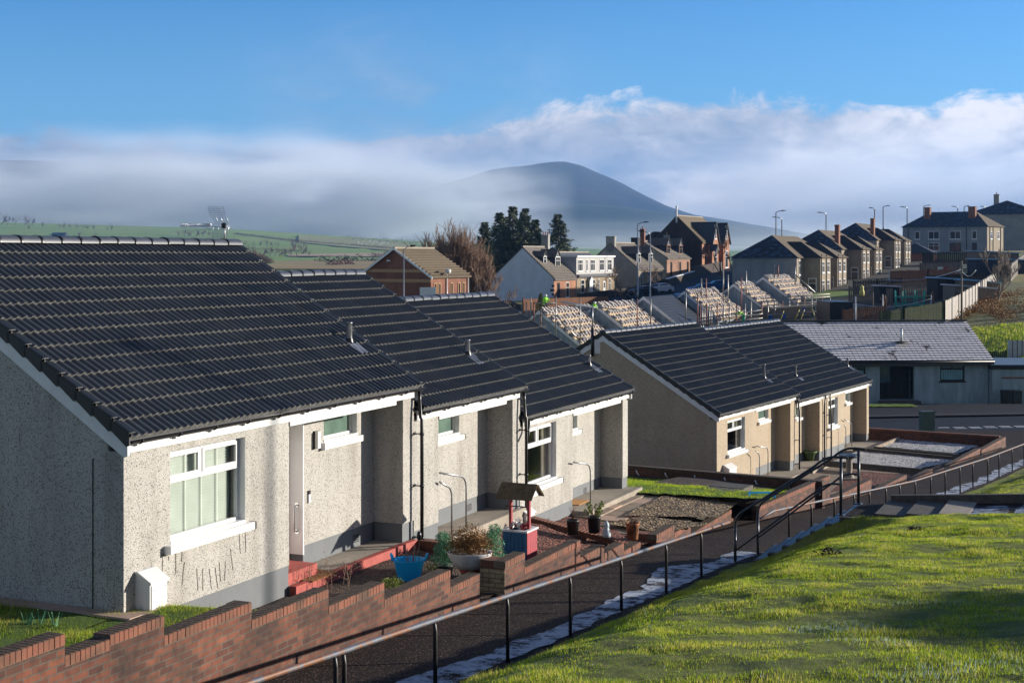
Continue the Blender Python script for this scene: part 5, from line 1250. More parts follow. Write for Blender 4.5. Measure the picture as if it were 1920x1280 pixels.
def verge_fn(i, j): p0 = at(1628 + 92 * i, 762, F * 9.2 / (762 - VH)); return Vector((p0.x, p0.y - .3 + 1.6 * j, ZR + .16 + .05 * mnoise.noise(Vector((i * 20, j * 3, 0)))))
m.sheet(verge_fn, lin(0, 1, 30), lin(0, 1, 5)); structure(m.build('grass_verge', ['lawn']))
m = MB()
def verge2(i, j): q = pz(1690 + 120 * i, 807 + 9 * i + 5 * j, ZR + .1); return Vector((q[0], q[1], ZR + .12 + .05 * mnoise.noise(Vector((i * 20, j * 3, 0)))))
m.sheet(verge2, lin(0, 1, 30), lin(0, 1, 5)); structure(m.build('grass_verge', ['lawn']))
# utility cabinet
P = at(1738, 809, F * 9.25 / (809 - VH)); t = thing('utility_cabinet', 'green metal street cabinet by the road with a pale hinged side', 'cabinet', P, R(14)); M['cabinet_green'] = plain('cabinet_green', (.045, .075, .06), .5, vary=.15); M['cabinet_side'] = plain('cabinet_side', (.30, .27, .21), .6)
m = MB(); m.box(-.34, .34, -.22, .22, 0, 1.02); m.box(-.37, .37, -.25, .25, 1.02, 1.08); m.build('body', ['cabinet_green'], t)
m = MB(); m.box(.342, .36, -.2, .2, .03, 1.0); m.box(.36, .375, -.12, .0, .82, .88); m.box(.36, .375, -.12, 0, .12, .18); m.build('door', ['cabinet_side'], t)
# ------------------------------------------------------------------ house with the frosted roof
def frosted_mat():
    m, nt, b = new_mat('frosted_roof_tile'); b.inputs['Roughness'].default_value = .75; v = coords(nt)
    f = noise(nt, v, .55, 6, .75); g = noise(nt, v, 5, 4)
    c = mix(nt, ramp(nt, f, [(.585, (0, 0, 0)), (.64, (1, 1, 1))]), mix(nt, ramp(nt, g, [(.3, (0, 0, 0)), (.7, (1, 1, 1))]), (.84, .79, .79), (.95, .92, .91)), (.06, .055, .05))
    nt.links.new(c, b.inputs['Base Color']); return m
M['frost_tile'] = frosted_mat(); M['roof_dark_tile'] = plain('dark_concrete_tile', (.022, .018, .016), .8, vary=.4)
M['render_blue'] = multi('stained_grey_render', [(.3, (.18, .22, .24)), (.6, (.30, .36, .40)), (.8, (.36, .42, .46))], 1.1, 6, stretch=(2, 2, .5), bmp=.3)
M['flat_felt'] = plain('roof_felt', (.10, .16, .24), .6, vary=.2)
def house_F():
    Y0 = 90.0; x0, x1 = 18.3, 30.5; zb, ze, zr = -9.6, -6.72, -4.46; t = thing('bungalow', 'low bungalow with a frost whitened tile roof across the road', 'house', (x0, Y0, zb), R(4.5))
    W = x1 - x0; h = lambda z: z - zb; U = lambda u: (u - UC) / F * Y0 - x0
    m = MB(); holes = [(U(1653), U(1720), h(-9.2), h(ze) - .05), (U(1770), U(1818), h(-8.05), h(-6.95)), (U(1600), U(1626), h(-8.0), h(-6.95))]
    m.wall(0, W, 0, h(ze), 0, .25, holes); m.wall(0, 8, 0, h(ze), 0, .25, (), 0, 'y'); m.wall(.25, 8, 0, h(ze), W - .25, W, (), 0, 'y'); m.box(.25, W - .25, 7.75, 8, 0, h(ze)); m.prism([(0, h(ze)), (8, h(ze)), (4, h(zr) - .1)], W - .25, W, 'x'); m.box(U(1653) - .1, U(1720) + .1, 1.0, 1.1, 0, h(ze))
    m.box(0, W, -.02, 0, 0, .36, 0); m.build('wall', ['render_blue'], t)
    r = MB(); n = 17; ye, yr_ = -.42, 4.0
    for k in range(n):
        q0, q1 = k / n, (k + 1) / n; ya, yc = ye + (yr_ - ye) * q0, ye + (yr_ - ye) * q1; za, zc = h(ze) + .02 + (zr - ze) * q0, h(ze) + .02 + (zr - ze) * q1
        nx = 38; off = .16 * (k % 2)
        for i in range(nx):
            xa = -.2 + (W + .4) * i / nx; xb = -.2 + (W + .4) * (i + 1) / nx - .022
            j = random.uniform(0, .012); r.add([(xa, ya, za + .05 + j), (xb, ya, za + .05 + j), (xb, yc, zc + .012), (xa, yc, zc + .012)], [(0, 1, 2, 3)], 0)
        r.box(-.2, W + .2, ya - .004, ya + .03, za - .02, za + .044, 1)
    r.prism([(ye, h(ze) - .03), (yr_, h(zr) + .0), (8.42, h(ze) - .03)], -.2, W + .2, 'x', 1); ro = r.build('roof', ['frost_tile', 'roof_dark_tile'], t)
    c = MB(); ridge_caps(c, -.2, W + .2, 4.0, h(zr) + .1, .12, .45); c.build('ridge_tiles', ['roof_dark_tile', 'black'], ro)
    g = MB(); g.box(-.2, W + .2, ye - .02, ye + .05, h(ze) - .32, h(ze)); g.tube([(-.2, ye - .07, h(ze) - .05), (W + .2, ye - .07, h(ze) - .05)], .06, 8); g.build('fascia', ['black'], t)
    for a, b, lab in ((U(1770), U(1818), 0), (U(1600), U(1626), 1)):
        w = MB(); z0, z1 = h(-8.05), h(-6.95); w.box(a, a + .08, .1, .18, z0, z1); w.box(b - .08, b, .1, .18, z0, z1); w.box(a, b, .1, .18, z0, z0 + .09); w.box(a, b, .1, .18, z1 - .09, z1); w.box(a, b, .09, .18, z1 - .36, z1 - .28); w.box((a + b) / 2 - .04, (a + b) / 2 + .04, .1, .18, z1 - .3, z1); w.box(a - .08, b + .08, -.06, .1, z0 - .07, z0); f = w.build('window', ['timber_dark'], t)
        g = MB(); g.box(a + .08, b - .08, .13, .14, z0 + .09, z1 - .09)
        g.build('pane', ['blue_glass'], f)
        g = MB(); n = 9
        for k in range(n): xa = a + .1 + (b - a - .2) * k / n; g.box(xa + .01, xa + (b - a - .2) / n - .01, .122, .127, z0 + .1, z1 - .38)
        M.setdefault('blind_teal', plain('vertical_blind', (.16, .30, .34), .6)); g.build('blind', ['blind_teal'], f)
    w = MB(); a = U(1656); w.box(a, a + 1.0, .9, 1.0, h(-9.2), h(-7.0)); w.box(a + .12, a + .85, .885, .9, h(-8.2), h(-7.15), 1); w.build('door', ['timber_dark', 'blue_glass'], t)
    w = MB(); w.box(U(1680), U(1720), .93, 1.0, h(-9.2), h(ze))
    for k in range(16): w.box(U(1680), U(1720), .915, .93, h(-9.2) + k * .15, h(-9.2) + k * .15 + .12)
    w.build('porch_cladding', ['timber_dark'], t)
    w = MB(); w.box(U(1650), U(1724), -.9, 1.0, 0, h(-9.22)); w.build('porch_step', ['concrete_dark'], t)
    w = MB(); w.tube([(U(1712), 1.6, h(-5.6)), (U(1712), 1.6, h(-4.75))], .09, 10); w.build('flue', ['upvc'], t)
    w = MB(); w.lathe((U(1712), 1.55, h(-5.62)), [(.45, 0), (.3, .05), (.1, .07)], 12); w.build('flashing', ['roof_dark_tile'], t)
    # garage on the right
    t2 = thing('garage', 'flat roofed rendered garage joined to the frosted bungalow', 'garage', (x1 + .02, Y0 + .4, zb)); m = MB(); m.box(0, 5, 0, 6, 0, 2.35); m.build('wall', ['render_blue'], t2); m = MB(); m.box(-.1, 5.1, -.12, 6.1, 2.35, 2.6, 0); m.box(-.08, 5.1, -.1, 6.1, 2.6, 2.64, 1); m.build('roof', ['timber_dark', 'flat_felt'], t2); m = MB(); m.box(.6, 4.6, -.03, 0, 1.75, 1.85); m.build('lintel', ['timber_brown'], t2)
    for k, (u, lab, mt) in enumerate(((1887, 'brown wheelie bin against the garage', 'timber_dark'), (1905, 'dark wheelie bin with a pale sticker against the garage', 'black'))):
        p = at(u, 765, 89.6); p.z = zb + .02; b = thing('wheelie_bin', lab, 'bin', p, 0, 'wheelie bins by the garage'); m = MB(); m.prism([(-.25, 0), (.25, 0), (.29, .98), (-.29, .98)], -.3, .3, 'y'); m.build('body', [mt], b); m = MB(); m.prism([(-.3, .98), (.3, .98), (.27, 1.07), (-.27, 1.07)], -.34, .34, 'y'); m.build('lid', [mt], b)
        for sg in (-1, 1): m = MB(); m.tube([(sg * .2, .3, .1), (sg * .27, .3, .1)], .1, 10); m.build('wheel', ['black'], b)
        if k: m = MB(); m.box(-.02, .08, -.312, -.305, .62, .8); m.build('sticker', ['blue_glass'], b)
house_F()
# metal-clad shed side and short fence to the right of it
P = at(1890, 712, 99); t = thing('metal_fence', 'pale corrugated metal screen fence at the right edge', 'fence', (P.x, P.y, -8.5)); m = MB(); M['pale_metal'] = plain('pale_metal_sheet', (.42, .44, .48), .5, vary=.15)
for k in range(9): m.box(k * .33, k * .33 + .31, 0, .04, 0, 2.55, 0); m.box(k * .33 + .30, k * .33 + .34, -.03, .05, 0, 2.62, 1)
m.build('panel', ['pale_metal', 'timber_brown'], t)
def picket(name, label, pts, h, mat, gap=.02, w=.12, post=2.4, group=None, rail=True, cap=None):
    """board fence through 3-D base points"""
    P = [Vector(p) for p in pts]; o0 = P[0].copy(); t = thing(name, label, 'fence', o0, 0, group); m = MB()
    for a, b in zip(P[:-1], P[1:]):
        d = b - a; L = math.hypot(d.x, d.y); n = max(1, int(L / (w + gap))); dx = Vector((d.x, d.y, 0)).normalized()
        for k in range(n):
            c = a + d * ((k + .5) / n) - o0; hh = h + random.uniform(-.05, .05); m.obox(c + Vector((0, 0, hh / 2 - .05)), dx * w / 2, Vector((-dx.y, dx.x, 0)) * .012, Vector((0, 0, hh / 2 + .05)))
        if rail:
            for z in (.3, h - .25): m.bar(a - o0 + Vector((0, 0, z)), b - o0 + Vector((0, 0, z)), .05, .08)
    m.build('boards', [mat], t)
    for a, b in zip(P[:-1], P[1:]):
        d = b - a; L = d.length; n = max(1, int(L / post))
        for k in range(n + 1): c = a + d * k / n - o0; m = MB(); m.box(c.x - .06, c.x + .06, c.y - .06, c.y + .06, c.z - .2, c.z + h + .12); m.build('post', [cap or mat], t)
    return t
picket('board_fence', 'short green board fence beyond the garage roof', [(29.9, 98.5, -7.9), (34.2, 98.5, -7.9)], 1.2, 'timber_green')

# ------------------------------------------------------------------ generic buildings of the street behind
M['slate'] = multi('weathered_slate', [(.3, (.07, .06, .05)), (.7, (.15, .125, .105))], 1.5, 6, .8, .3, .02, stretch=(1, 1, 3)); M['slate_dark'] = multi('dark_slate', [(.3, (.020, .024, .032)), (.7, (.045, .05, .062))], 1.5, 6, .6, .3, .02, stretch=(1, 1, 3))
M['tile_brown'] = multi('brown_concrete_tile', [(.3, (.075, .055, .032)), (.7, (.15, .11, .065))], 2.5, 5, .85, .3, .03, stretch=(1, 1, 6))
M['tile_blue'] = multi('frosty_blue_tile', [(.45, (.010, .012, .018)), (.58, (.03, .055, .10)), (.78, (.08, .14, .23))], 1.3, 5, .7, .3, .03, stretch=(1, 1, 2.2))
M['white_wall'] = multi('whitewashed_wall', [(.3, (.52, .56, .62)), (.7, (.66, .70, .76))], .8, 6, .85, .3, .02)
M['grey_wall'] = multi('grey_harled_wall', [(.3, (.22, .21, .19)), (.7, (.33, .32, .29))], .8, 6, .9, .3, .02)
M['grey_clad'] = plain('grey_clad_wall', (.40, .39, .38), .8, vary=.12, scale=3)
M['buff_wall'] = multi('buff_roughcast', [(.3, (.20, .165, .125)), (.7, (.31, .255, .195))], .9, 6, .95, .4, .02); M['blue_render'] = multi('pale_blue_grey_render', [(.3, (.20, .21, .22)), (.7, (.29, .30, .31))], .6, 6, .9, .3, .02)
M['sandstone'] = brickmat('red_sandstone', (.52, .23, .12), (.42, .18, .09), (.33, .2, .13), .55, .28, .02, dirt_amt=.25); M['sandstone_pale'] = brickmat('pink_sandstone_blocks', (.50, .27, .17), (.36, .18, .11), (.22, .15, .11), .5, .25, .03, dirt_amt=.3)
M['buff_stone'] = brickmat('buff_stone', (.44, .34, .22), (.33, .26, .17), (.2, .16, .11), .5, .28, .03, dirt_amt=.35); M['dark_stone'] = brickmat('sooty_stone', (.075, .05, .038), (.05, .036, .03), (.03, .024, .02), .5, .25, .03, dirt_amt=.4)
M['house_brick'] = brickmat('house_brick', (.34, .12, .07), (.27, .09, .055), (.25, .18, .13), dirt_amt=.2); M['brick_band'] = plain('buff_brick_band', (.40, .25, .13), .9)
M['pale_blue_trim'] = plain('white_bargeboard', (.72, .74, .76), .5)
class Block:
    """building block: x away along the street from its near front corner, y back, z up from base"""
    def __init__(s, name, label, cat, u, Y, tan, zb, group=None):
        s.fr = Frame((u - UC) / F * Y, Y, tan); s.zb = zb; s.t = thing(name, label, cat, (s.fr.o.x, s.fr.o.y, zb), s.fr.rz, group)
    def part(s, m, name, mats, parent=None): return m.build(name, mats, parent or s.t)
    def gabled(s, L, Dp, ze, zr, wm, rm, front=None, over=.25, x0=0, end_skew=True):
        ze, zr = ze - s.zb, zr - s.zb; m = MB(); m.box(x0, x0 + L, 0, Dp, -1.5, ze, 0); m.prism([(0, ze), (Dp, ze), (Dp / 2, zr - .1)], x0, x0 + L, 'x', 0)
        if front: m.box(x0 + .02, x0 + L - .02, -.03, 0, -1.5, ze, 1)
        s.part(m, 'wall', [wm] + ([front] if front else [])); r = MB(); sl = (zr - ze) / (Dp / 2); a = .3
        r.prism([(-a, ze - a * sl), (Dp / 2, zr), (Dp + a, ze - a * sl), (Dp + a, ze - a * sl + .14), (Dp / 2, zr + .16), (-a, ze - a * sl + .14)], x0 - over, x0 + L + over, 'x')
        n = int((zr - ze) / .22)
        for k in range(n):
            f = (k + .5) / n; r.box(x0 - over, x0 + L + over, f * Dp / 2 - a * (1 - f) - .02, f * Dp / 2 - a * (1 - f) + .05, ze + (zr - ze) * f + .04, ze + (zr - ze) * f + .175)
        ro = s.part(r, 'roof', [rm]); c = MB(); c.box(x0 - over, x0 + L + over, Dp / 2 - .14, Dp / 2 + .14, zr + .08, zr + .24); s.part(c, 'ridge_tiles', ['concrete'], ro)
        s.ze, s.zr, s.Dp, s.ro = ze, zr, Dp, ro; return ro
    def win(s, x, z, w, h, y=0, mat='upvc', pane='dark_glass', mull=1, name='window', face='front', bar=True):
        m = MB(); t = .09; z -= s.zb
        def bx(m, a, b, z0, z1, d0, d1, mi=0):
            if face == 'front': m.box(a, b, y - d1, y - d0, z0, z1, mi)
            else: m.box(y - d1, y - d0, a, b, z0, z1, mi)
        bx(m, x, x + t, z, z + h, .0, .06); bx(m, x + w - t, x + w, z, z + h, 0, .06); bx(m, x + t, x + w - t, z, z + t, 0, .06); bx(m, x + t, x + w - t, z + h - t, z + h, 0, .06)
        for k in range(mull): c = x + w * (k + 1) / (mull + 1); bx(m, c - .04, c + .04, z + t, z + h - t, 0, .055)
        if bar: bx(m, x + t, x + w - t, z + h * .62, z + h * .62 + .07, 0, .05)
        bx(m, x - .1, x + w + .1, z - .12, z, 0, .12); f = s.part(m, name, [mat]); g = MB(); bx(g, x + t, x + w - t, z + t, z + h - t, .01, .03); g.build('pane', [pane], f); return f
    def door(s, x, z, w=1.0, h=2.1, mat='upvc', y=0, name='door'):
        m = MB(); z -= s.zb; m.box(x, x + w, y - .07, y, z, z + h); d = s.part(m, name, [mat]); g = MB(); g.box(x + .2, x + w - .2, y - .08, y - .07, z + h * .55, z + h * .9); g.build('pane', ['dark_glass'], d)
    def chimney(s, x, z0, z1, y=None, w=.9, d=.6, mat='grey_wall', pots=3, potmat='terracotta2'):
        z0 -= s.zb; z1 -= s.zb; y = s.Dp / 2 if y is None else y; m = MB(); m.box(x, x + d, y - w / 2, y + w / 2, z0, z1, 0); m.box(x - .06, x + d + .06, y - w / 2 - .06, y + w / 2 + .06, z1 - .2, z1 - .05, 0); c = s.part(m, 'chimney', [mat], s.ro)
        if pots:
            m = MB()
            for k in range(pots): m.lathe((x + d / 2, y - w / 2 + w * (k + .5) / pots, z1), [(.12, 0), (.10, .45), (.13, .5), (.1, .5), (.08, .3)], 8)
            m.build('pots', [potmat], c)
    def dormer(s, x, w, zs, h, pitch=.55, depth=None, side='slate_dark', front='upvc', y=.5, wins=1, gable_mat=None, rm='slate'):
        """pitched dormer standing on the front slope, its window facing the street"""
        sl = (s.zr - s.ze) / (s.Dp / 2); z0 = zs - s.zb; y = (z0 - s.ze) / sl; zt = z0 + h; zp_ = zt + w * pitch
        yb0 = (zt - s.ze) / sl + .3; yb1 = min(s.Dp / 2, (zp_ - s.ze) / sl + .3); m = MB()
        m.box(x, x + w, y + .0, yb0 + .2, z0 - .2, zt, 0); m.prism([(x, zt), (x + w, zt), (x + w / 2, zp_)], y, y + .1, 'y', 0); dm = s.part(m, 'dormer', [side], s.ro)
        m = MB()
        for sg in (-1, 1): m.add([(x + w / 2 + sg * (w / 2 + .12), y - .15, zt - .08), (x + w / 2, y - .15, zp_ + .05), (x + w / 2, yb1, zp_ + .05), (x + w / 2 + sg * (w / 2 + .12), yb0, zt - .08), (x + w / 2 + sg * (w / 2 + .12), y - .15, zt - .16), (x + w / 2, y - .15, zp_ - .03)], [(0, 1, 2, 3), (0, 4, 5, 1)])
        m.build('dormer_roof', [rm], dm); m = MB(); m.box(x + .06, x + w - .06, y - .06, y, z0, zt, 0)
        for k in range(wins): a = x + .16 + (w - .32) * k / wins; b = x + .16 + (w - .32) * (k + 1) / wins; m.box(a + .05, b - .05, y - .075, y - .06, z0 + .18, zt - .12, 1); m.box(a + .05, b - .05, y - .085, y - .06, z0 + h * .6, z0 + h * .6 + .06, 0)
        m.build('dormer_window', [front, 'dark_glass'], dm)
M['terracotta2'] = plain('chimney_pot', (.42, .22, .12), .8)
TB = .45
# white gabled cottage
b = Block('cottage', 'long white gabled cottage with a red sandstone front and two dormers', 'house', 1038, 205, TB, -6.9)
b.gabled(8.6, 9.8, -3.42, 1.1, 'white_wall', 'slate', 'sandstone', over=.05); b.chimney(8.3, -.5, 3.0, w=1.1, d=.7, mat='grey_wall', pots=3); b.dormer(1.4, 1.3, -1.35, 1.2, wins=1); b.dormer(4.9, 2.0, -1.75, 1.5, wins=2)
b.win(4.6, -6.2, 1.3, 2.2, mull=0); b.door(1.2, -6.6, 1.1, 2.6, 'timber_dark')
m = MB(); m.box(0, .3, 9.8, 14.3, -1.5, 3.45, 0); m.box(0, .35, 9.75, 14.4, 3.45, 3.6, 1); b.part(m, 'side_wall', ['white_wall', 'upvc'])
m = MB()
for k in range(5): m.box(-.04, .42 if k % 2 else .25, -.06, .02 if True else 0, k * .62 - .2, k * .62 + .12, 0); m.box(-.05, 0, 0, .5 if k % 2 else .28, k * .62 - .2, k * .62 + .12, 0)
b.part(m, 'quoins', ['dark_stone'])
# grey pair with wide flat dormer
b = Block('terraced_house', 'grey clad pair of houses with a wide flat topped upper storey', 'house', 1081, 213.5, TB, -6.5)
b.gabled(16.5, 9.0, -3.2, .3, 'grey_wall', 'slate_dark', 'buff_stone', over=0)
m = MB(); m.box(.2, 16.4, .1, 8.5, 2.8 + .55, 6.15, 0); m.box(0, 16.6, -.15, 8.7, 6.15, 6.4, 1); m.box(-.05, 16.55, -.5, .4, 3.2, 3.5, 2); dm = b.part(m, 'upper_storey', ['grey_clad', 'upvc_dirty', 'slate_dark'])
for x, w_, mu in ((.8, 1.9, 2), (4.2, .6, 0), (6.0, 1.9, 2), (10.0, 1.9, 1), (13.6, 1.8, 1)): b.win(x, -2.45, w_, 1.75, y=.1, mull=mu)
for x, w_ in ((1.6, 1.5), (6.3, 1.3), (8.9, .7), (13.8, .8)): b.win(x, -5.75, w_, 2.0, y=-.03, mull=0)
for x in (4.4, 11.2): b.door(x, -6.5, .9, 2.4, y=-.03)
m = MB(); m.prism([(4.1, 2.6), (5.6, 2.6), (4.85, 3.2)], -.6, 0, 'y'); m.box(4.2, 5.5, -.55, -.5, .0, 2.6); b.part(m, 'porch', ['upvc'])
# grey gable cottage with dormers
b = Block('cottage', 'grey gabled cottage with two white dormers and squat chimneys', 'house', 1195, 232, TB, -5.7)
b.gabled(13, 9.4, -2.2, 1.9, 'grey_wall', 'slate', 'buff_stone', over=.05); b.chimney(-.0, .5, 3.1, w=1.5, d=.8, mat='grey_wall', pots=0); b.chimney(12.2, .5, 3.0, w=1.4, d=.8, mat='dark_stone', pots=0); b.dormer(2.2, 2.0, -1.4, 1.7, wins=2); b.dormer(8.3, 2.2, -1.4, 1.7, wins=2)
for x in (1.5, 5.2, 10.5): b.win(x, -4.9, 1.0, 2.1, y=-.03, mull=0)
# sandstone cottage
b = Block('cottage', 'pink sandstone cottage with slim windows and two pink based dormers', 'house', 1250, 249, TB, -4.6)
b.gabled(14.2, 9, -.55, 2.35, 'grey_wall', 'slate', 'sandstone_pale', over=.05); b.chimney(-.1, 1, 4.6, w=.8, d=.6, mat='house_brick', pots=1); b.chimney(13.6, .9, 3.7, w=1.0, d=.7, mat='grey_wall', pots=1); b.dormer(3.0, 2.2, .1, 1.7, wins=2, front='sandstone_pale', side='tile_blue'); b.dormer(10.2, 2.2, .1, 1.7, wins=2, front='sandstone_pale', side='tile_blue')
for x in (2.0, 7.2, 11.8): b.win(x, -3.9, .9, 2.7, y=-.03, mull=0, mat='dark_stone', bar=False)
# dark hall with paired front gables
b = Block('stone_hall', 'tall dark stone hall with twin sandstone front gables', 'house', 1316, 262, TB, -3.2)
b.gabled(16.5, 18.5 * .52, 2.4, 7.2, 'dark_stone', 'tile_brown', 'sandstone', over=.1)
for k, x in enumerate((2.6, 10.2)):
    m = MB(); m.box(x, x + 4.2, -1.2, .2, -1, 5.6, 0); m.prism([(x, 5.6), (x + 4.2, 5.6), (x + 2.1, 9.1)], -1.2, .2, 'y', 0); g = b.part(m, 'front_gable', ['sandstone'])
    m = MB(); xm = x + 2.1
    for sg in (-1, 1): m.add([(xm + sg * 2.5, -1.5, 5.2), (xm, -1.5, 9.4), (xm, 3.9, 9.4), (xm + sg * 2.5, 3.2, 5.2), (xm + sg * 2.5, -1.5, 5.0), (xm, -1.5, 9.15)], [(0, 1, 2, 3), (0, 4, 5, 1)])
    m.build('gable_roof', ['slate_dark'], g); b.win(x + 1.5, 3.0, 1.2, 2.6, y=-1.2, mull=0, mat='upvc_dirty'); b.win(x + 1.2, -2.4, 1.8, 3.2, y=-1.2, mull=0, mat='upvc_dirty')
m = MB(); m.prism([(1.2, 3.9), (3.4, 3.9), (2.3, 5.2)], -2.4, -1.0, 'y'); b.part(m, 'porch_canopy', ['slate_dark']); b.chimney(-.3, 6.0, 9.1, y=4.8, w=.25, d=.25, mat='upvc', pots=0)
# low back wing of the hall
m = MB(); m.box(1, 15, 9.6, 14.5, -1, 4.8); m.prism([(9.0, 4.8), (15, 4.8), (9.7, 7.6)], 1, 15, 'x'); b.part(m, 'back_wing', ['dark_stone'])
# red brick house on the left
b = Block('brick_house', 'dark red brick house with pale bargeboards and two buff brick bands', 'house', 808, 137, .62, -7.2)
b.gabled(6.4, 8.6, -2.05, .55, 'house_brick', 'tile_brown', over=.2)
m = MB(); D_ = 8.6
for sg, ya, yb_ in ((1, -.3, 4.3), (-1, 8.9, 4.3)): m.prism([(ya, b.ze - .3), (yb_, b.zr - .05), (yb_, b.zr + .18), (ya, b.ze - .06)], -.26, -.2, 'x')
b.part(m, 'bargeboard', ['pale_blue_trim']); m = MB(); sl = (b.zr - b.ze) / 4.3
m.prism([(.55, 5.5), (8.05, 5.5), (7.6, 5.8), (1.0, 5.8)], -.03, 0, 'x'); m.box(-.03, 0, 0, 8.6, 4.55, 4.85); m.box(0, 6.4, -.03, 0, .6, 1.2); b.part(m, 'brick_band', ['brick_band'])
b.win(5.6, -4.05, 1.1, 1.15 * 1.0, y=0, face='side', mull=0, bar=False, mat='pale_blue_trim')
m = MB(); m.lathe((-.1, 5.0, 6.55), [(0, 0), (.2, .0), (.2, .15), (0, .2)], 10); b.part(m, 'gable_lamp', ['upvc'])
for x in (.5, 1.2, 3.3, 4.6, 5.4): b.win(x, -4.2, .45, 1.5, mull=0, bar=False, mat='brick_band')
m = MB(); m.tube([(2.6, -.1, .5), (2.6, -.1, 5.3)], .06, 6); m.tube([(6.35, -.1, .5), (6.35, -.1, 5.0)], .06, 6); m.lathe((2.2, -.5, 5.3), [(0, 0), (.28, .2), (.3, .5), (.25, .45)], 8); b.part(m, 'downpipe', ['upvc'])
P = at(802, 562, 112); o = MB().box(-.62, .62, -.05, .05, -2.2, .98).build('hoarding', ['white_wall']); o.location = P; tag(o, 'plain pale board standing before the red brick house', 'board')
# ------------------------------------------------------------------ hipped four-in-a-block houses in a row
def hip(m, x0, x1, y0, y1, ze, zr, inset, mi=0, mj=None, over=.35):
    x0 -= over; x1 += over; y0 -= over; y1 += over; yc = (y0 + y1) / 2; xa, xb = x0 + inset, x1 - inset
    V = [(x0, y0, ze), (x1, y0, ze), (x1, y1, ze), (x0, y1, ze), (xa, yc, zr), (xb, yc, zr)]
    m.add(V, [(0, 1, 5, 4)], mi); m.add(V, [(3, 0, 4)], mj if mj is not None else mi); m.add(V, [(1, 2, 5), (2, 3, 4, 5), (3, 2, 1, 0)], mi)
def wing_roof(m, x0, x1, y0, ze, zr, yb, mi=0, mj=1, over=.35):
    x0 -= over; x1 += over; y0 -= over; xc = (x0 + x1) / 2; V = [(x0, y0, ze), (x1, y0, ze), (xc, y0 + (x1 - x0) / 2, zr), (xc, yb, zr), (x0, yb - 0, ze), (x1, yb, ze)]
    m.add(V, [(0, 1, 2)], mi); m.add(V, [(0, 2, 3, 4)], mj); m.add(V, [(1, 5, 3, 2), (0, 4, 5, 1)], mi)
def semi(label, u, Y, zb, chim=True, first=True, side='blue_render'):
    b = Block('flatted_villa', label, 'house', u, Y, TB, zb, 'row of hipped roof villas with paired front wings'); H_ = 5.15; m = MB(); L, Dp = 23.0, 8.6
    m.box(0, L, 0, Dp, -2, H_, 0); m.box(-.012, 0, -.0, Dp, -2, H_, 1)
    for x0, x1 in ((3.6, 10.2), (14.6, 21.2)): m.box(x0, x1, -2.3, .0, -2, H_, 0)
    b.part(m, 'wall', ['buff_wall', side]); m = MB(); hip(m, 0, L, 0, Dp, H_, 8.2, 4.4, 0, 1)
    for x0, x1 in ((3.6, 10.2), (14.6, 21.2)): wing_roof(m, x0, x1, -2.3, H_ + .004, 7.35, 2.9, 0, 2)  # wing slopes turned from the sun take dark tile: shade put into colour
    b.ro = b.part(m, 'roof', ['tile_brown', 'tile_blue', 'roof_dark_tile']); b.Dp = Dp
    for x0, x1 in ((3.6, 10.2), (14.6, 21.2)):
        for k in (0, 1): b.win(x0 + .9 + 3.2 * k, zb + 3.2, 1.5, 1.5, y=-2.3, mull=1); b.win(x0 + .9 + 3.2 * k, zb + .7, 1.5, 1.5, y=-2.3, mull=1)
        b.win(-1.8, zb + .6, 1.1, 1.9, y=x0, face='side', mull=0, name='window') if first or x0 > 4 else None
    m = MB()
    for x in (3.7, 6.9, 10.1, 14.7, 17.9, 21.1): m.tube([(x, -2.42, 0), (x, -2.42, H_)], .06, 6); m.tube([(x + .35, -2.36, 0), (x + .35, -2.36, H_ + .5)], .05, 6)
    b.part(m, 'downpipe', ['timber_dark'])
    if chim: b.chimney(2.4, zb + 5.5, zb + 8.9, y=1.2, w=.6, d=1.1, mat='house_brick', pots=0)
    return b
b1 = semi('nearest hipped villa with a wide plain blue grey side wall', 1494, 185, -5.55, False)
b1.win(1.0, -2.6, .9, 1.9, y=0, mull=0)
semi('second hipped villa with a brick chimney before its roof', 1578, 211, -4.35, True); semi('third hipped villa with a slim chimney and tall aerial', 1644, 238, -2.7, True)
# broad villa at the top of the slope
b = Block('flatted_villa', 'broad hipped villa with two brick chimneys at the top of the slope', 'house', 1851, 300, 1.0, .9); m = MB()
b.t.rotation_euler = (0, 0, math.atan2(.8, .6)); L, Dp = 10.5, 18.5
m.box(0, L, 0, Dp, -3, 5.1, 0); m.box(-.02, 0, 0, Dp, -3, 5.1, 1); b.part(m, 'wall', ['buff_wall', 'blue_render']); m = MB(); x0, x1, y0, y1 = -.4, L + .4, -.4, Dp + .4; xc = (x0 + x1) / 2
V = [(x0, y0, 5.1), (x1, y0, 5.1), (x1, y1, 5.1), (x0, y1, 5.1), (xc, y0 + 4.6, 8.5), (xc, y1 - 4.6, 8.5)]
m.add(V, [(0, 1, 4), (1, 2, 5, 4), (2, 3, 5), (3, 2, 1, 0)], 0); m.add(V, [(3, 0, 4, 5)], 1); b.ro = b.part(m, 'roof', ['tile_brown', 'tile_blue']); b.Dp = Dp
b.chimney(2.6, 7.4, 10.4, y=4.2, w=1.5, d=1.0, mat='house_brick', pots=0); b.chimney(2.6, 7.4, 10.4, y=14.0, w=1.2, d=1.0, mat='house_brick', pots=0)
for y_, w_ in ((2.2, 1.0), (5.6, 2.4), (10.3, 2.4), (14.6, 1.1)): b.win(y_, 3.4, w_, 1.7, y=-.02, face='side', mull=1 if w_ > 2 else 0, bar=False); b.win(y_, .9, w_, 1.7, y=-.02, face='side', mull=1 if w_ > 2 else 0, mat='upvc' if y_ > 6 else 'timber_dark')
for x in (2.0, 6.5): b.win(x, 3.4, 1.2, 1.6, mull=0)
m = MB()
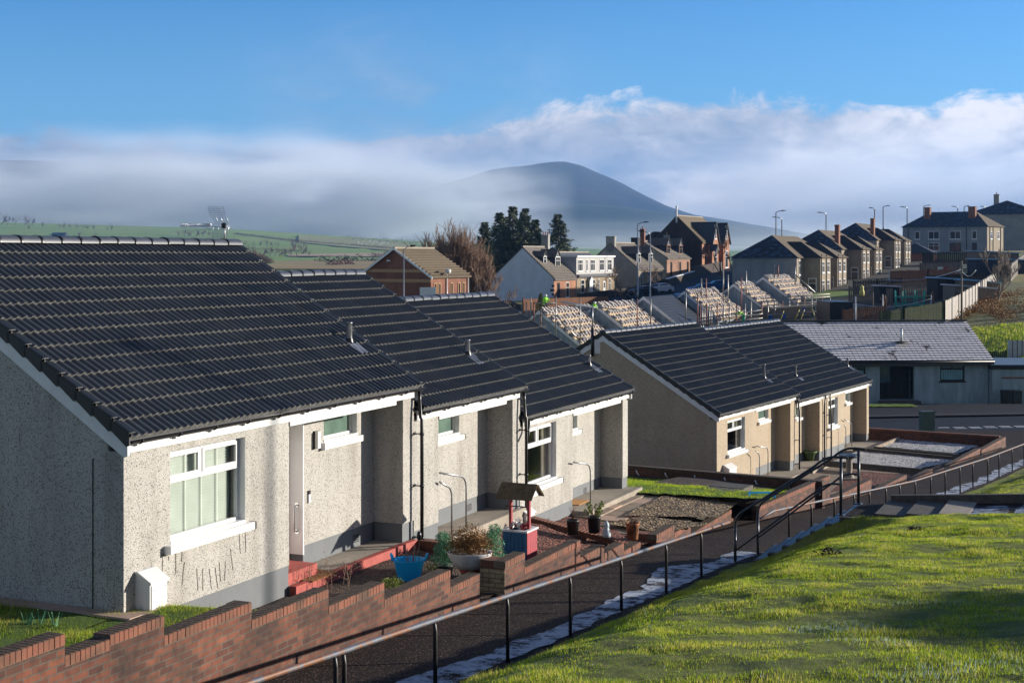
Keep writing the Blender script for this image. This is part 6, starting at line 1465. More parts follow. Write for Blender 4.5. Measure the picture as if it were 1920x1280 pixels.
for y_ in (4.4, 17.2): m.tube([(-.08, y_, -1), (-.08, y_, 5)], .07, 6)
for x in (1.5, 3.6, 8.5): m.tube([(x, -.08, -1), (x, -.08, 5)], .07, 6)
b.part(m, 'downpipe', ['timber_dark'])
b = Block('flatted_villa', 'part of a hipped villa at the right edge behind the broad villa', 'house', 1885, 330, TB, 4.4); m = MB(); m.box(0, 14, -9, 9, -6, 5, 0); b.part(m, 'wall', ['blue_render']); m = MB(); hip(m, 0, 14, -9, 9, 5, 8.4, 5, 1, 0); b.ro = b.part(m, 'roof', ['tile_blue', 'slate_dark']); b.Dp = 0; b.chimney(4.4, 11, 14.3, y=2.4, w=1.2, d=1.0, mat='grey_wall', pots=1); b.win(1.2, 6.8, 1.4, 1.5, y=-9, mull=0)
# small red garage-like house
b = Block('outbuilding', 'small red walled outbuilding with a hipped slate roof', 'shed', 1750, 262, TB, -2.0); m = MB(); m.box(0, 5, 0, 7, -1, 2.3, 0); b.part(m, 'wall', ['house_brick']); m = MB(); hip(m, 0, 5, 0, 7, 2.3, 4.2, 2.6); b.part(m, 'roof', ['slate_dark'])
# ------------------------------------------------------------------ the row being re-roofed
M['batten_dark'] = plain('roof_membrane', (.02, .03, .045), .7, vary=.3); M['tile_grey'] = plain('stacked_tile', (.42, .38, .36), .8, vary=.35, scale=5); M['hivis'] = plain('hi_vis_yellow', (.30, .85, .02), .6, vary=.05); M['cloth_green'] = plain('green_overall', (.02, .45, .20), .8); M['scaf_red'] = plain('rusty_scaffold', (.22, .09, .07), .6, .3, vary=.3); M['scaf'] = plain('scaffold_tube', (.30, .29, .28), .45, .5, vary=.25); M['scaf_yellow'] = plain('yellow_scaffold', (.48, .42, .10), .6, vary=.2); M['board'] = plain('scaffold_board', (.50, .40, .27), .85, vary=.2, scale=6); M['plastic_blue'] = plain('blue_sheet', (.02, .12, .5), .5); M['orange'] = plain('orange_netting', (.75, .16, .04), .7)
GG = 'bungalows being re-tiled behind the cream block'
def groof(ul, vl, ur, Y, label, stacked=True, run=4.1, pitch=.74, zw=-2.6, half=None):
    fr = Frame((ul - UC) / F * Y, Y, TB); z = (VH - vl) / F * Y
    best = min(((abs((lambda p: p.x / p.y * F + UC)(fr.w(q * .1, 0)) - ur), q * .1) for q in range(20, 260))); L = best[1]; rise_ = run * pitch
    t = thing('bungalow_shell', label, 'house', fr.w(0, -run, z - rise_ - 3.0), fr.rz, GG); zb = z - rise_ - 3.0; h = lambda q: q - zb; ys = run
    m = MB(); m.box(0, L, .35, 2 * ys - .35, -3, h(z - rise_) - .1); m.prism([(.35, h(z - rise_) - .1), (2 * ys - .35, h(z - rise_) - .1), (ys, h(z) - .25)], 0, L, 'x'); t_w = m.build('wall', ['render_blue'], t)
    m = MB(); m.prism([(0, h(z - rise_)), (ys, h(z)), (2 * ys, h(z - rise_)), (2 * ys, h(z - rise_) - .08), (ys, h(z) - .09), (0, h(z - rise_) - .08)], -.1, L + .1, 'x', 0)
    if stacked:
        for k in range(6): f = (k + .02) / 6; y = ys * f; m.obox((L / 2, y, h(z - rise_) + rise_ * f + .10), (L / 2 + .12, 0, 0), (0, .12, .12 * pitch), (0, -.03, .04), 1)
    else:
        tiled(m, -.1, L + .1, 0, h(z - rise_), ys, h(z), 12, .3, .03, 4, 2, 3)
    m.build('roof', ['batten_dark', 'timber_new', 'tile', 'tile_edge'], t)
    m = MB()
    for x in (-.13,): 
        for a, b_ in ((0, ys), (2 * ys, ys)): m.prism([(a, h(z - rise_) + .06), (b_, h(z) + .06), (b_, h(z) - .26), (a, h(z - rise_) - .24)], x - .03, x, 'x')
    m.build('bargeboard', ['pale_blue_trim'], t)
    if stacked:
        m = MB()
        for k in range(6):
            f0 = (k + .12) / 6; n = int(L / .74); rows = 3 if k == 5 else 2
            for i in range(n):
                for rr in range(rows):
                    if rr > 0 and (i * 7 + k * 3) % 4 == 0 and k < 5: continue
                    f = f0 + .045 * rr + .01; x = (i + .35 + .12 * (rr % 2)) * L / n; y = ys * f; zz = h(z - rise_) + rise_ * f; hh = random.uniform(.12, .20)
                    m.obox((x, y, zz + hh + .06), (.15, 0, .0), (0, .13, .13 * pitch), (0, -hh * .4, hh * .8))
        o = m.build('tile_stacks', ['tile_grey'], t); o['kind'] = 'stuff'
    return t
groof(1012, 583, 1102, 130, 'half roofed bungalow nearest on the left of the re-tiled row, stacked with loose tiles')
groof(1118, 572, 1186, 138, 'second half roofed bungalow of the row, white bargeboard before its stacked tiles')
groof(1207, 557, 1268, 147, 'bungalow already covered in new dark tiles between its half roofed neighbours', False)
groof(1283, 547, 1338, 156, 'half roofed bungalow right of the newly tiled one, worker at its eaves')
groof(1376, 533, 1427, 167, 'half roofed bungalow with loose tiles before the villa side wall')
groof(1431, 520, 1474, 174, 'highest half roofed bungalow of the row at the far end')
def pole_h(u, v0, v1, Y): a = at(u, v0, Y); b_ = at(u, v1, Y); return a, b_
def scaffold(label, Y, px, ledgers=(), boards=(), braces=()):
    a = at(px[0][0], px[0][2], Y); t = thing('scaffold', label, 'scaffold', a)
    for k, q in enumerate(px):
        u, v0, v1 = q[:3]; YY = q[3] if len(q) > 3 else Y; p, r = pole_h(u, v0, v1, YY); m = MB(); m.tube([p - a, r - a], .062 * YY / 130, 6); m.build('upright', [q[4] if len(q) > 4 else ('scaf_red' if k % 3 == 0 else 'scaf')], t)
    for nm, lst, mt_ in (('ledger', ledgers, 'scaf'), ('walkway', boards, 'board'), ('brace', braces, 'scaf_yellow')):
        for (u0, v0, u1, v1, *r) in lst:
            YY = r[0] if r else Y; m = MB(); p, q = at(u0, v0, YY) - a, at(u1, v1, YY) - a
            if nm == 'walkway': m.bar(p, q, 1.0, .14)
            else: m.tube([p, q], .058 * YY / 130, 6)
            m.build(nm, [mt_], t)
scaffold('scaffold poles round the left end of the re-tiled row', 126, [(981, 556, 600), (987, 566, 600), (995, 556, 600), (1001, 566, 606), (1042, 556, 640), (1088, 560, 640), (1014, 583, 624)],
         [(1001, 568, 1042, 568), (1001, 591, 1040, 590), (1001, 605, 1040, 604), (1042, 590, 1088, 640), (1018, 572, 1037, 570)], [(1024, 613, 1012, 614)])
scaffold('scaffold poles before the second and third roofs of the row', 132, [(1195, 560, 640), (1220, 560, 608), (1286, 548, 605), (1308, 550, 612)], [(1064, 573, 1120, 577, 128), (1120, 577, 1165, 580, 128)])
ux = [1313, 1317, 1321, 1325, 1330, 1334, 1345, 1357, 1368, 1381, 1397, 1408, 1428, 1440, 1453, 1467, 1480, 1495, 1508, 1522, 1530, 1541, 1556]
px = [(u, 575 - (u - 1317) * .07 - (random.random() * 6), 628 - (u - 1317) * .10, 150 + (u - 1317) * .02) for u in ux]
px += [(1315, 522, 560, 158), (1324, 522, 560, 158), (1356, 505, 566, 160), (1365, 515, 575, 160), (1390, 520, 592, 160), (1399, 508, 556, 165), (1452, 497, 520, 175), (1459, 497, 520, 175), (1491, 500, 535, 175)]
scaffold('long tall scaffold with timber walkways along the front of the re-tiled row', 150, px,
         [(1310, 603, 1430, 588), (1310, 610, 1430, 596), (1428, 566, 1556, 556), (1428, 573, 1556, 564), (1428, 560, 1556, 551), (1310, 597, 1430, 581), (1440, 590, 1556, 582), (1356, 545, 1365, 545, 160), (1356, 556, 1365, 556, 160), (1335, 540, 1400, 600, 158), (1491, 515, 1528, 548, 172), (1356, 567, 1366, 566, 160)],
         [(1362, 610, 1430, 602), (1446, 578, 1556, 569), (1330, 612, 1360, 610)],
         [(1521, 575, 1530, 600), (1530, 574, 1540, 600), (1541, 574, 1531, 600), (1500, 577, 1490, 600), (1556, 570, 1556, 600), (1508, 580, 1500, 603), (1470, 580, 1462, 603)])
# pale strip of wall with blue door sheets below the walkway
P = at(1520, 606, 153); m = MB(); m.box(-5.5, 0, 0, .2, -1, 1.75); m.box(-3.2, -2.7, -.05, 0, .2, 1.2, 1); m.box(-4.6, -4.1, -.05, 0, -.2, .9, 1); m.box(-.9, -.55, -.05, 0, 1.0, 1.7, 1); o = m.build('site_hut', ['buff_wall', 'plastic_blue']); o.location = P; tag(o, 'buff wall panel with small blue sheets under the scaffold walkway', 'hut')
# ------------------------------------------------------------------ people
SKIN = plain('skin', (.50, .30, .22), .6); M['skin'] = SKIN; M['navy'] = plain('navy_cloth', (.02, .025, .045), .9); M['helmet'] = plain('white_helmet', (.75, .75, .72), .4); M['dark_cloth'] = plain('dark_cloth', (.03, .03, .035), .9)
def person(loc, rz, label, joints, top='hivis', bottom='navy', hat='helmet', bag=None):
    """one skinned body; joints: dict of points (m), z up from the feet"""
    J = dict(pelvis=(0, 0, .95), belly=(0, 0, 1.12), chest=(0, 0, 1.34), neck=(0, .0, 1.50), head=(0, -.02, 1.62), crown=(0, 0, 1.74),
             ls=(-.19, 0, 1.42), le=(-.25, -.02, 1.15), lh=(-.25, -.10, .90), lf=(-.25, -.13, .80), rs=(.19, 0, 1.42), re=(.25, -.02, 1.15), rh=(.25, -.10, .90), rf=(.25, -.13, .80),
             lp=(-.10, 0, .90), lk=(-.11, -.02, .50), la=(-.11, .02, .09), lt=(-.12, -.16, .04), rp=(.10, 0, .90), rk=(.11, -.02, .50), ra=(.11, .02, .09), rt=(.12, -.16, .04)); J.update(joints)
    rad = dict(pelvis=.15, belly=.14, chest=.17, neck=.06, head=.095, crown=.07, ls=.075, le=.05, lh=.038, lf=.035, rs=.075, re=.05, rh=.038, rf=.035, lp=.10, lk=.068, la=.045, lt=.04, rp=.10, rk=.068, ra=.045, rt=.04)
    E = [('pelvis', 'belly'), ('belly', 'chest'), ('chest', 'neck'), ('neck', 'head'), ('head', 'crown'), ('chest', 'ls'), ('ls', 'le'), ('le', 'lh'), ('lh', 'lf'), ('chest', 'rs'), ('rs', 're'), ('re', 'rh'), ('rh', 'rf'), ('pelvis', 'lp'), ('lp', 'lk'), ('lk', 'la'), ('la', 'lt'), ('pelvis', 'rp'), ('rp', 'rk'), ('rk', 'ra'), ('ra', 'rt')]
    K = list(J); me = bpy.data.meshes.new('person'); me.from_pydata([J[k] for k in K], [(K.index(a), K.index(b_)) for a, b_ in E], [])
    o = bpy.data.objects.new('person', me); COL.objects.link(o); md = o.modifiers.new('skin', 'SKIN'); md.use_smooth_shade = True
    me.skin_vertices or me.attributes.new
    if not me.skin_vertices: bpy.context.view_layer.objects.active = o
    sv = me.skin_vertices
    if len(sv) == 0:
        bpy.context.view_layer.update()
    if len(me.skin_vertices):
        for i, k in enumerate(K): me.skin_vertices[0].data[i].radius = (rad[k], rad[k])
        me.skin_vertices[0].data[0].use_root = True
    sd = o.modifiers.new('sub', 'SUBSURF'); sd.levels = sd.render_levels = 1
    dg = bpy.context.evaluated_depsgraph_get(); ev = o.evaluated_get(dg); nm = bpy.data.meshes.new_from_object(ev); o.modifiers.clear(); o.data = nm
    nm.materials.clear()
    for k in (top, bottom, 'skin', 'dark_cloth'): nm.materials.append(M[k])
    hz = J['neck'][2] + .03; wz = J['pelvis'][2] + .03
    for p in nm.polygons:
        c = p.center; z = c.z; near = min(((Vector(J[k]) - c).length, k) for k in K)[1]
        p.material_index = 2 if near in ('head', 'crown', 'lf', 'rf') else 3 if near in ('lt', 'rt') else 1 if near in ('lp', 'rp', 'lk', 'rk', 'la', 'ra', 'pelvis') else 0
        p.use_smooth = True
    o.location = loc; o.rotation_euler = (0, 0, rz); tag(o, label, 'person')
    h = Vector(J['head']); m = MB(); m.lathe((h.x, h.y, h.z + .03), [(.14, -.02), (.13, .02), (.115, .08), (.07, .13), (0, .145)], 12); m.build('helmet' if hat == 'helmet' else 'hair', [hat], o)
    m = MB(); m.lathe((h.x, h.y - .10, h.z - .01), [(0, -.02), (.018, 0), (0, .03)], 6)
    for sg in (-1, 1): m.lathe((h.x + sg * .035, h.y - .085, h.z + .02), [(0, -.01), (.012, 0), (0, .01)], 6)
    m.build('face', ['skin'], o); return o
P = at(1023, 588, 131); person((P.x, P.y, P.z), R(30), 'worker in a green hi-vis jacket and white helmet standing on the left scaffold', dict(re=(.30, -.15, 1.2), rh=(.32, -.38, 1.15), rf=(.32, -.46, 1.13)))
P = at(1111, 597, 129); person((P.x, P.y, P.z), R(150), 'worker in green hi-vis crouching behind the gable pole', dict(chest=(0, -.25, 1.15), belly=(0, -.1, 1.0), neck=(0, -.36, 1.28), head=(0, -.45, 1.36), crown=(0, -.48, 1.46), ls=(-.19, -.26, 1.22), rs=(.19, -.26, 1.22), le=(-.25, -.45, 1.0), lh=(-.2, -.62, .85), lf=(-.2, -.68, .78), re=(.25, -.45, 1.0), rh=(.2, -.62, .85), rf=(.2, -.68, .78)))
P = at(1394, 607, 148); person((P.x, P.y, P.z), R(-70), 'worker in hi-vis and green trousers bending over the roof edge', dict(belly=(0, -.14, 1.08), chest=(0, -.38, 1.20), neck=(0, -.52, 1.26), head=(0, -.62, 1.28), crown=(0, -.72, 1.30), ls=(-.19, -.42, 1.22), rs=(.19, -.42, 1.22), le=(-.26, -.62, 1.0), lh=(-.2, -.85, .95), lf=(-.2, -.93, .93), re=(.26, -.62, 1.0), rh=(.2, -.85, .95), rf=(.2, -.93, .93)), bottom='cloth_green')
P = tpt(1176, 186, .1); person((P.x, P.y, P.z), R(200), 'pedestrian in dark clothes walking up the street by the bare tree', dict(lk=(-.11, -.16, .50), la=(-.11, -.20, .12), lt=(-.11, -.36, .08), ra=(.11, .22, .12), rt=(.11, .08, .04), rk=(.11, .06, .50)), top='dark_cloth', bottom='navy', hat='dark_cloth')
# ------------------------------------------------------------------ street, cars, lamps
def strip(name, mat, pts, w, dz):
    P = [tpt(u, Y, dz) for u, Y in pts]; Q = []
    for a, b_ in zip(P[:-1], P[1:]): Q += [a.lerp(b_, k / 6) for k in range(6)]
    Q.append(P[-1]); m = MB(); o = []
    for i, p in enumerate(Q):
        d = (Q[min(i + 1, len(Q) - 1)] - Q[max(i - 1, 0)]).normalized(); s_ = Vector((d.y, -d.x, 0)).normalized() * w / 2
        for k in range(5): q = p + s_ * (k / 2 - 1); m.v.append((q.x, q.y, terr(q.x, q.y) + dz))
    for i in range(len(Q) - 1):
        for k in range(4): m.f.append((i * 5 + k, i * 5 + k + 1, i * 5 + k + 6, i * 5 + k + 5)); m.m.append(0); m.sm.append(True)
    return structure(m.build(name, [mat]))
strip('street', 'road', [(820, 158), (960, 166), (1060, 175), (1170, 190), (1290, 212), (1372, 243), (1392, 290)], 12, .32)
M['car_white'] = plain('car_paint_white', (.62, .64, .68), .3, vary=.03); M['car_blue'] = plain('car_paint_blue', (.03, .14, .36), .25, .3, vary=.05); M['car_dark'] = plain('car_paint_dark', (.02, .025, .035), .25, .3, vary=.05)
def car(p, rz, paint, label):
    t = thing('parked_car', label, 'car', p, rz, 'cars parked along the street'); L, W = 4.2, .86
    prof = [(-2.1, .35), (-2.12, .62), (-1.95, .86), (-1.0, .96), (-.45, 1.38), (.9, 1.44), (1.6, 1.05), (2.02, .95), (2.1, .6), (2.1, .35)]
    m = MB(); n = len(prof); V = []
    for y, k in ((-W, 1), (-W * .98, 1), (W * .98, 1), (W, 1)): V += [(x, y * (.86 if z > 1.1 else 1), z) for x, z in prof]
    for j in range(3):
        for i in range(n - 1): m.f.append((j * n + i, j * n + i + 1, (j + 1) * n + i + 1, (j + 1) * n + i)); m.m.append(0); m.sm.append(False)
    m.v = V; m.f.append(tuple(range(n))); m.m.append(0); m.sm.append(False); m.f.append(tuple(range(4 * n - 1, 3 * n - 1, -1))); m.m.append(0); m.sm.append(False); m.build('body', [paint], t)
    m = MB()
    for sg in (-1, 1): m.add([(-.95, sg * .85, .97), (-.42, sg * .765, 1.33), (.85, sg * .765, 1.38), (1.45, sg * .85, 1.05)], [(0, 1, 2, 3)])
    m.add([(-1.02, -.7, .99), (-.48, -.66, 1.36), (-.48, .66, 1.36), (-1.02, .7, .99)], [(0, 1, 2, 3)]); m.add([(.96, -.66, 1.42), (1.6, -.7, 1.08), (1.6, .7, 1.08), (.96, .66, 1.42)], [(0, 1, 2, 3)]); m.build('glazing', ['dark_glass'], t)
    for x in (-1.3, 1.3):
        for sg in (-1, 1): m = MB(); m.tube([(x, sg * .66, .31), (x, sg * .89, .31)], .31, 14); m.build('wheel', ['black'], t)
    for sg in (-1, 1): m = MB(); m.box(-2.14, -2.0, sg * .55 - .16, sg * .55 + .16, .62, .76); m.build('headlight', ['upvc'], t)
car(tpt(1236, 203, .36), R(35), 'car_white', 'white car parked under the trees by the lamp post'); car(tpt(1205, 200, .36), R(35), 'car_dark', 'dark car parked behind the white one under the trees')
car(tpt(1318, 196, .36), R(15), 'car_blue', 'blue car with pale roof parked farther left behind the scaffold'); car(tpt(1296, 186, .36), R(10), 'car_blue', 'pale blue car nearest the half roofed bungalows'); car(tpt(1345, 200, .36), R(10), 'car_blue', 'blue car parked right behind the scaffold tower')
car(tpt(941, 168, .36), R(20), 'car_dark', 'dark car beside the whitewashed wall of the long cottage')
def lamp(u, v0, v1, du, Y, label, base=None):
    p1 = at(u, v0, Y); zb = terr(p1.x, Y) if base is None else base; t = thing('street_lamp', label, 'street lamp', (p1.x, Y, zb), 0, 'street lamps along the street'); H_ = p1.z - zb; r = .11 * max(.6, Y / 160)
    m = MB(); m.tube([(0, 0, 0), (0, 0, 1.2), (0, 0, 1.25), (0, 0, H_)], [r * 1.1, r * 1.1, r * .75, r * .55], 8); m.build('column', ['steel'], t); dx = du / F * Y
    m = MB(); m.tube([(0, 0, H_ - .05), (dx * .3, 0, H_ + .18), (dx * .62, 0, H_ + .25)], r * .45, 6); m.build('arm', ['steel'], t); m = MB(); m.prism([(dx * .58, H_ + .16), (dx, H_ + .24), (dx, H_ + .33), (dx * .58, H_ + .36)], -.16, .16, 'y'); m.build('lantern', ['timber_dark'], t)
for a in ((757, 467, 560, 22, 118, 'street lamp before the red brick house'), (1196, 420, 540, 20, 196, 'street lamp with its arm to the right behind the grey cottage gable'), (1219, 438, 560, -22, 158, 'tall street lamp with its arm to the left before the white cars'), (1455, 398, 430, 18, 232, 'taller of two lamps over the nearest villa roof'),
          (1466, 410, 430, -18, 250, 'shorter of two lamps over the nearest villa roof'), (1549, 401, 430, -17, 262, 'lamp over the gap before the second villa'), (1640, 392, 420, -11, 292, 'lamp left over the third villa roof'), (1656, 388, 420, 13, 300, 'lamp right over the third villa roof'), (1701, 390, 430, -13, 318, 'tall lamp between the third villa and the broad villa'),
          (1732, 387, 420, 13, 322, 'lamp standing left of the broad villa roof'), (1796, 389, 420, -12, 345, 'lamp behind the middle of the broad villa roof'), (1808, 388, 420, 10, 352, 'second lamp behind the middle of the broad villa roof'), (1847, 389, 420, -9, 360, 'lamp just right of the second chimney of the broad villa')): lamp(a[0], a[1], a[2], a[3], a[4], a[5])
P = at(611, 522, 78); t = thing('street_lamp', 'lamp head peeping over the middle ridge on the left', 'street lamp', (P.x, P.y, -8), 0, 'street lamps along the street'); m = MB(); m.tube([(0, 0, 0), (0, 0, P.z + 8)], .07, 8); m.build('column', ['steel'], t); m = MB(); m.tube([(0, 0, P.z + 7.97), (-.4, 0, P.z + 8.0), (-.85, 0, P.z + 8.06)], .03, 6); m.build('arm', ['timber_dark'], t)
# walls and hedges of the street
def strip_wall(name, label, cat, pts, h, w, mat, dz=-.2, top=None):
    P = [tpt(u, Y) for u, Y in pts]; o0 = P[0].copy(); t = thing(name, label, cat, o0); m = MB(); c = MB()
    for a, b_ in zip(P[:-1], P[1:]):
        m.bar(a - o0 + Vector((0, 0, h / 2 + dz)), b_ - o0 + Vector((0, 0, h / 2 + dz)), w, h)
        if top: c.bar(a - o0 + Vector((0, 0, h + dz + .04)), b_ - o0 + Vector((0, 0, h + dz + .04)), w + .1, .1)
    m.build('wall', [mat], t)
    if top: c.build('coping', [top], t)
    return t
strip_wall('garden_wall', 'long dark wooden fence before the whitewashed cottage', 'fence', [(980, 172), (1140, 181)], 1.9, .15, 'timber_brown', top=None)
strip_wall('garden_wall', 'low dark stone wall along the front of the grey houses', 'wall', [(1085, 196), (1180, 206), (1255, 230)], 1.5, .4, 'dark_stone'); strip_wall('garden_wall', 'low wall with a pale coping below the sandstone cottage', 'wall', [(1250, 222), (1300, 240)], 1.6, .4, 'dark_stone', top='pale_blue_trim')
strip_wall('garden_wall', 'dark stone wall under the tall hall', 'wall', [(1298, 246), (1352, 262)], 2.2, .5, 'dark_stone')
# ------------------------------------------------------------------ back gardens on the right
def gp(u, v, Y): return at(u, v, Y)
def tp(u, Y): return tpt(u, Y)
M['fence_pale'] = multi('silvery_fence_board', [(.3, (.30, .27, .24)), (.7, (.52, .48, .44))], 5, 5, .9, .4, .01, stretch=(1, 1, .15))
picket('board_fence', 'silvery board fence climbing the slope beside the overgrown path', [tp(1771, 125), tp(1797, 131), tp(1828, 143), tp(1850, 155), tp(1868, 168)], 2.3, 'fence_pale', .03, .2)
picket('board_fence', 'far silvery board fence beyond the bare tree on the right', [tp(1895, 186), tp(1908, 204), tp(1925, 235)], 2.4, 'fence_pale', .03, .22)
picket('board_fence', 'dark green board fence facing us behind the frosted roof', [tp(1650, 122), tp(1695, 123), tp(1771, 125)], 2.25, 'timber_green', .02, .16)
picket('board_fence', 'dark purplish board fence left of the green one', [tp(1580, 133), tp(1660, 131)], 2.0, 'timber_brown', .03, .14)
picket('board_fence', 'brown panel fence with pale posts across the middle gardens', [tp(1668, 192), tp(1740, 190), tp(1800, 188)], 2.1, 'timber_brown', .005, .3, 3.2, cap='pale_metal')
picket('board_fence', 'dark picket fence below the nearest villa', [tp(1592, 166), tp(1665, 165), tp(1740, 163)], 1.9, 'timber_fence', .05, .14)
picket('board_fence', 'dark fence at the foot of the second villa', [tp(1600, 178), tp(1690, 177)], 1.8, 'timber_dark', .05, .14)
picket('board_fence', 'dark fence under the broad villa', [tp(1730, 250), tp(1850, 246)], 2.2, 'timber_dark', .02, .3); picket('board_fence', 'weathered fence behind the washing lines', [tp(1725, 215), tp(1800, 213)], 2.0, 'timber_fence', .02, .3)
picket('board_fence', 'dark fence halfway up the gardens', [tp(1740, 176), tp(1860, 174)], 2.0, 'timber_dark', .02, .25)
def shed(u, Y, w, d, h, label, wall='timber_dark', roof='flat_felt', rz=.1, fall=.35, name='shed'):
    p = tp(u, Y); t = thing(name, label, 'shed', p, rz); m = MB(); m.prism([(0, -1), (w, -1), (w, h - fall), (0, h)], 0, d, 'y'); m.build('wall', [wall], t); m = MB(); m.prism([(-.2, h + .02), (w + .2, h - fall), (w + .2, h - fall + .14), (-.2, h + .16)], -.2, d + .2, 'y'); m.build('roof', [roof], t); m = MB(); m.box(w * .3, w * .3 + .8, -.04, 0, -.2, 1.8); m.build('door', ['timber_fence'], t); return t
M['roof_frost'] = plain('frosty_felt_roof', (.22, .42, .62), .5, vary=.25, scale=2)
shed(1758, 157, 5.2, 3, 2.5, 'shed with a frosty blue felt roof beside the pole', roof='roof_frost'); shed(1806, 155, 4.2, 3, 2.2, 'long low shed with a frosty roof right of the pole', 'timber_fence', 'roof_frost'); shed(1790, 146, 4.3, 3, 2.2, 'pale roofed low store by the silvery fence', 'timber_fence', 'pale_metal')
shed(1832, 228, 7.0, 4, 3.0, 'pale fronted shed with a bright blue roof high on the slope', 'timber_fence', 'roof_frost'); shed(1830, 205, 8.5, 3, 2.6, 'wide dark blue shed right of the bare tree', 'navy', 'roof_frost', fall=.1); shed(1896, 215, 2.4, 3, 1.8, 'small brown shed with a slanting pale roof', 'timber_brown', 'roof_frost')
shed(1650, 160, 2.3, 2, 2.0, 'low store with a corrugated pale roof by the trampoline', 'timber_dark', 'pale_metal', fall=.1)
p = tp(1556, 140); t = thing('container', 'plain black shipping container beside the scaffold end', 'container', p, .05); m = MB(); m.box(0, 2.3, 0, 5, -1, 2.4)
for k in range(11): m.box(k * .21 + .04, k * .21 + .12, -.03, 0, -1, 2.35)
m.build('body', ['black'], t); m = MB(); m.box(2.3, 2.85, .3, .5, -.5, 2.2); m.build('side_panel', ['pale_metal'], t)
M['tramp'] = plain('green_trampoline_pad', (.02, .32, .22), .6); p = tp(1706, 146); t = thing('trampoline', 'green framed trampoline with a safety net', 'trampoline', p, .1)
for k in range(8): a = k * math.pi / 4; m = MB(); m.tube([(1.5 * math.cos(a), 1.2 * math.sin(a), 0), (1.6 * math.cos(a), 1.25 * math.sin(a), 2.2 if k % 2 == 0 else 2.1)], .06, 6); m.build('leg', ['tramp'], t)
m = MB()
for z in (.7, 1.5): m.tube([(1.55 * math.cos(k * math.pi / 8), 1.2 * math.sin(k * math.pi / 8), z) for k in range(17)], .05, 6)
m.lathe((0, 0, .68), [(0, 0), (1.5, .0)], 20, 0, 1, .8); m.build('frame', ['tramp'], t)
def upole(u, v0, Y, label, arm=True, r=.10, mat='timber_fence', base=None):
    p1 = at(u, v0, Y); zb = terr(p1.x, Y); t = thing('utility_pole', label, 'pole', (p1.x, Y, zb), 0); m = MB(); m.tube([(0, 0, 0), (0, 0, p1.z - zb)], [r, r * .8], 8); m.build('pole', [mat], t)
    if arm: m = MB(); m.box(-.05, .4, -.06, .06, p1.z - zb - .6, p1.z - zb - .35); m.tube([(0, 0, p1.z - zb - .8), (-.55, 0, p1.z - zb - 1.1)], .03, 5); m.build('fitting', ['steel'], t)
upole(1803, 489, 124, 'tall weathered utility pole beside the silvery fence'); upole(1637, 547, 140, 'thin leaning washing pole left of the small bare tree', False, .06)
for k, (u, v0, Y, lab) in enumerate(((1604, 556, 128, 'pale washing pole at the purplish fence'), (1655, 552, 135, 'second washing pole right of the purplish fence'), (1746, 553, 138, 'washing pole inside the green fence'), (1750, 546, 147, 'red washing pole right of the trampoline'), (1842, 528, 160, 'clothes pole by the long shed'), (1829, 530, 160, 'clothes pole above the silvery fence'))): upole(u, v0, Y, lab, False, .07, 'scaf_red' if k in (3, 4) else 'pale_metal')
for i, (u0, v0, u1, v1, Y) in enumerate(((1730, 547, 1750, 546, 147), (1604, 570, 1746, 560, 136), (1660, 525, 1803, 505, 160), (1803, 508, 1830, 506, 124))):
    a = at(u0, v0, Y); b_ = at(u1, v1, Y); m = MB(); m.tube([(a.lerp(b_, k / 8) - a) + Vector((0, 0, -.5 * math.sin(k / 8 * math.pi))) for k in range(9)], .035, 5); o = m.build('washing_line', ['scaf_yellow' if i == 0 else 'pale_metal']); o.location = a; tag(o, ['yellow line sagging right of the trampoline', 'thin line over the purplish fence', 'long thin wire running up to the utility pole', 'short wire right of the utility pole'][i], 'line')
p = at(1616, 556, 132); m = MB(); m.lathe((0, 0, 0), [(0, 0), (.22, .1), (.25, .4), (.15, .75), (.2, .9), (0, 1.1)], 10); o = m.build('garden_toy', ['scaf_yellow']); o.location = p; tag(o, 'yellow rounded play figure on the purplish fence', 'toy')
for i, (u, v, Y, w_, mt, lab) in enumerate(((1758, 500, 205, .9, 'blind', 'pale lilac cloth hanging on the far line'), (1766, 500, 205, .9, 'well_red', 'pink cloth hanging on the far line'))):
    p = at(u, v, Y); m = MB(); m.sheet(lambda x, z: (x * w_, .05 * math.sin(x * 9), -z * 1.3), lin(0, 1, 6), lin(0, 1, 4)); o = m.build('hanging_cloth', [mt]); o.location = p; tag(o, lab, 'cloth')
# ------------------------------------------------------------------ trees
def branch(mt, tw, p, d, L, r, depth, rs, spread=.6, twist=.25, rmin=.012, seg=3, up=.25, ratio=.72, kids=(2, 3)):
    pts = [p]; rr = [r]; q = p.copy(); dd = d.copy()
    for k in range(seg):
        dd = (dd + Vector((rs.gauss(0, twist), rs.gauss(0, twist), rs.gauss(0, twist) + up * .2))).normalized(); q = q + dd * L / seg; pts.append(q.copy()); rr.append(max(rmin, r * (1 - .38 * (k + 1) / seg)))
    (mt if depth > 2 else tw).tube(pts, rr, 6 if depth > 2 else 3, 0, False)
    if depth <= 0: return
    n = rs.randint(*kids) + (1 if depth <= 2 else 0)
    for k in range(n):
        f = rs.uniform(.45, 1.0) if k else 1.0; base = pts[min(seg, int(f * seg))]; a = Vector((rs.gauss(0, 1), rs.gauss(0, 1), rs.gauss(0, 1))).normalized()
        nd = (dd + a * spread + Vector((0, 0, up))).normalized(); branch(mt, tw, base, nd, L * rs.uniform(ratio - .1, ratio + .08), max(rmin, rr[-1] * .72), depth - 1, rs, spread, twist, rmin, seg, up, ratio, kids)
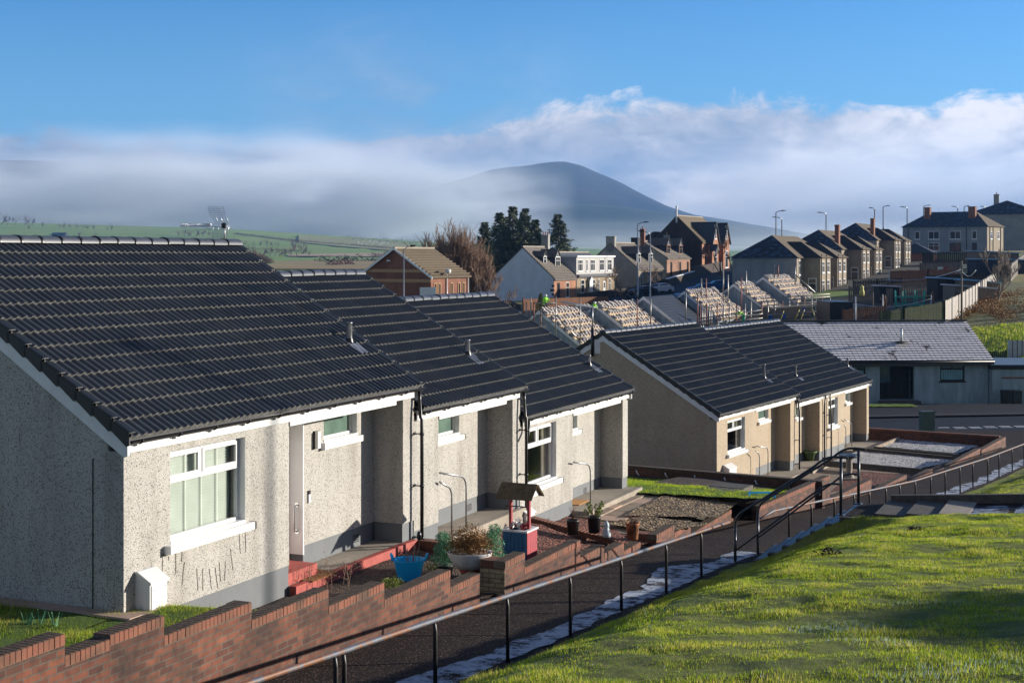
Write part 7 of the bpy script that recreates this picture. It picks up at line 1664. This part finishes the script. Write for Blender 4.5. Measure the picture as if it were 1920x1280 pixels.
def bare_tree(p, H_, label, seed, depth=5, r=.18, spread=.6, up=.25, rmin=.02, twig='twig', stems=1, cat='tree', name='bare_tree', group=None, ratio=.72, bark='bark', L0=.32, kids=(2, 3)):
    t = thing(name, label, cat, p, 0, group); rs = random.Random(seed); mt, tw = MB(), MB()
    for s_ in range(stems):
        a = rs.uniform(0, 6.28); d = Vector((math.cos(a) * .25 * (stems > 1), math.sin(a) * .25 * (stems > 1), 1)).normalized(); branch(mt, tw, Vector((0, 0, -.3)), d, H_ * L0, r, depth, rs, spread, .12, rmin, 3, up, ratio, kids)
    mt.build('trunk', [bark], t); tw.build('crown', [twig], t); return t
# willow-like thicket beside the red brick house
t = thing('bare_willow', 'big many stemmed bare willow between the brick house and the white cottage', 'tree', tpt(862, 160)); mt, tw = MB(), MB(); rs = random.Random(5)
for s_ in range(38):
    x0 = rs.uniform(-3.4, 3.6); d = Vector((x0 * .10 + rs.gauss(0, .12), rs.gauss(0, .15), 1)).normalized(); Hh = 10.8 - abs(x0 + .9) * .85
    branch(mt, tw, Vector((x0 * .62, rs.uniform(-1, 1), -.5)), d, Hh * .42, .12, 4, rs, .46, .12, .022, 4, .34, .70, (3, 4))
for s_ in range(30):
    x0 = rs.uniform(-4.6, 4.8); d = Vector((x0 * .14, rs.gauss(0, .3), 1)).normalized(); branch(mt, tw, Vector((x0 * .8, rs.uniform(-1.5, .5), -.5)), d, rs.uniform(1.5, 2.3), .06, 3, rs, .6, .2, .028, 3, .3, .7, (3, 4))
mt.build('trunk', ['bark'], t); tw.build('crown', ['twig'], t)
bare_tree(tpt(1171, 198), 6.2, 'rounded bare tree behind the pedestrian', 11, 5, .18, .8, .12, .022, group='bare street trees'); bare_tree(tpt(1232, 205), 5.6, 'rounded bare tree by the white car', 12, 5, .16, .85, .1, .022, group='bare street trees'); bare_tree(tpt(1352, 236), 8.5, 'bare tree before the hall with twin gables', 13, 5, .2, .7, .2, .028, 'twig_red', group='bare street trees'); bare_tree(tpt(1374, 226), 5.8, 'smaller bare tree beside the first villa', 14, 5, .16, .7, .2, .026, 'twig_red', group='bare street trees')
bare_tree(tpt(1868, 150), 6.8, 'pale leafless tree over the sheds on the right', 15, 5, .13, .55, .35, .024, 'bark_pale', 3, bark='bark_pale'); bare_tree(tpt(1660, 136), 3.6, 'small reddish bare tree before the purplish fence', 16, 5, .08, .6, .35, .018, 'twig_red')
bare_tree(tpt(1618, 133), 2.6, 'short stumpy bare trunk beside the container', 18, 3, .14, .5, .2, .03, 'bark')
def conifer(p, H_, W, label, seed, mat='needle', n=26, dens=1.0):
    t = thing('spruce', label, 'tree', p, 0, 'dark spruces behind the white cottage'); rs = random.Random(seed); m, tr_ = MB(), MB(); tr_.tube([(0, 0, -1), (0, 0, H_ * .9)], [H_ * .022, H_ * .004], 8)
    for k in range(n):
        f = k / n; z = H_ * (.06 + .92 * f); rad = W * (1 - f) ** .85 + W * .04; nb = max(4, int((13 - 7 * f) * dens))
        for j in range(nb):
            a = rs.uniform(0, 6.28); L = rad * rs.uniform(.62, 1.15); rad_ = rad; d = Vector((math.cos(a), math.sin(a), 0)); pts = [Vector((0, 0, z)) + d * L * q + Vector((0, 0, -L * .28 * math.sin(q * 2.6) + L * .20 * q * q)) for q in (0, .3, .6, .85, 1)]
            tr_.tube(pts, [.05, .04, .03, .02, .01], 3, 0, False); s_ = Vector((-d.y, d.x, 0))
            for i in range(int(30 * dens)):
                q = rs.uniform(.15, 1); c = pts[0].lerp(pts[-1], q); w = L * .30 * (1.15 - q) + .15; e_ = c + s_ * rs.uniform(-w, w) + Vector((0, 0, -L * .28 * math.sin(q * 2.6) * .75 + rs.uniform(-.35, .12))); b1_ = (d * rs.uniform(.2, .6) + s_ * rs.uniform(-.5, .5) + Vector((0, 0, rs.uniform(-.5, .1)))).normalized() * rs.uniform(.3, .65); u2 = Vector((rs.gauss(0, 1), rs.gauss(0, 1), rs.gauss(0, 1))).normalized() * .13
                m.add([e_ - u2, e_ + u2, e_ + b1_], [(0, 1, 2)])
    tr_.build('trunk', ['bark'], t); m.build('crown', [mat], t); return t
conifer(tpt(909, 233), 12.2, 3.6, 'slim spruce at the left of the dark group', 21); conifer(tpt(937, 240), 14.0, 4.9, 'broad dark spruce left of the tallest', 22); conifer(tpt(962, 242), 15.2, 5.2, 'tallest spruce in the middle of the dark group', 23); conifer(tpt(984, 236), 14.6, 4.6, 'tall spruce right of the middle', 24); conifer(tpt(1003, 240), 12.6, 4.2, 'spruce at the right of the dark group by the chimney', 25); conifer(tpt(948, 236), 11.5, 5.4, 'low dark spruce filling the front of the group', 27); conifer(tpt(1047, 238), 13.4, 5.0, 'lone spruce right of the chimney with long drooping boughs', 26)
t = thing('conifer_shrub', 'small golden green conifer before the dark fence', 'shrub', tpt(1014, 163, .2)); m = MB()
for k in range(10): f = k / 10; foliage(m, (0, 0, .4 + 2.4 * f), 1.0 * (1 - f) + .1, 1.0 * (1 - f) + .1, .4, 300, .07, 0, .3, .3, 300 + k)
m.build('crown', ['conifer_gold'], t); m = MB(); m.tube([(0, 0, -.3), (0, 0, 2)], .08, 6); m.build('trunk', ['bark'], t)
# field trees far off: trunk with an open crown of twig clumps
def far_tree(seed, H_=12, wide=.42, mat='twig_red'):
    t = thing('field_tree', 'x', 'tree', (0, 0, 0)); rs = random.Random(seed); mt, tw = MB(), MB(); branch(mt, tw, Vector((0, 0, -1)), Vector((0, 0, 1)), H_ * .34, H_ * .028, 4, rs, .75, .15, .10, 3, .15, .74, (2, 3)); foliage(tw, (0, 0, H_ * .62), H_ * wide, H_ * wide, H_ * .36, 240, .28, 0, .1, .5, seed); mt.build('trunk', ['bark'], t); tw.build('crown', [mat], t); return t
fts = [far_tree(31), far_tree(32, 12, .36), far_tree(33, 12, .46), far_tree(34, 12, .3)]
far_list = [(457, 1150, 1.15), (474, 1250, .95), (492, 1240, .8), (505, 1230, .95), (515, 1260, .8), (523, 1240, .75), (534, 1240, .85), (545, 1270, .8), (557, 1215, 1.25), (568, 1330, 1.15), (582, 1300, .5), (552, 1500, 1.3), (500, 1700, .9), (490, 1720, .7), (512, 1700, .7), (476, 1720, .5), (520, 1690, .6), (460, 1740, .5), (438, 1750, .9), (447, 1800, .6),
            (345, 2050, 1.2), (356, 2050, 1.1), (367, 2040, 1.3), (381, 2050, 1.3), (393, 2030, 1.0), (333, 2080, .8), (615, 980, .35), (633, 960, .3), (650, 1000, .32), (700, 1040, .45), (722, 1020, .6), (740, 1010, .5), (765, 990, .6),
            (54, 2250, .8), (153, 1870, 1.0), (180, 1850, .85), (112, 2350, .8), (122, 2360, 1.0), (133, 2350, .9), (144, 2340, 1.0), (156, 2330, .9), (166, 2330, .8), (175, 2320, .8), (209, 2280, 1.0), (201, 2290, .6), (80, 2450, .9), (3, 2520, 1.9), (14, 2520, 1.7), (28, 2510, 1.6), (46, 2500, 1.9), (60, 2490, 1.5), (290, 1700, .5), (325, 1650, .4)]
words_ = ['stout', 'slim', 'broad', 'small']
lab_zone = lambda u, Y: 'behind the tall aerial' if 330 < u < 400 else 'in the row above the brown field' if u > 450 and Y < 1400 else 'on the second field above the brown one' if u > 430 and Y > 1400 else 'beside the brown field near the brick house' if u >= 600 else 'on the foggy skyline at far left' if Y > 2400 else 'in the hedge line above the left ridge tiles' if Y > 2200 else 'on the green slope above the left ridge tiles'
for i, (u, Y, s_) in enumerate(far_list):
    lb = f'{words_[i % 4]} bare field tree ' + lab_zone(u, Y); o = fts[i] if i < 4 else dup(fts[i % 4])
    o.location = tpt(u, Y); o.scale = (s_,) * 3; o.rotation_euler = (0, 0, i * 1.3); o['label'] = lb; o['category'] = 'tree'; o['group'] = 'bare trees ' + lab_zone(u, Y)
# purple-brown copse beside the near ridge, hedges, barn
t = thing('copse', 'rounded purple brown copse just right of the aerial', 'shrub', tpt(468, 620)); m = MB()
for k in range(16): foliage(m, (-7.5 + k * 1.05, random.uniform(-2, 2), 1.2 + 2.8 * math.sin(k / 15 * math.pi) * random.uniform(.75, 1.05)), 2.4, 2.2, 2.3, 620, .22, 0, .2, .4, 400 + k)
m.build('crown', ['twig_red'], t)
def hedge(label, pts, h, w, mat='twig_red', seed=1, step=5.0, name='hedge'):
    P = [tpt(u, Y) for u, Y in pts]; o0 = P[0].copy(); t = thing(name, label, 'hedge', o0); m = MB(); rs = random.Random(seed)
    for a, b_ in zip(P[:-1], P[1:]):
        n = max(1, int((b_ - a).length / step))
        for k in range(n): c = a.lerp(b_, (k + rs.random() * .6) / n) - o0; c.z = terr(c.x + o0.x, c.y + o0.y) - o0.z; hh = h * rs.uniform(.5, 1.25); foliage(m, (c.x, c.y, c.z + hh * .4), w, w, hh * .6, 60, max(.15, min(.7, h * .16)), 0, 0, .4, seed + k)
    m.build('foliage', [mat], t); return t
hedge('long dark hedge crossing the green slope on the left', [(95, 1980), (190, 1800), (270, 1700)], 3, 2.6, 'needle', 41, 4); hedge('hedge line rising into the fog above the fields', [(440, 2250), (560, 2000), (660, 1880), (780, 1650)], 3.2, 3, 'twig_red', 42, 5); hedge('hedge at the foot of the green field', [(470, 1560), (560, 1480)], 2.2, 3, 'twig_red', 43, 5)
hedge('dark scrubby hedge in front of the brick house', [(600, 760), (670, 800), (760, 820)], 4, 4, 'needle', 44, 5); hedge('dark bushes beside the reed bed', [(700, 1180), (780, 1130), (880, 1080)], 5, 6, 'twig_red', 45, 6); hedge('line of misty woodland on the far slope', [(650, 2260), (700, 2230), (780, 2150), (900, 2050)], 12, 11, 'twig_red', 46, 9)
hedge('bushes at the left edge of the brown field', [(620, 560), (660, 600)], 2.8, 2.4, 'twig_red', 47, 4)
p = tpt(112, 1900, -.3); m = MB(); m.box(-9, 9, -5, 5, 0, 5.5, 0); m.prism([(-5, 5.5), (5, 5.5), (0, 7.2)], -9.5, 9.5, 'x', 1); o = m.build('barn', ['navy', 'slate_dark']); o.location = p; tag(o, 'dark blue barn on the green slope above the left ridge', 'barn')
for i, (u, v) in enumerate(((666, 1.0), (672, .4), (680, .7), (686, .1), (693, .8), (699, .35), (706, .6), (712, .2), (720, .75), (727, .5), (678, .15), (702, .9), (716, .4), (735, .3))):
    p = tpt(u, 1900 + v * 300, 1.1); m = MB(); m.lathe((0, 0, .9), [(0, -.6), (.5, -.4), (.62, 0), (.45, .4), (0, .55)], 8, 0, 1.5, 1)
    for a in (-.5, .5):
        for b_ in (-.25, .25): m.box(a - .08, a + .08, b_ - .08, b_ + .08, 0, .5)
    m.lathe((1.05, 0, 1.25), [(0, -.25), (.24, 0), (0, .25)], 6); o = m.build('sheep', ['white_wall']); o.location = p; o.rotation_euler = (0, 0, i * 1.1); o.scale = (1.3,) * 3; tag(o, 'white sheep grazing on the olive hillside below the fog', 'sheep', 'sheep grazing on the olive hillside')
# brown scrub on the right
t = thing('scrub', 'mass of brown bramble scrub beside the overgrown path', 'shrub', tpt(1890, 128)); m = MB(); o0 = tpt(1890, 128)
for k in range(46):
    u = random.uniform(1830, 2010); Y = random.uniform(122, 160); c = tpt(u, Y) - o0; foliage(m, (c.x, c.y, c.z + random.uniform(.2, .5)), 1.2, 1.2, random.uniform(.3, .65), 420, .07, 0, 0, .5, 500 + k)
m.build('thicket', ['shrub_gold'], t); t['kind'] = 'stuff'
hedge('ragged bramble clumps behind the frosted ridge', [(1590, 116), (1700, 117), (1760, 118)], .8, .8, 'shrub_gold', 61, 1.4); hedge('weeds along the foot of the silvery fence', [(1790, 127), (1840, 142), (1870, 158)], .8, .8, 'shrub_gold', 62, 1.6)
bpy.data.objects.remove(bpy.data.objects.new('x', None))
# ------------------------------------------------------------------ grass blades on the near bank
def blades(name, n, a0, a1, q0, q1, hmin, hmax, wd, seed, mats, cut=None, base=None, frame=None):
    r = np.random.default_rng(seed); A_ = r.uniform(a0, a1, n); Q = q0 + (q1 - q0) * r.random(n); V = np.empty((n * 3, 3)); mi = np.zeros(n, dtype=np.int32); k = 0
    for i in range(n):
        a, q = A_[i], Q[i]
        if base is None:
            if 12.78 < a < 14.5: continue
            p = bank_pt(a, q, -.012)
            if p.y < 6 or abs(p.x / p.y) > .46: continue
            if (VH - F * p.z / p.y) < -900: continue
        else: p = base(a, q)
        cl = mnoise.noise(Vector((p.x * 1.9, p.y * 1.9, 5))); cl2 = mnoise.noise(Vector((p.x * .8, p.y * .8, 15)))
        h = (hmin + (hmax - hmin) * r.random() ** 1.5) * max(.6, 1 + 1.3 * cl + .6 * cl2)
        if h < .008: continue
        th = r.random() * 6.283; ln = r.normal(0, .45) * h; la = r.random() * 6.283
        sx, sy = math.cos(th) * wd / 2, math.sin(th) * wd / 2
        V[k * 3] = (p.x - sx, p.y - sy, p.z); V[k * 3 + 1] = (p.x + sx, p.y + sy, p.z); V[k * 3 + 2] = (p.x + math.cos(la) * ln, p.y + math.sin(la) * ln, p.z + h)
        g = cl * .6 + r.random() * .9 - .2; mi[k] = 0 if g < .30 else 1 if g < .66 else 2
        fz = mnoise.noise(Vector((p.x * .9, p.y * 1.4, 33))) + (.06 if p.x > 2.3 + (p.y < 11) * -.2 and p.y < 13 else -.40)
        if r.random() < .015 + max(0, fz - .08) * .5: mi[k] = 3
        k += 1
    V = V[:k * 3]; me = bpy.data.meshes.new(name); me.vertices.add(k * 3); me.vertices.foreach_set('co', V.ravel()); me.loops.add(k * 3); me.loops.foreach_set('vertex_index', np.arange(k * 3, dtype=np.int32)); me.polygons.add(k); me.polygons.foreach_set('loop_start', np.arange(0, k * 3, 3, dtype=np.int32)); me.polygons.foreach_set('material_index', mi[:k])
    for m_ in mats: me.materials.append(M[m_])
    me.update(); me.validate(); o = bpy.data.objects.new(name, me); COL.objects.link(o); o['kind'] = 'stuff'; return o
def blademat(name, c, frost=None):
    m, nt, b = new_mat(name); b.inputs['Roughness'].default_value = .7; v = coords(nt); f = noise(nt, v, .9, 5); lo = tuple(x * .7 for x in c)
    nt.links.new(ramp(nt, f, [(.3, lo), (.7, c)]), b.inputs['Base Color']); nt.nodes.remove(nt.nodes[-1]) if False else None
    tr_ = N(nt, 'ShaderNodeBsdfTranslucent'); tr_.inputs[0].default_value = rgb(tuple(min(1, x * 1.3) for x in c)); ms = nt.nodes.new('ShaderNodeMixShader'); ms.inputs[0].default_value = .45
    out = [n for n in nt.nodes if n.type == 'OUTPUT_MATERIAL'][0]; nt.links.new(b.outputs[0], ms.inputs[1]); nt.links.new(tr_.outputs[0], ms.inputs[2]); nt.links.new(ms.outputs[0], out.inputs[0]); return m
M['blade_a'] = blademat('grass_blade_green', (.17, .27, .010)); M['blade_b'] = blademat('grass_blade_light', (.41, .47, .028)); M['blade_c'] = blademat('grass_blade_straw', (.56, .48, .12)); M['blade_d'] = blademat('grass_blade_frosted', (.34, .42, .44))
def lawn_pt(i, j):
    a = (LP[0][0] * (1 - i) + LP[1][0] * i, LP[0][1] * (1 - i) + LP[1][1] * i); b_ = (LP[3][0] * (1 - i) + LP[2][0] * i, LP[3][1] * (1 - i) + LP[2][1] * i); x, y = a[0] * (1 - j) + b_[0] * j, a[1] * (1 - j) + b_[1] * j; return FA.w(x, y, zL(x, y) + .01)
BL = ['blade_a', 'blade_b', 'blade_c', 'blade_d']
NB = 1.0
blades('grass', int(640000 * NB), -9, 5, .10, 9.5, .014, .042, .0070, 1, BL); blades('grass', int(330000 * NB), 5, 13, .10, 10, .014, .045, .009, 2, BL); blades('grass', int(90000 * NB), 14.4, 40, .25, 9, .02, .05, .013, 3, BL)
blades('grass', 26000, -5, .6, -2.4, 0, .03, .07, .008, 4, BL[:3], base=lambda x, y: FA.w(x, y, -4.73 + .06 * sm(-y / 2.4) + .02 * math.sin(x * 3)))
blades('grass', 14000, -3, -.02, 0, 4, .03, .07, .008, 5, BL[:3], base=lambda x, y: FA.w(x, y, -4.73))
blades('grass', 30000, 20.1, 32, -3.1, 3, .02, .05, .012, 6, BL[:2] + ['blade_b'] * 2, base=lambda x, y: lawn_pt((x - 20.1) / 11.9, (y + 3.1) / 6.1))
def clods():
    m = MB(); P = Vector((0, 0, 0))
    for (u, a, q) in ((0, 8.2, 4.2), (0, 3.4, 3.8), (0, 9.5, 6.8)):
        p = bank_pt(a, q); foliage(m, (p.x, p.y, p.z + .02), .16, .14, .07, 260, .02, 0, 0, .4, int(a * 10))
    o = m.build('mole_hills', ['soil']); o['kind'] = 'stuff'
blades('grass', 26000, 30.6, 48, 97.5, 121, .10, .26, .06, 9, BL[:3], base=lambda x, y: Vector((x, y, terr(x, y) + .12)))
clods()
# ------------------------------------------------------------------ unseen building added off to the right, shaped to shade the grass
def shadow_caster():
    t = thing('bungalow', 'unseen building added beyond the right edge to shade the grass', 'house', (22.8, 17.9, -2.0), R(-9)); w = MB(); w.box(0, 7, -25, 0, -3, 2.9, 0); w.prism([(0, 2.9), (7, 2.9), (3.5, 4.0)], -25, 0, 'y', 0); w.box(.5, 6.5, -25, -5.2, 2.9, 4.2, 0); w.prism([(.5, 4.2), (6.5, 4.2), (3.5, 5.4)], -25, -5.2, 'y', 0); w.build('wall', ['cast_white'], t)
    r = MB(); r.prism([(-.4, 2.8), (3.5, 4.12), (7.4, 2.8), (7.4, 2.65), (3.5, 3.95), (-.4, 2.65)], -25.3, .3, 'y', 0); r.build('roof', ['tile_brown'], t)
shadow_caster()
p0 = FA.w(3.42, 0) + Vector((.970, .243, 0)) * 30; t = thing('street_lamp', 'grey lamp post on the grass beyond the right edge', 'street lamp', (p0.x, p0.y, -4.5)); m = MB(); m.tube([(0, 0, -1), (0, 0, 2), (0, 0, 10)], [.10, .085, .06], 10); m.build('column', ['steel'], t); m = MB(); m.tube([(0, 0, 9.9), (.9, 0, 10.2)], .04, 6); m.box(.8, 1.4, -.12, .12, 10.15, 10.3); m.build('lantern', ['timber_dark'], t)
# ------------------------------------------------------------------ camera
cam = bpy.data.cameras.new('camera'); co = bpy.data.objects.new('camera', cam); COL.objects.link(co)
cam.sensor_width = 36; cam.lens = F / 1920 * 36; co.location = (0, 0, 0); co.rotation_euler = (R(90), 0, 0); cam.shift_x = 0; cam.shift_y = (VH - 640) / 1920; cam.clip_start = .1; cam.clip_end = 20000
scene.camera = co
# ------------------------------------------------------------------ light
EL = R(12.0); SD = Vector((.970 * math.cos(EL), .243 * math.cos(EL), math.sin(EL)))
sl = bpy.data.lights.new('sun', 'SUN'); so = bpy.data.objects.new('sun', sl); COL.objects.link(so); sl.energy = 5.0; sl.angle = R(.55); sl.color = (1.0, .92, .80); so.rotation_euler = (-SD).to_track_quat('-Z', 'Y').to_euler(); so.location = (60, 20, 40)
w = bpy.data.worlds.new('World'); scene.world = w; w.use_nodes = True; nt = w.node_tree; nt.nodes.clear()
sky = nt.nodes.new('ShaderNodeTexSky'); sky.sky_type = 'NISHITA'; sky.sun_disc = False; sky.sun_elevation = EL; sky.sun_rotation = math.atan2(SD.x, SD.y); sky.altitude = 150; sky.air_density = 1.0; sky.dust_density = .3; sky.ozone_density = 2.0
bg = nt.nodes.new('ShaderNodeBackground'); bg.inputs[1].default_value = .058; out = nt.nodes.new('ShaderNodeOutputWorld')
tc = nt.nodes.new('ShaderNodeTexCoord'); sp = nt.nodes.new('ShaderNodeSeparateXYZ'); nt.links.new(tc.outputs['Generated'], sp.inputs[0])
def MA(op, a, b=None, c=None, clamp=False):
    n = nt.nodes.new('ShaderNodeMath'); n.operation = op; n.use_clamp = clamp
    for i, v in enumerate((a, b, c)):
        if v is None: continue
        if isinstance(v, (int, float)): n.inputs[i].default_value = v
        else: nt.links.new(v, n.inputs[i])
    return n.outputs[0]
yy = MA('MAXIMUM', MA('ABSOLUTE', sp.outputs[1]), .15); tx = MA('DIVIDE', sp.outputs[0], yy); ez = MA('DIVIDE', sp.outputs[2], yy)
cb = nt.nodes.new('ShaderNodeCombineXYZ'); nt.links.new(MA('MULTIPLY', tx, 1.0), cb.inputs[0]); nt.links.new(MA('MULTIPLY', ez, 1.9), cb.inputs[1]); cb.inputs[2].default_value = .37
def wn(scale, det, r_=.55, off=0.0, dist=0.0):
    mp = nt.nodes.new('ShaderNodeMapping'); mp.inputs['Location'].default_value = (off, off * .7, off * .3); nt.links.new(cb.outputs[0], mp.inputs[0]); n = nt.nodes.new('ShaderNodeTexNoise'); n.inputs['Scale'].default_value = scale; n.inputs['Detail'].default_value = det; n.inputs['Roughness'].default_value = r_; n.inputs['Distortion'].default_value = dist; nt.links.new(mp.outputs[0], n.inputs['Vector']); return n.outputs['Fac']
n1 = wn(6.5, 10, .60, 2.3, .5); n2 = wn(22, 8, .65, 7.1, .6); n3 = wn(2.6, 3, .5, 4.4)
# height of the cloud bank along the horizon (as tangent of elevation)
cr = nt.nodes.new('ShaderNodeFloatCurve'); mr = MA('MULTIPLY_ADD', tx, 1 / .9, .5, True); nt.links.new(mr, cr.inputs[1]); cu = cr.mapping.curves[0]
pts_ = [(-.45, .082), (-.36, .086), (-.28, .088), (-.20, .080), (-.13, .080), (-.05, .082), (.02, .096), (.08, .104), (.16, .112), (.25, .108), (.30, .104), (.36, .112), (.45, .12)]
while len(cu.points) < len(pts_): cu.points.new(.5, .5)
for p_, (a, b_) in zip(cu.points, pts_): p_.location = (a / .9 + .5, b_ * 5)
cr.mapping.update(); top = MA('MULTIPLY', cr.outputs[0], .2)
nn = MA('ADD', MA('MULTIPLY', MA('SUBTRACT', n1, .5), .085), MA('MULTIPLY', MA('SUBTRACT', n2, .5), .040))
edge = MA('SUBTRACT', MA('ADD', top, nn), ez); cov = MA('MULTIPLY_ADD', edge, 1 / .011, .40, True); cov = MA('SMOOTH_MIN', cov, .97, .1)
# thin veil standing up left of centre
vx = MA('SUBTRACT', tx, -.075); veil = MA('MULTIPLY', MA('POWER', 2.718, MA('MULTIPLY', MA('MULTIPLY', vx, vx), -190)), MA('MULTIPLY_ADD', ez, -6.5, 1.15, True)); veil = MA('MULTIPLY', MA('MULTIPLY', veil, MA('MULTIPLY_ADD', n1, 4.2, -1.45, True)), 1.25)
cov = MA('MULTIPLY', MA('MAXIMUM', cov, veil), MA('MULTIPLY_ADD', sp.outputs[1], 2.2, .1, True))
def rampn(f, st):
    r_ = nt.nodes.new('ShaderNodeValToRGB'); el = r_.color_ramp.elements
    while len(el) < len(st): el.new(.5)
    for e_, (p_, c) in zip(el, st): e_.position = p_; e_.color = rgb(c)
    nt.links.new(f, r_.inputs[0]); return r_.outputs[0]
def mixn(f, a, b_, mode='MIX'):
    m_ = nt.nodes.new('ShaderNodeMix'); m_.data_type = 'RGBA'; m_.blend_type = mode
    for s_, v in ((m_.inputs[0], f), (m_.inputs[6], a), (m_.inputs[7], b_)):
        if isinstance(v, (int, float)): s_.default_value = v
        elif isinstance(v, tuple): s_.default_value = rgb(v)
        else: nt.links.new(v, s_)
    return m_.outputs[2]
# sunlit tops, bluer undersides and left part
lit = MA('ADD', MA('MULTIPLY_ADD', tx, 1.05, .36), MA('ADD', MA('MULTIPLY', MA('SUBTRACT', n1, .5), 1.9), MA('ADD', MA('MULTIPLY', ez, 3.0), MA('MULTIPLY', MA('SUBTRACT', n2, .5), .8))))
K = 9.2
cc = rampn(MA('MULTIPLY_ADD', lit, 1, -.05, True), [(0, tuple(K * x for x in (.21, .28, .40))), (.35, tuple(K * x for x in (.33, .39, .50))), (.65, tuple(K * x for x in (.58, .60, .68))), (1, tuple(K * x for x in (1.15, 1.08, 1.06)))])
skyc = mixn(1.0, sky.outputs[0], (.46, 1.04, 1.75), 'MULTIPLY')
hz = MA('MULTIPLY_ADD', ez, -5.5, 1.0, True)
c = mixn(MA('MULTIPLY', hz, .7), skyc, tuple(K * x for x in (.26, .53, .86)))
c = mixn(cov, c, cc); c = mixn(1.0, c, rampn(MA('MULTIPLY_ADD', sp.outputs[1], .8, .5, True), [(.25, (2.0, 1.04, .76)), (.62, (1, 1, 1))]), 'MULTIPLY'); c = mixn(1.0, c, rampn(MA('MULTIPLY_ADD', ez, .5, 0, True), [(.14, (1, 1, 1)), (.35, (1.9, 1.0, .74))]), 'MULTIPLY'); nt.links.new(c, bg.inputs[0]); nt.links.new(bg.outputs[0], out.inputs[0])
# ------------------------------------------------------------------ haze and hill fog
HAZE, FOG = 1, 1
if HAZE:
    m = MB(); m.box(-2300, 2900, -60, 6600, -25, 420); mt = bpy.data.materials.new('haze'); mt.use_nodes = True; n_ = mt.node_tree; n_.nodes.clear(); o_ = n_.nodes.new('ShaderNodeOutputMaterial'); pv = n_.nodes.new('ShaderNodeVolumePrincipled'); pv.inputs['Color'].default_value = (.24, .50, 1, 1); pv.inputs['Density'].default_value = .00009; pv.inputs['Anisotropy'].default_value = .2; n_.links.new(pv.outputs[0], o_.inputs['Volume'])
    hzo = m.build('haze', [mt]); hzo['kind'] = 'stuff'
if FOG:
    def fogbox(name, x0, x1, y0, y1, z0, z1, dens, thr, scale, topfade, seed, botfade=.12, xf=.42):
        m = MB(); m.box(-.5, .5, -.5, .5, -.5, .5); mt = bpy.data.materials.new(name); mt.use_nodes = True; n_ = mt.node_tree; n_.nodes.clear(); o_ = n_.nodes.new('ShaderNodeOutputMaterial'); pv = n_.nodes.new('ShaderNodeVolumePrincipled'); pv.inputs['Color'].default_value = (.90, .94, 1, 1); pv.inputs['Anisotropy'].default_value = .0
        tc_ = n_.nodes.new('ShaderNodeTexCoord'); s_ = n_.nodes.new('ShaderNodeSeparateXYZ'); n_.links.new(tc_.outputs['Object'], s_.inputs[0])
        def ma(op, a, b=None, c=None, cl=False):
            q = n_.nodes.new('ShaderNodeMath'); q.operation = op; q.use_clamp = cl
            for i, v in enumerate((a, b, c)):
                if v is None: continue
                if isinstance(v, (int, float)): q.inputs[i].default_value = v
                else: n_.links.new(v, q.inputs[i])
            return q.outputs[0]
        mp = n_.nodes.new('ShaderNodeMapping'); mp.inputs['Scale'].default_value = scale; mp.inputs['Location'].default_value = (seed, seed * .3, 0); n_.links.new(tc_.outputs['Object'], mp.inputs[0]); nz = n_.nodes.new('ShaderNodeTexNoise'); nz.inputs['Scale'].default_value = 1; nz.inputs['Detail'].default_value = 6; nz.inputs['Roughness'].default_value = .6; n_.links.new(mp.outputs[0], nz.inputs['Vector'])
        e = lambda ax, f: ma('MULTIPLY_ADD', ma('ABSOLUTE', s_.outputs[ax]), -1 / f, .5 / f, True)
        tf = ma('MULTIPLY_ADD', s_.outputs[2], -1 / topfade, .5 / topfade, True); bf = ma('MULTIPLY_ADD', s_.outputs[2], 1 / botfade, .5 / botfade, True)
        h = ma('MULTIPLY_ADD', nz.outputs[0], 5.0, -5.0 * thr, True); d = ma('MULTIPLY', ma('MULTIPLY', ma('MULTIPLY', e(0, xf), e(1, .25)), ma('MULTIPLY', tf, bf)), h); n_.links.new(ma('MULTIPLY', d, dens), pv.inputs['Density']); n_.links.new(pv.outputs[0], o_.inputs['Volume'])
        o = m.build(name, [mt]); o.location = ((x0 + x1) / 2, (y0 + y1) / 2, (z0 + z1) / 2); o.scale = (x1 - x0, y1 - y0, z1 - z0); o['kind'] = 'stuff'; return o
    fogbox('fog_bank', -3200, 0, 2700, 5700, -10, 215, .0046, .32, (4.6, 1.8, 2.0), .6, 1.0, .15)
    fogbox('fog_bank', -1500, 160, 3250, 3850, 10, 250, .0170, .40, (5.2, 1.6, 2.6), .5, 7.0, .2, .34)
    fogbox('fog_bank', -3600, -250, 4250, 5550, 90, 430, .0075, .42, (6.0, 1.5, 2.2), .6, 11.0, .2, .15)
    fogbox('fog_bank', -500, 2400, 2650, 3800, -20, 80, .0034, .36, (3.4, 1.3, 1.0), .6, 3.0)
    fogbox('fog_bank', 450, 3600, 3700, 6500, 40, 380, .0032, .34, (5.0, 1.6, 2.2), .35, 5.2, .25)
scene.cycles.volume_bounces = 2; scene.cycles.max_bounces = 6; scene.cycles.transparent_max_bounces = 12; scene.cycles.volume_max_steps = 48; scene.cycles.use_denoising = True; scene.cycles.sample_clamp_indirect = 6
scene.view_settings.view_transform = 'Standard'; scene.view_settings.look = 'None'; scene.view_settings.exposure = 0.85; scene.view_settings.gamma = 1.0
